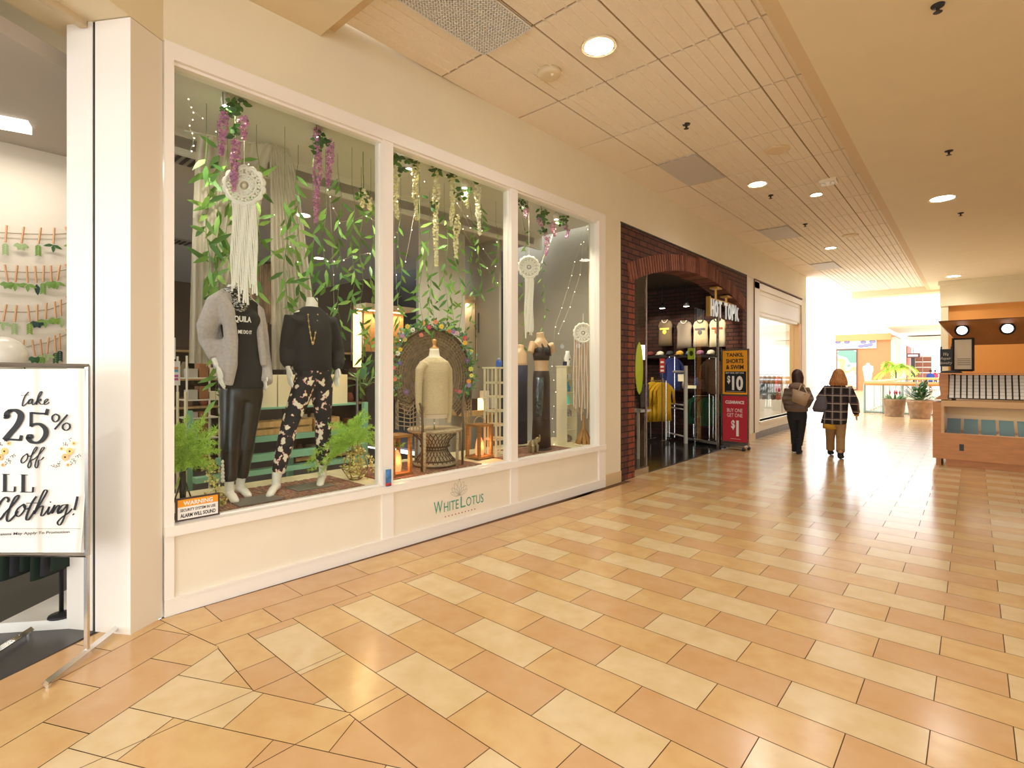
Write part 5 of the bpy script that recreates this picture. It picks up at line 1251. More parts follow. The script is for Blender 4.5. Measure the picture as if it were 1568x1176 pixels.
# brass elephant
c=PW(817,688,.30); c.z=.568; t=thing('elephant_figure','small brass elephant figurine at the front of the right window','figurine',c)
bm=B(); s=.9
loft(bm,[(c+FT*-.07*s+Vector((0,0,.11)),Vector((0,0,.02)),FN*.02),(c+FT*-.05*s+Vector((0,0,.115)),Vector((0,0,.045)),FN*.04),(c+Vector((0,0,.12)),Vector((0,0,.052)),FN*.045),(c+FT*.05*s+Vector((0,0,.13)),Vector((0,0,.04)),FN*.035)],14)
sph(bm,c+FT*.085*s+Vector((0,0,.155)),(.035,.035,.04),12); tube(bm,[c+FT*.10*s+Vector((0,0,.15)),c+FT*.13*s+Vector((0,0,.14)),c+FT*.14*s+Vector((0,0,.19)),c+FT*.13*s+Vector((0,0,.22))],[.02,.015,.011,.009],8)
for a in (-.05,.045):
    for b in (-.025,.025): tube(bm,[c+FT*a*s+FN*b+Vector((0,0,.10)),c+FT*a*s+FN*b+Vector((0,0,.0))],[.024,.018],10)
part('body',bm,mat('antique_brass',hexc('9A8A6A'),.35,.6),t,.006,2)
for b in (-1,1):
    bm=B(); leaf(bm,c+FT*.075*s+FN*b*.03+Vector((0,0,.19)),(-.2,b*.2,-1),FN*b,.07,.028,0); o=obj('ear',bm,mat('antique_brass',hexc('9A8A6A')),t,True)
# wooden stand base under the right dreamcatcher, glass shelf brackets
c=PW(894,688,.28); c.z=.556; t=thing('driftwood_stand','golden driftwood stump on a pale round base under the right dreamcatcher','stand',c)
bm=B(); lathe(bm,[(.15,0),(.15,.02),(0,.021)],c,20); obj('base',bm,CARDB,t,True)
bm=B()
for k in range(7):
    a=2*PI*k/7; tube(bm,[c+Vector((math.cos(a)*.10,math.sin(a)*.10,.02)),c+Vector((math.cos(a)*.05,math.sin(a)*.05,.12)),c+Vector((0,0,.24)),c+Vector((0,0,.42))],[.03,.03,.022,.012],7)
obj('stump',bm,mat('golden_driftwood',hexc('B8864A'),.6,noise=.4,nscale=15,stretch=(1,1,.2)),t,True)
# ---- signs on the window
t=thing('warning_sign','small orange and white security warning sign in the lower left window corner','sign',fw(.21,SILL+.01,.03))
c0,c1=tw(PW(264,770,.03))[0],tw(PW(311,765,.03))[0]; zb1,zt1=.592,.592+.155; c0=.075; c1=.345
bm=B(); fbox(bm,c0,c1,zb1,zt1,.020,.030); obj('frame',bm,mat('sign_brown',hexc('4A3A36'),.4),t)
bm=B(); fbox(bm,c0+.012,c1-.012,zb1+.012,zb1+.095,.0185,.0205); obj('white_field',bm,WI,t); bm=B(); fbox(bm,c0+.012,c1-.012,zb1+.095,zt1-.012,.0185,.0205); obj('orange_field',bm,mat('sign_orange',hexc('F2A020'),.5),t)
def wtext(parent,s,tc,zc,w,h,m,ww=.018,bold=.02,name='lettering',shear=0):
    bm=B(); M=frame(fw(tc,zc,ww),FT,(0,0,1)); text_bm(bm,s,M,w,h,bold=bold,depth=.0006,shear=shear); return obj(name,bm,m,parent)
tm=(c0+c1)/2; wtext(t,'WARNING',tm,zb1+.117,.18,.030,WI,bold=.03); wtext(t,'SECURITY SYSTEM IN USE',tm,zb1+.072,.215,.019,INK); wtext(t,'ALARM WILL SOUND',tm,zb1+.036,.215,.026,INK,bold=.03)
bm=B(); c=fw(1.69,SILL+.0,-.05); 
loft(bm,[(c+Vector((0,0,.0)),FT*.028,FN*.012),(c+Vector((0,0,.145)),FT*.028,FN*.012)],16); t=obj('sticker',bm,mat('blue_sticker',hexc('4A88C8'),.4,noise=.5,nscale=20),None,True,'small blue and red sticker at the foot of the first white mullion','sticker')
bm=B(); loft(bm,[(c+Vector((0,0,.005)),FT*.029,FN*.013),(c+Vector((0,0,.03)),FT*.029,FN*.013)],16); obj('red_band',bm,mat('red_sticker',hexc('B83A3A'),.4),t,True)
# shop name on the middle base panel
TEAL=mat('teal_vinyl',hexc('4F9C84'),.5); GV=mat('grey_vinyl',hexc('B0AC98'),.6); RV=mat('red_vinyl',hexc('A83A40'),.5)
WP=-.006
t=thing('shop_lettering','teal shop name with lotus outline on the middle white base panel','lettering',fw(2.45,.2,WP))
def pt_(u,v): return tw(PW(u,v,WP))
a=pt_(664,780);b=pt_(741,768)
for s,u0,v0,u1,v1,hb in (('W',664,781,678,778,.118),('HITE',679,777,703,774,.092),('L',705,776,713,774,.112),('OTUS',713,771,741,766,.092)):
    p=pt_(u0,v0);q=pt_(u1,v1)
    tc=(p[0]+q[0])/2; base=.215
    bm=B(); M=frame(fw(tc,base+hb/2+(.0 if s in('HITE','OTUS') else -.0),WP),FT,(0,0,1)); text_bm(bm,s,M,abs(q[0]-p[0])*.94,hb,depth=.001); obj('letters',bm,TEAL,t)
bm=B(); lc=tw(PW(703,755,WP))[0]; FMt=frame(fw(lc,.345,WP-.001),FT,(0,0,1)); 
for an,L,wd in [(0,.15,.028),(.45,.145,.026),(-.45,.145,.026),(.85,.13,.026),(-.85,.13,.026),(1.2,.12,.02),(-1.2,.12,.02)]:
    d=(math.sin(an),math.cos(an)); n=(d[1],-d[0])
    P_=[(0,0),(d[0]*L*.35+n[0]*wd,d[1]*L*.35+n[1]*wd),(d[0]*L*.75+n[0]*wd*.7,d[1]*L*.75+n[1]*wd*.7),(d[0]*L,d[1]*L),(d[0]*L*.75-n[0]*wd*.7,d[1]*L*.75-n[1]*wd*.7),(d[0]*L*.35-n[0]*wd,d[1]*L*.35-n[1]*wd),(0,0)]
    stroke(bm,FMt,P_,.0016,th=1)
sph(bm,fw(lc+.005,.505,WP),(.007,.007,.007),8)
obj('lotus_outline',bm,GV,t)
bm=B()
for k in range(10):
    tt_=tw(PW(682,780,WP))[0]+(tw(PW(727,780,WP))[0]-tw(PW(682,780,WP))[0])*k/9; sph(bm,fw(tt_,.165,WP),(.006,.006,.006),8)
obj('dots',bm,RV,t)
# ================================================================ BRICK-FRONTED SHOP
def PY(u,v,Y):
    D=Fv+Rv*((u-CX)/FPX); return P(u,v,Y/D.y)
XB=-3.835
def brick(name,c1,c2,mo,sc=1.0,axis='YZ'):
    m=bpy.data.materials.new(name); m.use_nodes=True; nt=m.node_tree; b=nt.nodes['Principled BSDF']; b.inputs['Roughness'].default_value=.8
    g=nt.nodes.new('ShaderNodeNewGeometry'); s=nt.nodes.new('ShaderNodeSeparateXYZ'); c=nt.nodes.new('ShaderNodeCombineXYZ'); br=nt.nodes.new('ShaderNodeTexBrick')
    nt.links.new(g.outputs['Position'],s.inputs[0])
    if axis=='YZ':
        ad=nt.nodes.new('ShaderNodeMath'); ad.operation='ADD'; nt.links.new(s.outputs[1],ad.inputs[0]); nt.links.new(s.outputs[0],ad.inputs[1]); nt.links.new(ad.outputs[0],c.inputs[0])
        nt.links.new(s.outputs[2],c.inputs[1])
    br.inputs['Scale'].default_value=sc; br.inputs['Brick Width'].default_value=.24; br.inputs['Row Height'].default_value=.088; br.inputs['Mortar Size'].default_value=.009; br.inputs['Mortar Smooth'].default_value=.1
    br.inputs['Color1'].default_value=(*c1,1); br.inputs['Color2'].default_value=(*c2,1); br.inputs['Mortar'].default_value=(*mo,1); br.inputs['Bias'].default_value=0
    nt.links.new(c.outputs[0],br.inputs['Vector']); 
    nz=nt.nodes.new('ShaderNodeTexNoise'); nz.inputs['Scale'].default_value=9; mx=nt.nodes.new('ShaderNodeMixRGB'); mx.blend_type='MULTIPLY'; mx.inputs[0].default_value=.55
    nt.links.new(g.outputs['Position'],nz.inputs['Vector']); nt.links.new(br.outputs['Color'],mx.inputs[1]); nt.links.new(nz.outputs['Color'],mx.inputs[2]); nt.links.new(mx.outputs[0],b.inputs['Base Color'])
    bp=nt.nodes.new('ShaderNodeBump'); bp.inputs['Strength'].default_value=.6; bp.inputs['Distance'].default_value=.01; bp.invert=True; nt.links.new(br.outputs['Fac'],bp.inputs['Height']); nt.links.new(bp.outputs[0],b.inputs['Normal'])
    MATS[name]=m; return m
BR=brick('dark_brick',hexc('7A4434'),hexc('5E342A'),hexc('1A100E'))
BR2=brick('red_brick',hexc('B4573A'),hexc('8A4632'),hexc('1E1210'))
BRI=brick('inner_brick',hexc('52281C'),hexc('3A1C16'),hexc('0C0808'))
Y0b,Y1b,Ya,Yb=6.735,12.33,7.144,12.07
ZS,ZC=2.98,3.39
def arch(y,o=0): 
    c=(Ya+Yb)/2; h=(Yb-Ya)/2; R_=(h*h+(ZC-ZS)**2)/(2*(ZC-ZS)); zc=ZC-R_; rr=R_+o; dy=y-c
    return zc+math.sqrt(max(0,rr*rr-dy*dy))
def bprism(bm,poly,x0,x1,mi=0): extr(bm,[Vector((x0,p[0],p[1])) for p in poly],(x1-x0,0,0),mi)
bm=B()
bprism(bm,[(Y0b,0),(Ya,0),(Ya,ZS),(Y0b,ZS)],-4.2,XB); bprism(bm,[(Yb,0),(Y1b,0),(Y1b,ZS),(Yb,ZS)],-4.2,XB)
N=28
for k in range(N):
    a=Y0b+(Y1b-Y0b)*k/N; b=Y0b+(Y1b-Y0b)*(k+1)/N
    za=max(ZS,arch(min(max(a,Ya),Yb))); zb=max(ZS,arch(min(max(b,Ya),Yb)))
    if b<=Ya or a>=Yb: za=zb=ZS
    bprism(bm,[(a,za),(b,zb),(b,3.735),(a,3.735)],-4.2,XB)
box(bm,(-4.2,Ya-.20,0),(XB+.004,Ya+.001,ZS+.1),1)
obj('wall_brick',bm,[BR,BR2],kind='structure',norm=True)
cY_=(Ya+Yb)/2; h2=(Yb-Ya)/2; R2_=(h2*h2+(ZC-ZS)**2)/(2*(ZC-ZS)); zc2=ZC-R2_; A2_=math.asin(h2/R2_)
bm=B(); bprism(bm,[(cY_+math.sin(t_)*r_,zc2+math.cos(t_)*r_) for r_,rng in ((R2_-.001,range(25)),(R2_+.265,range(24,-1,-1))) for t_ in [-A2_+2*A2_*k/24 for k in rng]],-4.17,XB+.006); obj('trim_mortar',bm,mat('mortar_dark',hexc('2A1A14'),.9),kind='structure',norm=True)
bm=B()      # soldier course
n=62; OR1=[mat('soldier_%d'%i,hexc(c),.8,noise=.2,nscale=12) for i,c in enumerate(('7E4834','6A3A2C','8A5240'))]
cY=(Ya+Yb)/2; h=(Yb-Ya)/2; R_=(h*h+(ZC-ZS)**2)/(2*(ZC-ZS)); zc_=ZC-R_; A0_=math.asin(h/R_)
for k in range(n):
    a=-A0_-.02+(2*A0_+.04)*k/n; b=a+(2*A0_+.04)/n*.74
    q=[(cY+math.sin(t_)*r_,zc_+math.cos(t_)*r_) for t_,r_ in ((a,R_-.003),(b,R_-.003),(b,R_+.27),(a,R_+.27))]
    bprism(bm,q,-4.18,XB+.018,random.randrange(3))
obj('trim_6',bm,OR1,kind='structure',norm=True)
bm=B(); bprism(bm,[(cY-.03,ZC-.03),(cY+.24,ZC-.03),(cY+.30,3.70),(cY-.07,3.70)],-4.18,XB+.04); obj('trim_7',bm,OR1[0],kind='structure',norm=True)
bm=B(); box(bm,(XB-.02,Y0b-.02,3.735),(XB+.012,Y1b+.01,3.76)); box(bm,(XB-.02,Y0b-.02,0),(XB+.006,Y0b,3.75)); box(bm,(XB-.02,Y1b,0),(XB+.006,Y1b+.02,3.75)); obj('trim_8',bm,BLK,kind='structure')
# shell of the dark shop
BW=mat('black_wall',(.02,.018,.016),.8); DF=mat('black_glossy_floor',(.025,.022,.020),.16)
bm=B(); box(bm,(-10,Y0b,-.05),(XB-.05,Y1b+.1,-.001)); obj('floor_brick_shop',bm,DF,kind='structure')
bm=B(); box(bm,(-10,Y0b,3.62),(-4.2,Y1b,3.72)); obj('ceiling_brick_shop',bm,mat('dark_ceiling',(.05,.035,.025),.8),kind='structure')
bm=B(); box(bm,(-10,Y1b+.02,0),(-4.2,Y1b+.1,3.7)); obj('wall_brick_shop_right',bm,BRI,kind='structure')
bm=B(); box(bm,(-10.1,Y0b,0),(-10,Y1b,3.7)); box(bm,(-10,Y0b-.04,0),(-4.2,Y0b,3.7)); obj('wall_brick_shop_back',bm,BW,kind='structure')
bm=B(); bprism(bm,[(Ya,.10),(7.57,.10),(7.57,arch(7.57)),(Ya,arch(Ya))],XB-.03,XB-.02); g=obj('window_4',bm,GL,kind='structure',norm=True)
bm=B(); box(bm,(-3.9,Ya,0),(XB,7.60,.10)); box(bm,(XB-.04,7.56,.1),(XB-.01,7.575,arch(7.57))); obj('window_frame',bm,MET,g)
yr=10.55; bm=B(); box(bm,(-4.35,yr,.0),(-4.30,Yb,2.9)); g=obj('window_5',bm,GL,kind='structure',norm=True)
a,b=PZ(1050,676,0),PZ(1099,684,0)
bm=B(); tube(bm,[a+Vector((0,0,.05)),b+Vector((0,0,.05))],.05,4); tube(bm,[Vector((b.x,b.y,0)),Vector((b.x,b.y,2.95))],.03,6); obj('window_frame',bm,MET,g)
for i,(u,v) in enumerate([(1014,472),(1051,469)]):
    p=PZ(u,v,3.55) if False else PY(u,v,11.6); t=thing('track_spotlight',['left','right'][i]+' white track spotlight above the hanging jerseys','spotlight',p); bm=B(); lathe(bm,[(.07,0),(.06,.05),(.03,.12)],p,14); obj('housing',bm,BLK,t,True)
    bm=B(); tube(bm,[p+Vector((0,0,.1)),Vector((p.x,p.y,3.62))],.012,6); obj('stem',bm,BLK,t)
    bm=B(); lathe(bm,[(.06,-.005),(.06,.0)],p,14); obj('lens',bm,LAMP,t); 
for x,tx,pw in ((-5.9,-5.9,110),(-5.2,-5.2,110),(-4.75,-4.6,170)): spot('jersey_spot',(x,10.9,3.4),(tx,12.25,2.3),pw,(1,.86,.62),50,.05)
spot('rack_spot',(-5.4,8.6,3.4),(-6.1,10.9,1.1),150,(1,.9,.7),50,.05); point('dark_shop_lamp',(-7.5,9.5,3.2),60,(1,.8,.6),.1)
# jerseys on the wall
def garment(bm,c,ax,nr,w,h,sleeve=.0,deep=.05,mi=0,neckr=.07):
    up=Vector((0,0,1)); S=[]
    for z,ww,dd in [(h*.0,w*.50,deep*1.1),(h*.3,w*.47,deep),(h*.62,w*.45,deep),(h*.80,w*.5,deep*.9),(h*.93,w*.40,deep*.7),(h,w*.20,deep*.5)]:
        S.append((c+up*z,ax*ww,nr*dd))
    loft(bm,S,18,mi,True,2.6)
    if sleeve:
        for s in (-1,1): tube(bm,[c+up*h*.90+ax*s*w*.36,c+up*h*.78+ax*s*w*.60,c+up*(h*.78-sleeve)+ax*s*w*.68],[deep*1.1,deep*1.1,deep*.9],10,mi)
AX=Vector((1,0,0)); NR_=Vector((0,1,0))
for i,(u,vb,wp,hp,c_,l,pr) in enumerate([(1019,530,22,40,'6A5A45','dark olive jersey with a yellow print, leftmost on the brick wall','F0D860'),(1048,533,23,42,'8A7E72','grey-brown jersey with white neck trim, second from left',None),(1073,531,23,41,'CDB596','beige sleeveless jersey with a dark emblem, third from left','5A5A66'),(1099,531,25,43,'F4E6C8','brightest cream jersey with a red stripe, rightmost','C86A4A')]):
    c=PY(u,vb,12.18); k_=(c-CAMP).dot(Fv)/FPX; t=thing('hanging_jersey',l,'jersey',c,'jerseys on the brick wall'); bm=B(); garment(bm,c,AX,NR_,wp*k_*1.05,hp*k_,0,.05); obj('body',bm,mat('jersey_%d'%i,hexc(c_),.85),t,True)
    top=c+Vector((0,0,hp*k_)); bm=B(); tube(bm,[top+AX*.07*math.cos(a)+Vector((0,-.05,-.07*math.sin(a)+.0)) for a in [PI*k/8 for k in range(9)]],.012,5); obj('neck_trim',bm,WI if i<2 else mat('jersey_trim',(.05,.05,.06),.8),t,True)
    bm=B(); tube(bm,[top+Vector((0,.06,0)),top+Vector((0,.0,.06)),top+Vector((0,.02,.10))],.01,5); obj('hanger',bm,BLK,t)
    if pr:
        pc=c+Vector((0,-.055,hp*k_*.62)); bm=B()
        box(bm,(pc.x-.12,pc.y-.006,pc.z),(pc.x+.12,pc.y+.006,pc.z+.045)); lathe(bm,[(.0,-.12),(.05,-.08),(.05,-.03),(.02,0)],pc,12,sy=.2); obj('print',bm,mat('print_j%d'%i,hexc(pr),.7),t)
# shelf lines and small merchandise along the wall
t=thing('wall_rail_shelf','black rail shelf on the brick wall below the jerseys','shelf',(-5.3,12.2,1.9)); bm=B(); box(bm,(-6.6,11.98,1.93),(-4.4,12.3,1.97)); box(bm,(-6.6,11.98,1.15),(-4.4,12.3,1.18)); obj('boards',bm,BLK,t)
random.seed(5)
cols=['3A4A7A','7A3A3A','D8D0C0','2E2E34','C8A040','506A90','8A5A7A','E8E0D0']
desc={'3A4A7A':'navy','7A3A3A':'maroon','D8D0C0':'pale','2E2E34':'charcoal','C8A040':'mustard','506A90':'slate blue','8A5A7A':'plum','E8E0D0':'cream'}
for k in range(8):
    x=-6.3+k*.25; c=Vector((x,12.12,1.97)); bm=B(); sph(bm,c+Vector((0,0,.05)),(.09,.10,.07),12); loft(bm,[(c+Vector((0,-.12,.02)),(.07,0,0),(0,.06,0)),(c+Vector((0,-.12,.03)),(.07,0,0),(0,.06,0))],12)
    obj('cap',bm,mat('cap_'+cols[k],hexc(cols[k]),.8),None,True,'%s cap, number %s from the left under the jerseys'%(desc[cols[k]],['one','two','three','four','five','six','seven','eight'][k]),'cap','caps on the rail shelf')
for k in range(7):
    x=-6.3+k*.28; bm=B(); z=1.18; c_=cols[(k+3)%8]; lathe(bm,[(.06,0),(.075,.08),(.06,.16),(.03,.22),(.035,.26)],(x,12.14,z),10); obj('figurine',bm,mat('cap_'+c_,hexc(c_),.8),None,True,'%s figurine, number %s from the left on the lower rail shelf'%(desc[c_],['one','two','three','four','five','six','seven'][k]),'figurine','figurines on the lower rail shelf')
def rack(name,label,u0,u1,vt,vb,Y,m,n,label2,mm=None,grp=None,fs=.12):
    a=PY(u0,vt,Y); b=PY(u1,vt,Y); t=thing(name,label,'clothes rack',Vector(((a.x+b.x)/2,Y,0)))
    bm=B(); tube(bm,[a,b],.012,8); obj('rail',bm,CHR,t)
    for q in (a,b): bm=B(); tube(bm,[q,Vector((q.x,q.y,.06))],.014,8); tube(bm,[Vector((q.x,q.y-.25,.06)),Vector((q.x,q.y+.25,.06))],.014,8); obj('leg',bm,CHR,t)
    zb=PY(u0,vb,Y).z
    for k in range(n):
        x=a.x+(b.x-a.x)*(k+.5)/n; c=Vector((x,Y,zb+random.uniform(-.06,.05))); h=a.z-c.z-.03; bm=B()
        garment(bm,c,Vector((.62,.78,0)),Vector((.78,-.62,0)),.36,h,.30,.03); mt=mm[k%len(mm)]
        obj('shirt',bm,mt,None,True,label2%(['first','second','third','fourth','fifth','sixth'][k]),'top',grp)
    return t
YC=[mat('yellow_cloth',hexc('E8BC28'),.85),mat('yellow_cloth_b',hexc('D8A81E'),.85)]
rack('clothes_rack','chrome rack carrying bright yellow tops by the glass pane',996,1020,583,646,11.0,None,4,'%s bright yellow long-sleeved top from the left on the chrome rack',YC,'yellow tops')
rack('clothes_rack','low rack with green and charcoal tops deep in the dark shop',1062,1092,606,650,11.9,None,5,'%s dark top from the left on the low rack with green ones',[mat('forest_cloth',hexc('2E6A44'),.85),mat('forest_cloth_b',hexc('245A3C'),.85),mat('dark_brown_cloth',hexc('4A3A30'),.85)],'dark tops')
rack('clothes_rack','rack of brown and grey tops high beside the right glass',1086,1096,548,600,11.7,None,3,'%s brown top from the left beside the right glass edge',[mat('umber_cloth',hexc('6A4E38'),.85)],'brown tops')
rack('clothes_rack','tall rack with blue tops behind the security gate',1025,1033,546,595,11.55,None,2,'%s blue top from the left behind the security gate',[mat('blue_cloth',hexc('4A5AA8'),.85)],'blue tops')
# security gate
t=thing('security_gate','white two-legged security gate just inside the brick shop','security gate',PZ(1036,675,0)); SG=mat('gate_plastic',hexc('D8D4CC'),.4)
a,b=PZ(1021,672,0),PZ(1050,679,0); za,zb=PY(1021,566,a.y).z,PY(1050,560,b.y).z
for q,z in ((a,za),(b,zb)): bm=B(); tube(bm,[q,q+Vector((0,0,z))],.045,4); obj('post',bm,SG,t)
for v0 in (569,617,623,662):
    z=1.6-(v0-HY)/FPX*(a-CAMP).dot(Fv); bm=B(); tube(bm,[Vector((a.x,a.y,z)),Vector((b.x,b.y,z-.01))],.03 if v0<600 else .02,4); obj('crossbar',bm,SG,t)
# small hanging cards
def card(u0,v0,u1,v1,Y,m,label,cat='sign'):
    a=PY(u0,v0,Y);b=PY(u1,v1,Y); bm=B(); box(bm,(min(a.x,b.x),Y,min(a.z,b.z)),(max(a.x,b.x),Y+.01,max(a.z,b.z))); return obj('sale_card',bm,m,None,label=label,cat=cat)
LIME=mat('lime_card',hexc('C4DC2A'),.5); o=card(1053,533,1064,550,11.4,LIME,'lime green hanging sale card in the middle of the dark shop')
bm=B(); c=PY(1058.5,541,11.395); sph(bm,c,(.045,.004,.06),10); obj('emblem',bm,mat('dark_olive',hexc('3E4A12'),.6),o)
o=card(1010,549,1018,571,10.9,mat('red_card',hexc('B8342C'),.5),'small red sale card on a pole above the yellow tops'); a=PY(1014,571,10.9); bm=B(); tube(bm,[a,Vector((a.x,a.y,0))],.012,6); obj('pole',bm,CHR,o)
for k,v in enumerate((553,560,566)): bm=B(); a=PY(1011.5,v,10.895);b=PY(1016.5,v+3,10.895); box(bm,(a.x,10.893,b.z),(b.x,10.897,a.z)); obj('print_line',bm,WI,o)
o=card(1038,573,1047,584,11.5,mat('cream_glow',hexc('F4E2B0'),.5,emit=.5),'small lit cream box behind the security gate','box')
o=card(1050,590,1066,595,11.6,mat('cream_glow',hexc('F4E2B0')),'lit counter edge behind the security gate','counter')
# lime oval sticker and leaning boards behind the pane
t=None; c=PX(979,564,-4.1); bm=B(); loft(bm,[(c+Vector((0,0,z)),(0,.13*math.sqrt(max(0,1-(z/.43)**2))+.002,0),(.006,0,0)) for z in [-.43+.86*k/14 for k in range(15)]],14); obj('oval_sign',bm,LIME,None,label='tall lime green oval sign behind the left glass pane',cat='sign',norm=True)
bm=B(); a=PX(984,533,-4.3); box(bm,(a.x,a.y-.07,a.z-.2),(a.x+.03,a.y+.05,a.z+.05)); obj('lamp',bm,mat('lamp_pale',(1,.9,.7),.5,emit=4,ecol=(1,.85,.6)),None,label='small glowing lamp behind the lime oval sign',cat='lamp')
bm=B(); a=PX(985,605,-4.5); box(bm,(a.x,a.y-.16,a.z-.22),(a.x+.03,a.y+.16,a.z+.2)); obj('framed_notice',bm,mat('notice_black',(.03,.03,.03),.4),None,label='black framed notice behind the left glass pane',cat='notice')
t=thing('side_bench','white shelf unit behind the left glass pane','shelf',PX(984,690,-4.6)); a=PX(974,628,-4.6); b=PX(989,628,-4.6)
bm=B(); box(bm,(-4.9,a.y,a.z-.04),(-4.5,b.y,a.z)); obj('shelf_board',bm,SG,t)
for y in (a.y+.03,b.y-.06):
    bm=B(); box(bm,(-4.6,y,0),(-4.56,y+.03,a.z)); obj('leg',bm,SG,t)
# shop name on bracket
t=thing('shop_sign','white block letters of the shop name hung from two brass posts under the arch','shop sign',PX(1108,470,-3.95)); XSG=-3.93
BRS=mat('brass_paint',hexc('C8A050'),.35,.4)
LT3=mat('sign_letter_white',hexc('E4ECEC'),.3,emit=.25)
for wd,u0,u1 in (('HOT',1087,1105),('TOPIC',1108,1132)):
    a=PX(u0,470,XSG); b=PX(u1,475,XSG); zt,zb=PX(1086,457,XSG).z,PX(1086,483.5,XSG).z
    ws=[.45 if ch=='I' else 1. for ch in wd]; tot=sum(ws); y_=min(a.y,b.y)
    for ch,wc in zip(wd,ws):
        cw=abs(b.y-a.y)*wc/tot; bm=B(); M=frame(Vector((XSG,y_+cw/2,(zt+zb)/2)),(0,1,0),(0,0,1)); text_bm(bm,ch,M,cw*(.34 if ch=='I' else .74),zt-zb,bold=.02,depth=.02); obj('letter',bm,LT3,t); y_+=cw
a=PX(1083.5,470,XSG); bm=B(); box(bm,(XSG-.02,a.y-.03,zb-.02),(XSG+.06,a.y+.01,zt+.03)); obj('end_bar',bm,BRS,t)
bm=B(); a=PX(1086,470,XSG);b=PX(1133,470,XSG); tube(bm,[Vector((XSG,a.y,zt+.01)),Vector((XSG,b.y,zt+.01))],.018,6); obj('hanging_rail',bm,BRS,t)
for u in (1096,1112):
    a=PX(u,450,XSG); bm=B(); tube(bm,[Vector((XSG,a.y,zt)),Vector((XSG,a.y,arch(a.y)-.01))],.022,8); z=arch(a.y)-.03; box(bm,(XSG-.08,a.y-.13,z-.02),(XSG+.08,a.y+.13,z+.015)); obj('post',bm,BRS,t)
# ---- floor sign stand
a,b=PZ(1105,686,0),PZ(1147,690.5,0); ax=(b-a); Wd=ax.length; ax.normalize(); nr=ax.cross(Vector((0,0,1))); k_=Wd/42.
t=thing('poster_stand','tall double poster stand with a yellow panel above a red panel','poster stand',(a+b)/2)
def SB(bm,x0,x1,z0,z1,n0,n1): extr(bm,[a+ax*x0+Vector((0,0,z0))+nr*n0,a+ax*x1+Vector((0,0,z0))+nr*n0,a+ax*x1+Vector((0,0,z0))+nr*n1,a+ax*x0+Vector((0,0,z0))+nr*n1],(0,0,z1-z0))
H0,H1=.10,(690-536)*k_
bm=B(); SB(bm,0,Wd,H0,H1,-.03,.012); obj('frame',bm,MET,t,norm=True)
bm=B(); SB(bm,.05,Wd-.05,.05,H0,-.12,.10); SB(bm,0,Wd,.085,H0+.05,-.03,.03); obj('base',bm,MET,t,norm=True)
for x in (.06,Wd-.06):
    for n_ in (-.14,.12): bm=B(); q=a+ax*x+nr*n_; lathe(bm,[(.02,0),(.035,.02),(.035,.05),(.015,.07)],q,10); obj('caster',bm,BLK,t,True)
mid=H0+.05+(H1-H0-.05)*.5
YP=mat('poster_yellow',hexc('EFA31C'),.5); RP=mat('poster_red',hexc('BE2A36'),.5)
bm=B(); SB(bm,.03,Wd-.03,mid+.025,H1-.03,.012,.016); yp=obj('upper_poster',bm,YP,t,norm=True,label='yellow upper poster')
bm=B(); SB(bm,.03,Wd-.03,H0+.06,mid-.01,.012,.016); rp=obj('lower_poster',bm,RP,t,norm=True,label='red clearance poster')
def stext(par,s,zf,w,h,m,bold=.03,n=.017,x=.5):
    bm=B(); M=frame(a+ax*Wd*x+Vector((0,0,zf))+nr*n,ax,(0,0,1)); text_bm(bm,s,M,w,h,bold=bold,depth=.001); obj('lettering',bm,m,par)
uz=H1-mid; lz=mid-H0
stext(yp,'TANKS,',H1-.03-uz*.10,Wd*.62,uz*.095,INK); stext(yp,'SHORTS',H1-.03-uz*.225,Wd*.64,uz*.095,INK); stext(yp,'& SWIM',H1-.03-uz*.355,Wd*.64,uz*.095,INK)
bm=B(); SB(bm,Wd*.13,Wd*.91,mid+uz*.07,mid+uz*.52,.016,.018); obj('dark_box',bm,INK,yp,norm=True)
stext(yp,'BUY ONE, GET ONE',mid+uz*.485,Wd*.66,uz*.035,WI,.01,.0185); stext(yp,'10',mid+uz*.27,Wd*.40,uz*.31,WI,.04,.0185,.60); stext(yp,'$',mid+uz*.34,Wd*.11,uz*.18,WI,.03,.0185,.28); 
bm=B(); SB(bm,Wd*.18,Wd*.86,mid+uz*.088,mid+uz*.093,.0185,.019); obj('fine_line',bm,WI,yp,norm=True)
stext(rp,'CLEARANCE',mid-lz*.135,Wd*.68,lz*.065,WI,.03); stext(rp,'BUY ONE',mid-lz*.30,Wd*.56,lz*.075,WI,-.005); stext(rp,'GET ONE',mid-lz*.40,Wd*.56,lz*.075,WI,-.005)
stext(rp,'$',mid-lz*.60,Wd*.13,lz*.20,WI,.03,.017,.44); stext(rp,'1',mid-lz*.665,Wd*.09,lz*.32,WI,.07,.017,.60)
bm=B(); SB(bm,Wd*.35,Wd*.72,mid-lz*.885,mid-lz*.88,.017,.0175); obj('fine_line',bm,WI,rp,norm=True)
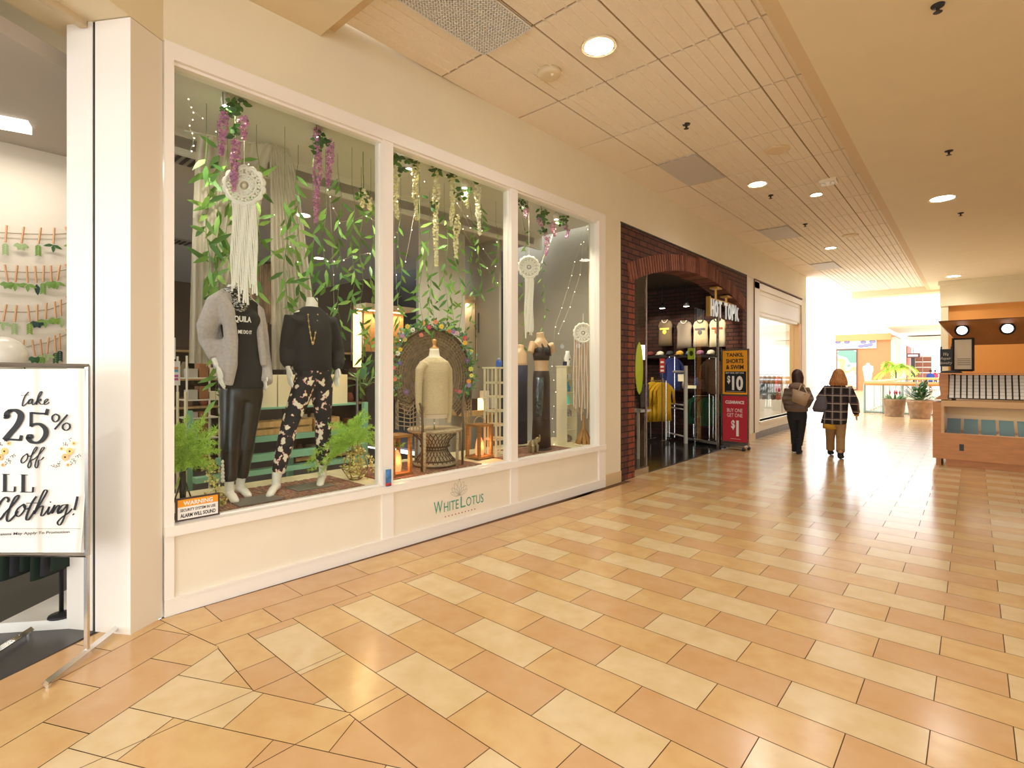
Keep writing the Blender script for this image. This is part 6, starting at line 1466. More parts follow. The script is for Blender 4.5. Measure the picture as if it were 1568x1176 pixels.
# ================================================================ NEXT SHOP
XN=-3.835; W2=mat('white_shop_front',hexc('EDE6D8'),.45)
zl=lambda u,v:PX(u,v,XN).z
Yn0=12.9; Yn1=17.4; ywL=PX(1163.5,600,XN).y; ywR=PX(1224,600,XN).y; zw0=PX(1163.5,645.7,XN).z; zw1=2.95; zg=PX(1163.5,661,XN).z
bm=B(); box(bm,(-4.0,12.46,0),(XN-.01,12.9,3.76)); box(bm,(-4.0,Yn0,zw1),(XN-.04,Yn1,3.76)); box(bm,(-4.0,Yn0,0),(XN,ywL-.02,3.72)); box(bm,(-4.0,Yn0,3.55),(XN,Yn1,3.70)); box(bm,(-4.02,Yn0,zg-.05),(XN-.03,Yn1,zw0)); box(bm,(-4.1,ywL-.05,zw0-.05),(XN+.03,Yn1,zw0))
obj('wall_white_shop',bm,W2,kind='structure')
bm=B(); box(bm,(XN-.045,Yn0+.30,3.02),(XN-.033,Yn1-.1,3.04)); box(bm,(XN-.045,Yn0+.30,3.44),(XN-.033,Yn1-.1,3.46)); obj('trim_9',bm,CREAM,kind='structure')
bm=B(); box(bm,(-4.0,Yn0,0),(XN+.004,Yn1,zg)); obj('baseboard_white_shop',bm,mat('grey_stone',hexc('7E786E'),.5,noise=.3,nscale=12),kind='structure')
bm=B(); box(bm,(XN-.02,Yn0-.015,.1),(XN+.01,Yn0,3.75)); box(bm,(XN-.02,Yn0,3.72),(XN+.02,Yn1,3.75)); obj('trim_10',bm,mat('brown_line',hexc('6A4A3A'),.6),kind='structure')
bm=B(); box(bm,(-3.98,ywL,zw0),(-3.97,ywR,zw1)); obj('window_6',bm,GL,kind='structure')
bm=B(); box(bm,(-4.2,ywR,0),(XN-.01,17.9,3.0)); obj('trim_11',bm,mat('tan_post',hexc('DDB078'),.6),kind='structure')
bm=B(); box(bm,(-9,Yn0-.1,-.03),(-4.0,17.9,.0)); obj('floor_white_shop',bm,W2,kind='structure'); bm=B(); box(bm,(-9,17.8,0),(-4.2,17.88,3.55)); obj('wall_white_shop_end',bm,W2,kind='structure'); bm=B(); box(bm,(-9.1,Yn0,0),(-9,17.8,3.6)); obj('wall_white_shop_back',bm,W2,kind='structure'); bm=B(); box(bm,(-9,Yn0-.1,3.55),(-4.0,17.9,3.65)); obj('ceiling_white_shop',bm,W2,kind='structure')
area('white_shop_fill',(-6,15.3,3.5),2.5,3.5,170,(1,.96,.9))  # added light without a fitting; bright room stands in for atrium reflections
random.seed(9)
for k in range(3):
    y=16.9; x=-4.6-k*.9; t=thing('clothes_rack',['nearest','middle','farthest'][k]+' rack of mixed clothes at the end of the white-fronted shop','clothes rack',(x,y,0),'racks in the white-fronted shop')
    bm=B(); tube(bm,[(x-.35,y,1.5),(x+.35,y,1.5)],.015,6); tube(bm,[(x-.35,y,0),(x-.35,y,1.5)],.015,6); tube(bm,[(x+.35,y,0),(x+.35,y,1.5)],.015,6); obj('frame',bm,CHR,t)
    for q in range(5):
        c_=random.choice(['8A8078','B83A44','4A4A52','C8D0CC','5A6A78','D8CFC0']); bm=B(); garment(bm,Vector((x-.26+q*.13,y,.75)),Vector((0,1,0)),Vector((1,0,0)),.42,.72,.3,.03); obj('garment',bm,mat('rk_'+c_,hexc(c_),.85),t,True)
t=thing('planter','grey conical planter with a branching pink plant in the white-fronted shop window','planter',(-4.7,14.8,0)); bm=B(); lathe(bm,[(.12,0),(.15,.05),(.26,.5),(.28,.55),(.24,.55),(.2,.45)],(-4.7,14.8,.35),20); lathe(bm,[(.1,0),(.03,.02),(.03,.36)],(-4.7,14.8,0),12); obj('pot',bm,mat('grey_pot',hexc('8A8070'),.7),t,True)
bm=B()
for k in range(26):
    an=random.uniform(0,2*PI); e=Vector((-4.7+math.cos(an)*.22,14.8+math.sin(an)*.22,1.0+random.uniform(0,.45))); tube(bm,[(-4.7,14.8,.85),e],.006,4,0); sph(bm,e,.035,6,random.choice((1,1,2)))
obj('branches',bm,[STEM,mat('pink_bud',hexc('B0606A'),.7),DKG],t,True)
# ================================================================ ATRIUM AND BEYOND
AW=mat('atrium_white',hexc('F6F2EA'),.7)
bm=B(); box(bm,(-12.2,17.95,0),(-12,62,7)); box(bm,(-12,17.9,0),(-3.84,17.96,4.75)) ; obj('wall_atrium_left',bm,AW,kind='structure')
# right end of the corridor: pier, bulkhead, orange wall
YP_=20.7
xa=PY(1440.5,500,YP_).x; xb=PY(1452,500,YP_).x; zb_=PY(1460,468,YP_).z
bm=B(); box(bm,(xa,YP_,0),(xb,YP_+.5,zb_)); box(bm,(xa-.02,YP_-.06,zb_),(3.4,YP_+.5,4.40)); box(bm,(xa-.06,YP_-.12,4.2),(3.4,YP_+.55,4.42)); obj('wall_pier',bm,CREAM2,kind='structure')
bm=B(); box(bm,(xb,YP_+.15,0),(3.4,YP_+.3,zb_+.02)); obj('wall_orange',bm,ORG,kind='structure')
# far orange shop
o0,o1=PZ(1280,597,0),PZ(1364,600,0); YF_=o0.y; d0=(o0-CAMP).dot(Fv)
def FY(u,v,Y=None): return PY(u,v,Y or YF_)
def fbx(bm,u0,v0,u1,v1,Y,th=.3):
    p=PY(u0,v0,Y);q=PY(u1,v1,Y); 
    if p.z==q.z: return
    box(bm,(min(p.x,q.x),Y,min(p.z,q.z)),(max(p.x,q.x),Y+th,max(p.z,q.z)))
OC=mat('far_orange',hexc('DB8A5C'),.6); OT=mat('far_tan_band',hexc('DE9E66'),.6)
bm=B(); p=FY(1280,514);q=FY(1364,514); x0,x1,zt=p.x,q.x,p.z
box(bm,(x0,YF_,0),(x1,YF_+8,zt)); obj('wall_orange_shop',bm,OC,kind='structure')
bm=B(); fbx(bm,1279,513,1364.5,520,YF_-.25,.25); obj('trim_12',bm,OT,kind='structure')
o=thing('fascia_sign','white fascia strip with small lilac shapes on the far orange shop','sign',FY(1310,530)); bm=B(); fbx(bm,1280,522,1342,533,YF_-.12,.1); obj('board',bm,AW,o)
for u,v in ((1283,524),(1297,524),(1322,524),(1336,523),(1318,530),(1326,529),(1332,528)): c=FY(u,v,YF_-.14); bm=B(); sph(bm,c,(.22,.03,.14),8); obj('lilac_shape',bm,mat('lilac',hexc('8A8AB8'),.6),o,True)
o=thing('shop_poster','large pink and teal window poster on the far orange shop','poster',FY(1297,597)); bm=B(); fbx(bm,1281,535,1313,597,YF_-.1,.08); obj('frame',bm,mat('poster_dark',hexc('6E5A58'),.5),o)
PM=mat('poster_print',hexc('F0C8A8'),.5); speckle(PM,[(0,hexc('F4DCC8')),(.46,hexc('EDB088')),(.54,hexc('F2E6DC')),(.62,hexc('7AA89C'))],.55); bm=B(); fbx(bm,1282,537,1311,596,YF_-.14,.04); obj('print',bm,PM,o)
# side of the far shops running right, ceiling of the far corridor
YS_=YF_+34
bm=B(); p=FY(1364,600); box(bm,(p.x,YF_+.01,0),(p.x+.0+.3,YF_+40,4.3)); obj('wall_far_left',bm,mat('far_wall',hexc('D8CFC0'),.6),kind='structure')
bm=B(); box(bm,(p.x-.2,YF_-2.0,5.0),(9,YF_+40,5.6)); box(bm,(p.x,YF_+12,4.5),(9,YF_+40,4.9)); obj('ceiling_far',bm,mat('far_ceiling',hexc('E6DFD2'),.7),kind='structure')
for k,(y0,c_,l) in enumerate([(3,'E8ECEC','tall white poster on the far side wall nearest the orange corner'),(9,'B0402E','red display window on the far side wall'),(16,'8A9A90','grey-green display window on the far side wall'),(24,'E0A0A0','pink display window farthest along the side wall')]):
    bm=B(); box(bm,(p.x+.3,YF_+y0,.6 if k else 1.6),(p.x+.36,YF_+y0+(4.5),3.9)); obj('display_window',bm,mat('dw_'+c_,hexc(c_),.5),None,label=l,cat='display window')
bm=B(); box(bm,(-2,YF_+39,0),(9,YF_+39.3,5)); obj('wall_far_end',bm,AW,kind='structure')
# railing around the opening
RW=mat('rail_wood',hexc('D39A56'),.45); RG=mat('rail_green',hexc('8A9C90'),.4,.3); BAR=mat('bar_white',hexc('D8E0DC'),.4,.2)
def railing(a,b,label,n,h=1.18):
    a=Vector((a.x,a.y,0)); b=Vector((b.x,b.y,0)); t=thing('railing',label,'railing',(a+b)/2); Z=Vector((0,0,1))
    bm=B(); tube(bm,[a+Z*(h-.05),b+Z*(h-.05)],.075,4); obj('handrail',bm,RW,t,norm=True)
    bm=B(); tube(bm,[a+Z*.05,b+Z*.05],.04,4); obj('bottom_rail',bm,RG,t,norm=True)
    for k in range(n+1):
        q=a.lerp(b,k/n); bm=B(); big=k%7==0; tube(bm,[q,q+Z*(h-.06)],.035 if big else .014,4); obj('post' if big else 'baluster',bm,RG if big else BAR,t)
    return t
ra,rb=PZ(1323.5,632,0),PZ(1446,638,0); railing(ra,rb,'wooden-topped railing behind the two stone planters',28)
rc=Vector((ra.x-.0,ra.y+16,0)); railing(ra+Vector((0,.1,0)),rc,'railing running away from the camera along the opening',42)
railing(rc+Vector((.1,0,0)),rc+Vector((7,.0,0)),'far railing closing the opening, beside the palm',28)
# stone planters
ST=mat('planter_stone',hexc('A98C70'),.8,noise=.35,nscale=5,bump=.4)
def planter(u,vb,vt,w0,w1,label,kind):
    c=PZ(u,vb,0); k_=(c-CAMP).dot(Fv)/FPX; h=(vb-vt)*k_; r0,r1=w0*k_/2,w1*k_/2; c=c+Vector((0,r0,0)); t=thing('planter',label,'planter',c,'stone planters by the railing')
    bm=B(); lathe(bm,[(r0,0),(r0*1.02,h*.05),(r1*.96,h*.86),(r1,h*.87),(r1*1.02,h),(r1*.9,h),(r1*.85,h*.85)],c,28); obj('pot',bm,ST,t,True)
    bm=B(); top=c+Vector((0,0,h*.9)); lathe(bm,[(r1*.87,0),(0,.02)],top,20); obj('soil',bm,mat('soil',hexc('3A2A1E'),.9),t)
    bm=B(); n=60 if kind else 46
    for k in range(n):
        an=random.uniform(0,2*PI); el=random.uniform(.3,1.4); d=Vector((math.cos(an)*math.cos(el),math.sin(an)*math.cos(el),math.sin(el)))
        if kind: q=top+d*random.uniform(.15,.62); tube(bm,[top,q],.006,4,1); leaf(bm,q,d+Vector((random.gauss(0,.5),random.gauss(0,.5),0)),(0,0,1),.26,.075,0,.3)
        else: q=top+Vector((math.cos(an)*r1*.6,math.sin(an)*r1*.6,0)); leaf(bm,q,d,(0,0,1),.26,.03,0,.3)
    obj('foliage',bm,[DKG if kind else VG[1],STEM],t)
    if not kind:
        for k in range(6):
            q=top+Vector((random.uniform(-.15,.15),random.uniform(-.1,.1),.2)); bm=B(); loft(bm,[(q,(.01,0,0),(0,.01,0)),(q+Vector((0,0,.08)),(.03,0,0),(0,.03,0)),(q+Vector((0,0,.16)),(.004,0,0),(0,.004,0))],8); obj('flower',bm,mat('red_bract',hexc('C03A5A'),.6),t,True)
planter(1368,638,611,24,30,'left stone planter with spiky leaves and small red flowers',0)
planter(1408,641.5,613,25,35,'right stone planter with a dark rubber plant',1)
# palm, dress form, directory sign, distant people
pc=PZ(1372,604,0); t=thing('potted_palm','bright yellow-green palm beyond the railing','plant',pc); k_=(pc-CAMP).dot(Fv)/FPX; bm=B(); cr=pc+Vector((0,0,(604-566)*k_))
tube(bm,[pc+Vector((0,0,.4)),cr],.05,6,1)
for k in range(16):
    an=2*PI*k/16; L=random.uniform(26,36)*k_; el=random.uniform(.3,1.2); pts=[cr+Vector((math.cos(an)*L*s*math.cos(el),math.sin(an)*L*s*math.cos(el),L*s*math.sin(el)-L*.7*s*s)) for s in [i/8 for i in range(9)]]
    tube(bm,pts,.015,4,0)
    for i in range(1,9):
        for sg in (-1,1):
            d=(pts[i]-pts[i-1]).normalized(); sd_=d.cross(Vector((0,0,1))).normalized()*sg; leaf(bm,pts[i],d+sd_,Vector((0,0,1)),L*.34,L*.05,0,.4)
obj('fronds',bm,[mat('palm_green',hexc('B9D84A'),.5),STEM],t); bm=B(); lathe(bm,[(.35,0),(.45,.5),(.42,.5),(0,.45)],pc,20); obj('pot',bm,ST,t,True)
pc=PZ(1329,600,0); k_=(pc-CAMP).dot(Fv)/FPX; t=thing('dress_form','white dress form standing before the far orange wall','dress form',pc)
bm=B(); z=lambda v:Vector((pc.x,pc.y,(600-v)*k_)); X_=Vector((k_,0,0)); Y_=Vector((0,k_*.6,0))
loft(bm,[(z(588),X_*3.5,Y_*3.5),(z(578),X_*5,Y_*5),(z(572),X_*5.5,Y_*5),(z(566),X_*7,Y_*5),(z(561),X_*6.5,Y_*5),(z(559),X_*2.5,Y_*2.5),(z(556),X_*2,Y_*2)],14); obj('torso',bm,AW,t,True)
bm=B(); tube(bm,[pc,z(588)],.06,6); obj('pole',bm,CHR,t)
pc=PZ(1398,600,0); k_=(pc-CAMP).dot(Fv)/FPX; t=thing('directory_sign','black T-shaped directory sign beside the palm','sign',pc)
bm=B(); box(bm,(pc.x-2.4*k_,pc.y,0),(pc.x+2.4*k_,pc.y+.3,52*k_)); obj('post',bm,BLK,t); bm=B(); box(bm,(pc.x-8*k_,pc.y-.1,52*k_),(pc.x+8.5*k_,pc.y+.4,59*k_)); obj('head_panel',bm,mat('dark_red_board',hexc('5A3434'),.5),t)
bm=B(); box(bm,(pc.x-6*k_,pc.y-.14,54*k_),(pc.x+6*k_,pc.y-.1,57*k_)); obj('panel_text',bm,WI,t)
for u,v0,v1,c_,l in ((1425,566,600,'2F4A9A','person in a blue top far beyond the railing'),(1432,564,592,'C03A4A','person in red, farthest away beyond the railing')):
    pc=PZ(u,v1,0); k_=1.7/(pc.y*0+1.7); H_=1.68; t=thing('person',l,'person',pc)
    bm=B(); Zz=lambda f:pc+Vector((0,0,H_*f)); X1=Vector((1,0,0)); Y1=Vector((0,1,0))
    loft(bm,[(Zz(.5),X1*.16,Y1*.11),(Zz(.62),X1*.14,Y1*.10),(Zz(.74),X1*.18,Y1*.12),(Zz(.81),X1*.17,Y1*.10),(Zz(.84),X1*.05,Y1*.05),(Zz(.88),X1*.05,Y1*.05)],14); sph(bm,Zz(.93),(.085,.1,.115),12)
    for s in (-1,1): tube(bm,[Zz(.5)+X1*s*.08,Zz(.27)+X1*s*.09,Zz(.04)+X1*s*.09,Zz(.02)+X1*s*.09+Y1*.1],[.085,.06,.04,.035],10); tube(bm,[Zz(.79)+X1*s*.17,Zz(.62)+X1*s*.22,Zz(.47)+X1*s*.20],[.05,.042,.03],10)
    part('body',bm,mat('skin_far',hexc('B98466'),.6),t,.02,3)
    bm=B(); loft(bm,[(Zz(.46),X1*.18,Y1*.13),(Zz(.62),X1*.17,Y1*.13),(Zz(.74),X1*.21,Y1*.14),(Zz(.81),X1*.19,Y1*.12),(Zz(.845),X1*.07,Y1*.07)],14)
    for s in (-1,1): tube(bm,[Zz(.79)+X1*s*.17,Zz(.62)+X1*s*.22,Zz(.50)+X1*s*.20],[.065,.055,.045],10)
    part('top',bm,mat('far_top_'+c_,hexc(c_),.8),t,.02,3)
    bm=B()
    for s in (-1,1): tube(bm,[Zz(.5)+X1*s*.08,Zz(.27)+X1*s*.09,Zz(.05)+X1*s*.09],[.1,.075,.06],10)
    obj('trousers',bm,mat('far_trousers',(.03,.03,.04),.8),t,True); bm=B(); sph(bm,Zz(.945),(.095,.11,.115),12); obj('hair',bm,mat('hair_dark',hexc('2E1C12'),.7),t,True)
# brown display shelving far down the corridor
for k,(u0,u1,l) in enumerate([(1401,1412,'left half of the brown shelving far down the right corridor'),(1413,1426,'right half of the brown shelving far down the right corridor')]):
    a=PY(u0,545,62); b=PY(u1,572,62); t=thing('display_shelving',l,'shelf',(a.x,62,0),'far brown shelving'); bm=B(); box(bm,(a.x,62,0),(b.x,62.6,a.z)); obj('cabinet',bm,mat('far_brown',hexc('9A6650'),.6),t)
    for q in range(4): bm=B(); z=1.4+q*.5; box(bm,(a.x,61.9,z),(b.x,62,z+.08)); obj('shelf_edge',bm,WI,t)
# ================================================================ JEWELLERY KIOSK
KW=mat('kiosk_wood',hexc('CF9058'),.45,noise=.12,nscale=4,stretch=(1,1,5)); YK=11.45
kx=lambda u:PY(u,600,YK).x; kz=lambda v:PY(1441,v,YK).z
XR=1.35
t=thing('display_kiosk','light wooden jewellery kiosk counter at the right','kiosk',((kx(1428)+XR)/2,YK+.4,0))
bm=B(); box(bm,(kx(1428),YK+.02,.12),(kx(1441),YK+.9,kz(616))); box(bm,(kx(1433),YK+.08,0),(kx(1441),YK+.9,.12)); obj('side_cabinet',bm,KW,t)
zg0,zg1=kz(663),kz(622)
bm=B(); box(bm,(kx(1441),YK,.12),(XR,YK+.9,zg0)); box(bm,(kx(1448),YK+.06,0),(XR,YK+.9,.12)); obj('body',bm,KW,t)
bm=B(); box(bm,(kx(1441),YK,zg0),(kx(1445.5),YK+.9,zg1)); box(bm,(kx(1441),YK-.01,zg1),(XR,YK+.9,kz(613))); box(bm,(kx(1445),YK+.75,zg0),(XR,YK+.9,zg1)); obj('frame',bm,mat('kiosk_pale_wood',hexc('DDB27A'),.4),t)
bm=B(); box(bm,(kx(1445.5),YK+.005,zg0),(XR,YK+.012,zg1)); obj('glass',bm,GL,t)
bm=B(); box(bm,(kx(1469),YK-.008,kz(688)),(kx(1476),YK,kz(678))); obj('socket_plate',bm,BLK,t)
for k in range(6):
    x=kx(1449)+k*.22; bm=B(); extr(bm,[Vector((x,YK+.12,zg0)),Vector((x+.18,YK+.12,zg0)),Vector((x+.18,YK+.5,zg0+.22)),Vector((x,YK+.5,zg0+.22))],(0,.03,.0)); obj('jewellery_tray',bm,mat('teal_velvet',hexc('2C4644'),.8),None,label=['leftmost','second','third','fourth','fifth','rightmost'][k]+' sloping grey-green jewellery tray inside the kiosk glass',cat='tray',group='trays in the kiosk',norm=True)
area('kiosk_light',((kx(1446)+XR)/2,YK+.3,zg1-.02),1.2,.1,4,(1,.93,.8))
# tilted card rack on the counter
t=thing('card_rack','wooden slanted rack with rows of white jewellery cards on the kiosk','rack',(kx(1455),YK+.3,kz(613)))
bm=B(); x0_,x1_=kx(1433),kx(1450); z0_=kz(612)
extr(bm,[Vector((x0_-.02,YK+.04,z0_)),Vector((x0_+.06,YK+.04,z0_+.08)),Vector((kx(1437),YK+.04,z0_+.30)),Vector((kx(1438),YK+.04,kz(573))),Vector((kx(1452),YK+.04,kz(573))),Vector((kx(1452),YK+.04,z0_))],(0,.5,0)); obj('side_panel',bm,KW,t,norm=True)
bm=B(); extr(bm,[Vector((kx(1451),YK,z0_+.02)),Vector((XR-.3,YK,z0_+.02)),Vector((XR-.3,YK+.25,kz(574))),Vector((kx(1451),YK+.25,kz(574)))],(0,.03,0)); obj('back_board',bm,BLK,t,norm=True)
for r_ in range(7):
    for q in range(12):
        x=kx(1453.5)+q*.078; s=(r_+.15)/7; z=z0_+.03+(kz(575)-z0_-.03)*s; y=YK-.01+.25*s
        if x>XR-.4: continue
        bm=B(); box(bm,(x,y-.01,z),(x+.058,y-.004,z+.052)); obj('jewellery_card',bm,WI,t)
bm=B(); box(bm,(kx(1436),YK-.05,kz(573)),(XR,YK+.5,kz(571))); obj('top_board',bm,KW,t)
bm=B(); c=Vector((kx(1456),YK+.1,kz(571))); loft(bm,[(c,Vector((.15,0,0)),Vector((0,.1,0))),(c+Vector((0,0,.03)),Vector((.13,0,0)),Vector((0,.09,0))),(c+Vector((.02,0,.04)),Vector((.05,0,0)),Vector((0,.05,0)))],12); obj('card_holder',bm,BLK,None,True,'small dark stack lying on top of the card rack','tray')
# sign
o=thing('notice_sign','black square sign with pale script on the kiosk','sign',(kx(1447),YK+.3,kz(571)))
bm=B(); box(bm,(kx(1438),YK+.25,kz(561)),(kx(1457.5),YK+.28,kz(534))); obj('board',bm,INK,o)
for s,v,w in (('We',542,.07),('Repair',549,.14),('Jewelry',556,.17)):
    bm=B(); text_bm(bm,s,frame(Vector((kx(1447.5),YK+.247,kz(v))),(1,0,0),(0,0,1)),w,.06,shear=.3,depth=.002); obj('lettering',bm,mat('pale_gold',hexc('D8CFB4'),.5),o)
bm=B(); tube(bm,[(kx(1440),YK+.30,kz(571)),(kx(1440),YK+.30,kz(530))],.012,6); tube(bm,[(kx(1456),YK+.30,kz(571)),(kx(1456),YK+.30,kz(530))],.012,6); obj('post',bm,BLK,o)
o=thing('notice_board','black framed panel with pale sheet on the kiosk post','panel',(kx(1466),YK+.35,kz(571)))
bm=B(); 
for a_,b_ in (((1458.5,517),(1458.5,568)),((1459,567),(1490,567)),((1459,518),(1490,518)),((1490,517),(1490,568))): tube(bm,[Vector((kx(a_[0]),YK+.33,kz(a_[1]))),Vector((kx(b_[0]),YK+.33,kz(b_[1])))],.018,4)
obj('frame',bm,BLK,o); bm=B(); box(bm,(kx(1460),YK+.34,kz(566)),(kx(1489),YK+.35,kz(519))); obj('sheet',bm,mat('pale_sheet',hexc('E8D8B8'),.6),o); bm=B()
for v in (549,552,555,558): box(bm,(kx(1465),YK+.33,kz(v+1)),(kx(1486),YK+.34,kz(v)))
obj('text_lines',bm,mat('grey_print',hexc('8A7A68'),.6),o)
# canopy
t=thing('kiosk_canopy','wooden corner canopy with round lamps above the kiosk','canopy',(kx(1490),YK+.6,kz(520)))
zt_=kz(493)
bm=B(); ap=Vector((kx(1437),YK-.1,zt_)); ap2=Vector((XR+.2,YK-.1,zt_)); 
face(bm,[ap,ap2,Vector((XR+.2,YK+.5,kz(528))),Vector((kx(1470),YK+.5,kz(528)))]); face(bm,[ap,Vector((kx(1470),YK+.5,kz(528))),Vector((kx(1470),YK+1.2,kz(528))),Vector((kx(1437),YK+1.5,zt_))])
face(bm,[ap+Vector((0,0,.01)),ap2+Vector((0,0,.01)),Vector((XR+.2,YK+1.5,zt_+.01)),Vector((kx(1437),YK+1.5,zt_+.01))]); obj('panels',bm,mat('canopy_wood',hexc('A8703E'),.5,noise=.15,nscale=4),t)
for x in (kx(1473),kx(1473)+.55,kx(1473)+1.1):
    c=Vector((x,YK+.02,kz(507))); bm=B(); tube(bm,[c,c+Vector((0,.2,.02))],[.10,.06],16); obj('lamp_shade',bm,BLK,t,True); bm=B(); tube(bm,[c-Vector((0,.008,0)),c],[.07,.07],16); obj('lamp_lens',bm,mat('cool_lens',(.85,.93,1),.4,emit=3),t,True)
for x in (kx(1459),XR-.05):
    bm=B(); tube(bm,[(x,YK+.45,kz(613)),(x,YK+.45,kz(525))],.03,4); obj('post',bm,BLK,t)
# ================================================================ TWO WOMEN WALKING AWAY
YW=11.27
def JY(d,Y): return {n:PY(q[0],q[1],Y+(q[2] if len(q)>2 else 0)) for n,q in d.items()}
SX=Vector((1,0,0)); BK=Vector((0,-1,0)); SKN=mat('skin',hexc('D09A7C'),.55,sss=.05)
def head(bm,c,fwd,r=(.077,.098,.115)):
    sph(bm,c,r,16); sph(bm,c+fwd*.03-Vector((0,0,.06)),(.055,.07,.06),12); sph(bm,c+fwd*.105-Vector((0,0,.02)),(.014,.022,.026),8)
    for s in (-1,1): sph(bm,c+SX*s*.078-Vector((0,0,.015)),(.012,.022,.032),8); sph(bm,c+fwd*.085+SX*s*.032+Vector((0,0,.01)),(.018,.012,.012),8)
    sph(bm,c+fwd*.095-Vector((0,0,.062)),(.026,.012,.010),8)
fwd=Vector((0,1,0))
J=JY(dict(neck=(1221,586),base=(1221,593),chest=(1221,604),waist=(1220,618),pelvis=(1220,634),shR=(1233,597,.0),elR=(1240,611,-.05),wrR=(1236,622,.12),haR=(1232,628,.16),shL=(1208,597),elL=(1204,612,-.05),wrL=(1205,626,.05),haL=(1207,634,.10),hipR=(1227,638),hipL=(1214,638),knR=(1226.5,662,.03),knL=(1216,661,.08),anR=(1223,687,-.02),anL=(1216.5,684,.12)),YW)
for s,off in (('R',.14),('L',.14)): J['an'+s].z=.09; J['to'+s]=Vector((J['an'+s].x,J['an'+s].y+off,.02))
J['side']=SX; J['back']=BK; J['palm']=fwd
t=thing('person','woman walking away in a brown puffer jacket and black trousers, beige tote on her shoulder','person',Vector((J['anR'].x,YW,0)))
bm=B(); body_parts(bm,J,0,hw=(.155,.13,.165),dp=(.10,.09,.11)); hc=PY(1221,576,YW); head(bm,hc,fwd); part('body',bm,SKN,t,.009,3)
PUF=mat('brown_puffer',hexc('7C6656'),.6,noise=.2,nscale=5)
nt=PUF.node_tree; g=nt.nodes.new('ShaderNodeNewGeometry'); wv=nt.nodes.new('ShaderNodeTexWave'); wv.bands_direction='Z'; wv.inputs['Scale'].default_value=3.4; bp=nt.nodes.new('ShaderNodeBump'); bp.inputs['Strength'].default_value=.8; bp.inputs['Distance'].default_value=.03; nt.links.new(g.outputs['Position'],wv.inputs[0]); nt.links.new(wv.outputs[0],bp.inputs['Height']); nt.links.new(bp.outputs[0],nt.nodes['Principled BSDF'].inputs['Normal'])
q=lambda u,v,o=0:PY(u,v,YW+o)
bm=B(); loft(bm,[(q(1219.5,630),SX*.20,BK*.16),(q(1219.5,622),SX*.205,BK*.165),(q(1220,610),SX*.195,BK*.155),(q(1221,600),SX*.185,BK*.14),(q(1221,594),SX*.13,BK*.11),(q(1221,589),SX*.075,BK*.08)],22)
for s in 'RL': tube(bm,[J['sh'+s]*.8+J['chest']*.2,J['sh'+s],J['el'+s],J['wr'+s]],[.085,.088,.078,.052],14)
part('jacket',bm,PUF,t,.014,3,'brown quilted puffer jacket')
bm=B(); loft(bm,[(q(1220,594),SX*.15,BK*.13),(q(1220,590),SX*.14,BK*.13),(q(1221,585.5),SX*.09,BK*.10)],18); sph(bm,q(1220,591,-.10),(.14,.06,.07),14); part('hood',bm,mat('hood_brown',hexc('8A7260'),.8,bump=.6,nscale=40),t,.012,3,'lowered hood around the neck')
bm=B(); sph(bm,hc+Vector((0,-.01,.015)),(.10,.115,.125),18); loft(bm,[(q(1221,591,-.02),SX*.06,BK*.06),(q(1221.5,586,-.02),SX*.10,BK*.09),(q(1221.5,578,-.02),SX*.108,BK*.10),(q(1221,571,-.02),SX*.09,BK*.09)],16); part('hair',bm,mat('brown_hair',hexc('3E2417'),.5,noise=.4,nscale=18,stretch=(3,3,.4)),t,.010,3,'dark brown hair')
TRB=mat('black_denim',(.012,.013,.016),.8)
bm=B()
for s in 'RL': tube(bm,[J['hip'+s]+Vector((0,0,.1)),J['hip'+s],J['hip'+s].lerp(J['kn'+s],.5),J['kn'+s],J['kn'+s].lerp(J['an'+s],.4),J['kn'+s].lerp(J['an'+s],.78)],[.10,.105,.088,.066,.063,.056],14)
loft(bm,[(J['pelvis']-Vector((0,0,.1)),SX*.16,BK*.12),(J['pelvis']+Vector((0,0,.08)),SX*.175,BK*.13)],16); part('trousers',bm,TRB,t,.011,3,'tight black trousers')
def shoe(par,an,to,m,sole,heel=.0,boot=.21,name='boot'):
    bm=B(); tube(bm,[an+Vector((0,0,boot)),an+Vector((0,0,.02)),Vector((an.x,an.y,.05))],[.05,.05,.05],14); tube(bm,[Vector((an.x,an.y-.05,.05)),Vector((an.x,an.y+.05,.05)),Vector((to.x,to.y,.035)),Vector((to.x,to.y+.04,.03))],[.042,.046,.042,.022],12,flat=.85); o=part(name,bm,m,par,.008,3)
    if sole: bm=B(); loft(bm,[(Vector((an.x,an.y+.05,.0)),SX*.045,Vector((0,.13,0))),(Vector((an.x,an.y+.05,.018)),SX*.045,Vector((0,.13,0)))],18); obj('sole',bm,sole,o,True)
    return o
for s in 'RL': shoe(t,J['an'+s],J['to'+s],BKC,WI if s=='L' else BLK)
bag=thing('tote_bag','beige tote bag hanging on the shoulder of the woman in the brown jacket','bag',q(1227,626,-.22))
bm=B(); pts=[q(1214,596,-.22),q(1241,605,-.2),q(1234,623,-.2),q(1213,612,-.22)]; pts=[q(1215,595,-.23),q(1242,604,-.19),q(1234,622,-.19),q(1214,614,-.23)]
extr(bm,pts,(0,-.10,0)); bmesh.ops.bevel(bm,geom=bm.edges[:],offset=.012,segments=2,affect='EDGES'); obj('body',bm,mat('beige_leather',hexc('B79A7A'),.5,noise=.08,nscale=6),bag,True,norm=True)
bm=B(); tube(bm,[q(1223,598,-.28),q(1227,588,-.2),q(1229,592,-.06)],.009,6); tube(bm,[q(1236,602,-.26),q(1230,590,-.1),q(1229,592,-.06)],.009,6); obj('strap',bm,mat('pale_strap',hexc('D8BE9A'),.5),bag,True)
bm=B(); sph(bm,q(1233,603,-.31),(.02,.01,.012),8); obj('clasp',bm,GOLD,bag,True)
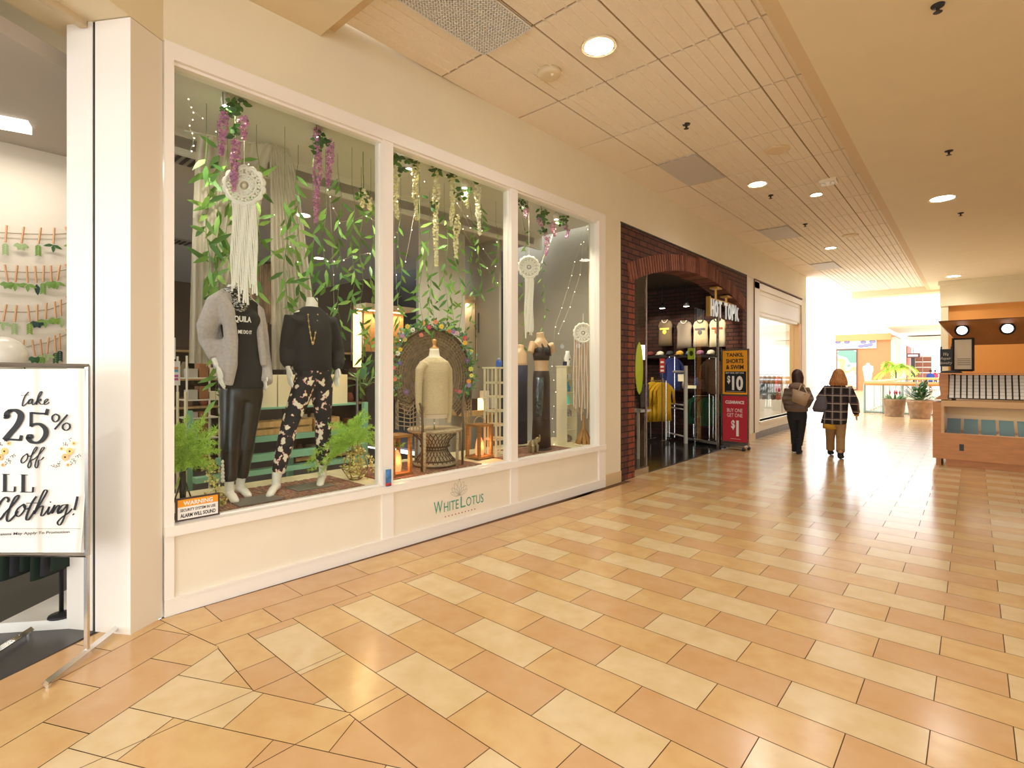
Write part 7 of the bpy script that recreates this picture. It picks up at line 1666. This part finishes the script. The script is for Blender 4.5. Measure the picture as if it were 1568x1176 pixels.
# second woman
q=lambda u,v,o=0:PY(u,v,YW+o)
J=JY(dict(neck=(1283,584),base=(1283,590),chest=(1283,604),waist=(1283,622),pelvis=(1280,644),shR=(1298,594),elR=(1308,616,-.05),wrR=(1311.5,633,.05),haR=(1311.5,645,.10),shL=(1268,594),elL=(1256,610,-.02),wrL=(1258,622,.12),haL=(1262,628,.18),hipR=(1287,649),hipL=(1272,649),knR=(1287,672,-.03),knL=(1271.5,673,.12),anR=(1287,692,-.22),anL=(1271.5,694,.18)),YW)
J['anR'].z=.12; J['anL'].z=.09; J['toR']=Vector((J['anR'].x,J['anR'].y+.12,.02)); J['toL']=Vector((J['anL'].x,J['anL'].y+.13,.02)); J['side']=SX; J['back']=BK; J['palm']=fwd
t=thing('person','woman walking away in a black plaid jacket and khaki trousers, with long auburn hair','person',Vector((J['anR'].x,YW,0)))
bm=B(); body_parts(bm,J,0,hw=(.155,.13,.16),dp=(.10,.09,.11)); hc=PY(1284,575.5,YW); head(bm,hc,fwd); part('body',bm,SKN,t,.009,3)
PL=bpy.data.materials.new('black_plaid'); PL.use_nodes=True; nt=PL.node_tree; b_=nt.nodes['Principled BSDF']; b_.inputs['Roughness'].default_value=.9; g=nt.nodes.new('ShaderNodeNewGeometry'); sp_=nt.nodes.new('ShaderNodeSeparateXYZ'); nt.links.new(g.outputs['Position'],sp_.inputs[0])
def band(out,fr,th,off=0.):
    a=nt.nodes.new('ShaderNodeMath'); a.operation='MULTIPLY_ADD'; a.inputs[1].default_value=fr; a.inputs[2].default_value=off+10; nt.links.new(out,a.inputs[0]); f=nt.nodes.new('ShaderNodeMath'); f.operation='FRACT'; nt.links.new(a.outputs[0],f.inputs[0]); l=nt.nodes.new('ShaderNodeMath'); l.operation='LESS_THAN'; l.inputs[1].default_value=th; nt.links.new(f.outputs[0],l.inputs[0]); return l.outputs[0]
prev=None; base=(*hexc('1A1618'),1); last=None
for out,fr,th,off,c_ in ((sp_.outputs[0],7.6,.36,.0,'4E4444'),(sp_.outputs[2],6.8,.20,.2,'54424A'),(sp_.outputs[2],6.8,.055,.24,'D8C8AC'),(sp_.outputs[0],7.6,.06,-.15,'B8A896')):
    mx=nt.nodes.new('ShaderNodeMixRGB'); nt.links.new(band(out,fr,th,off),mx.inputs[0]); mx.inputs[2].default_value=(*hexc(c_),1)
    if last: nt.links.new(last,mx.inputs[1])
    else: mx.inputs[1].default_value=base
    last=mx.outputs[0]
nt.links.new(last,b_.inputs['Base Color'])
bm=B(); loft(bm,[(q(1276,649),SX*.21,BK*.16),(q(1278,640),SX*.205,BK*.16),(q(1281,622),SX*.185,BK*.14),(q(1283,606),SX*.18,BK*.14),(q(1283,595),SX*.17,BK*.12),(q(1283,588),SX*.09,BK*.08)],22)
for s in 'RL': tube(bm,[J['sh'+s]*.8+J['chest']*.2,J['sh'+s],J['el'+s],J['wr'+s]],[.075,.08,.078,.058],14)
part('jacket',bm,PL,t,.013,3,'black plaid shirt jacket with cream check')
bm=B(); loft(bm,[(q(1272,656),SX*.13,BK*.15),(q(1273,648),SX*.14,BK*.15)],18); obj('shirt_hem',bm,mat('mustard_cloth',hexc('D09A28'),.8),t,True); bm=B(); tube(bm,[J['wrR']+Vector((0,0,.03)),J['wrR'].lerp(J['haR'],.3)],[.045,.04],12); obj('shirt_cuff',bm,mat('mustard_cloth',hexc('D09A28')),t,True)
bm=B(); 
for s in 'RL': tube(bm,[J['hip'+s]+Vector((0,0,.08)),J['hip'+s],J['hip'+s].lerp(J['kn'+s],.5),J['kn'+s],J['kn'+s].lerp(J['an'+s],.5),J['an'+s]+Vector((0,0,.02))],[.098,.10,.085,.074,.072,.072],14)
loft(bm,[(J['pelvis']-Vector((0,0,.12)),SX*.16,BK*.12),(J['pelvis']+Vector((0,0,.08)),SX*.165,BK*.13)],16); part('trousers',bm,mat('khaki_cloth',hexc('9C7A50'),.85),t,.012,3,'straight khaki trousers')
bm=B(); sph(bm,hc+Vector((0,-.01,.012)),(.102,.118,.125),18)
loft(bm,[(q(1283,590.5,-.10),SX*.15,BK*.03),(q(1283.5,586,-.09),SX*.155,BK*.06),(q(1284,580,-.05),SX*.135,BK*.09),(q(1284,573,-.03),SX*.105,BK*.10),(q(1284,567,-.02),SX*.07,BK*.08)],16); part('hair',bm,mat('auburn_hair',hexc('B4763A'),.5,noise=.5,nscale=16,stretch=(4,4,.3)),t,.010,3,'long auburn hair over the shoulders')
for s in 'RL': shoe(t,J['an'+s]-Vector((0,0,.02)),J['to'+s],BKC,None,boot=.02,name='shoe')
bag=thing('shoulder_bag','slouchy dark grey bag carried by the woman in plaid','bag',q(1257,631,-.02))
bm=B(); loft(bm,[(q(1256,631,-.04),SX*.11,BK*.06),(q(1256,626,-.05),SX*.135,BK*.08),(q(1258,615,-.05),SX*.11,BK*.08),(q(1260,606,-.04),SX*.07,BK*.05)],18,e=2.6); part('body',bm,mat('grey_leather',hexc('5A5258'),.6),bag,.012,3)
bm=B(); tube(bm,[q(1260,607,-.04),q(1264,598,-.08),q(1268,590,-.04)],.010,6); tube(bm,[q(1257,608,.02),q(1262,598,.02),q(1268,590,-.02)],.010,6); obj('strap',bm,mat('grey_leather',hexc('5A5258')),bag,True)
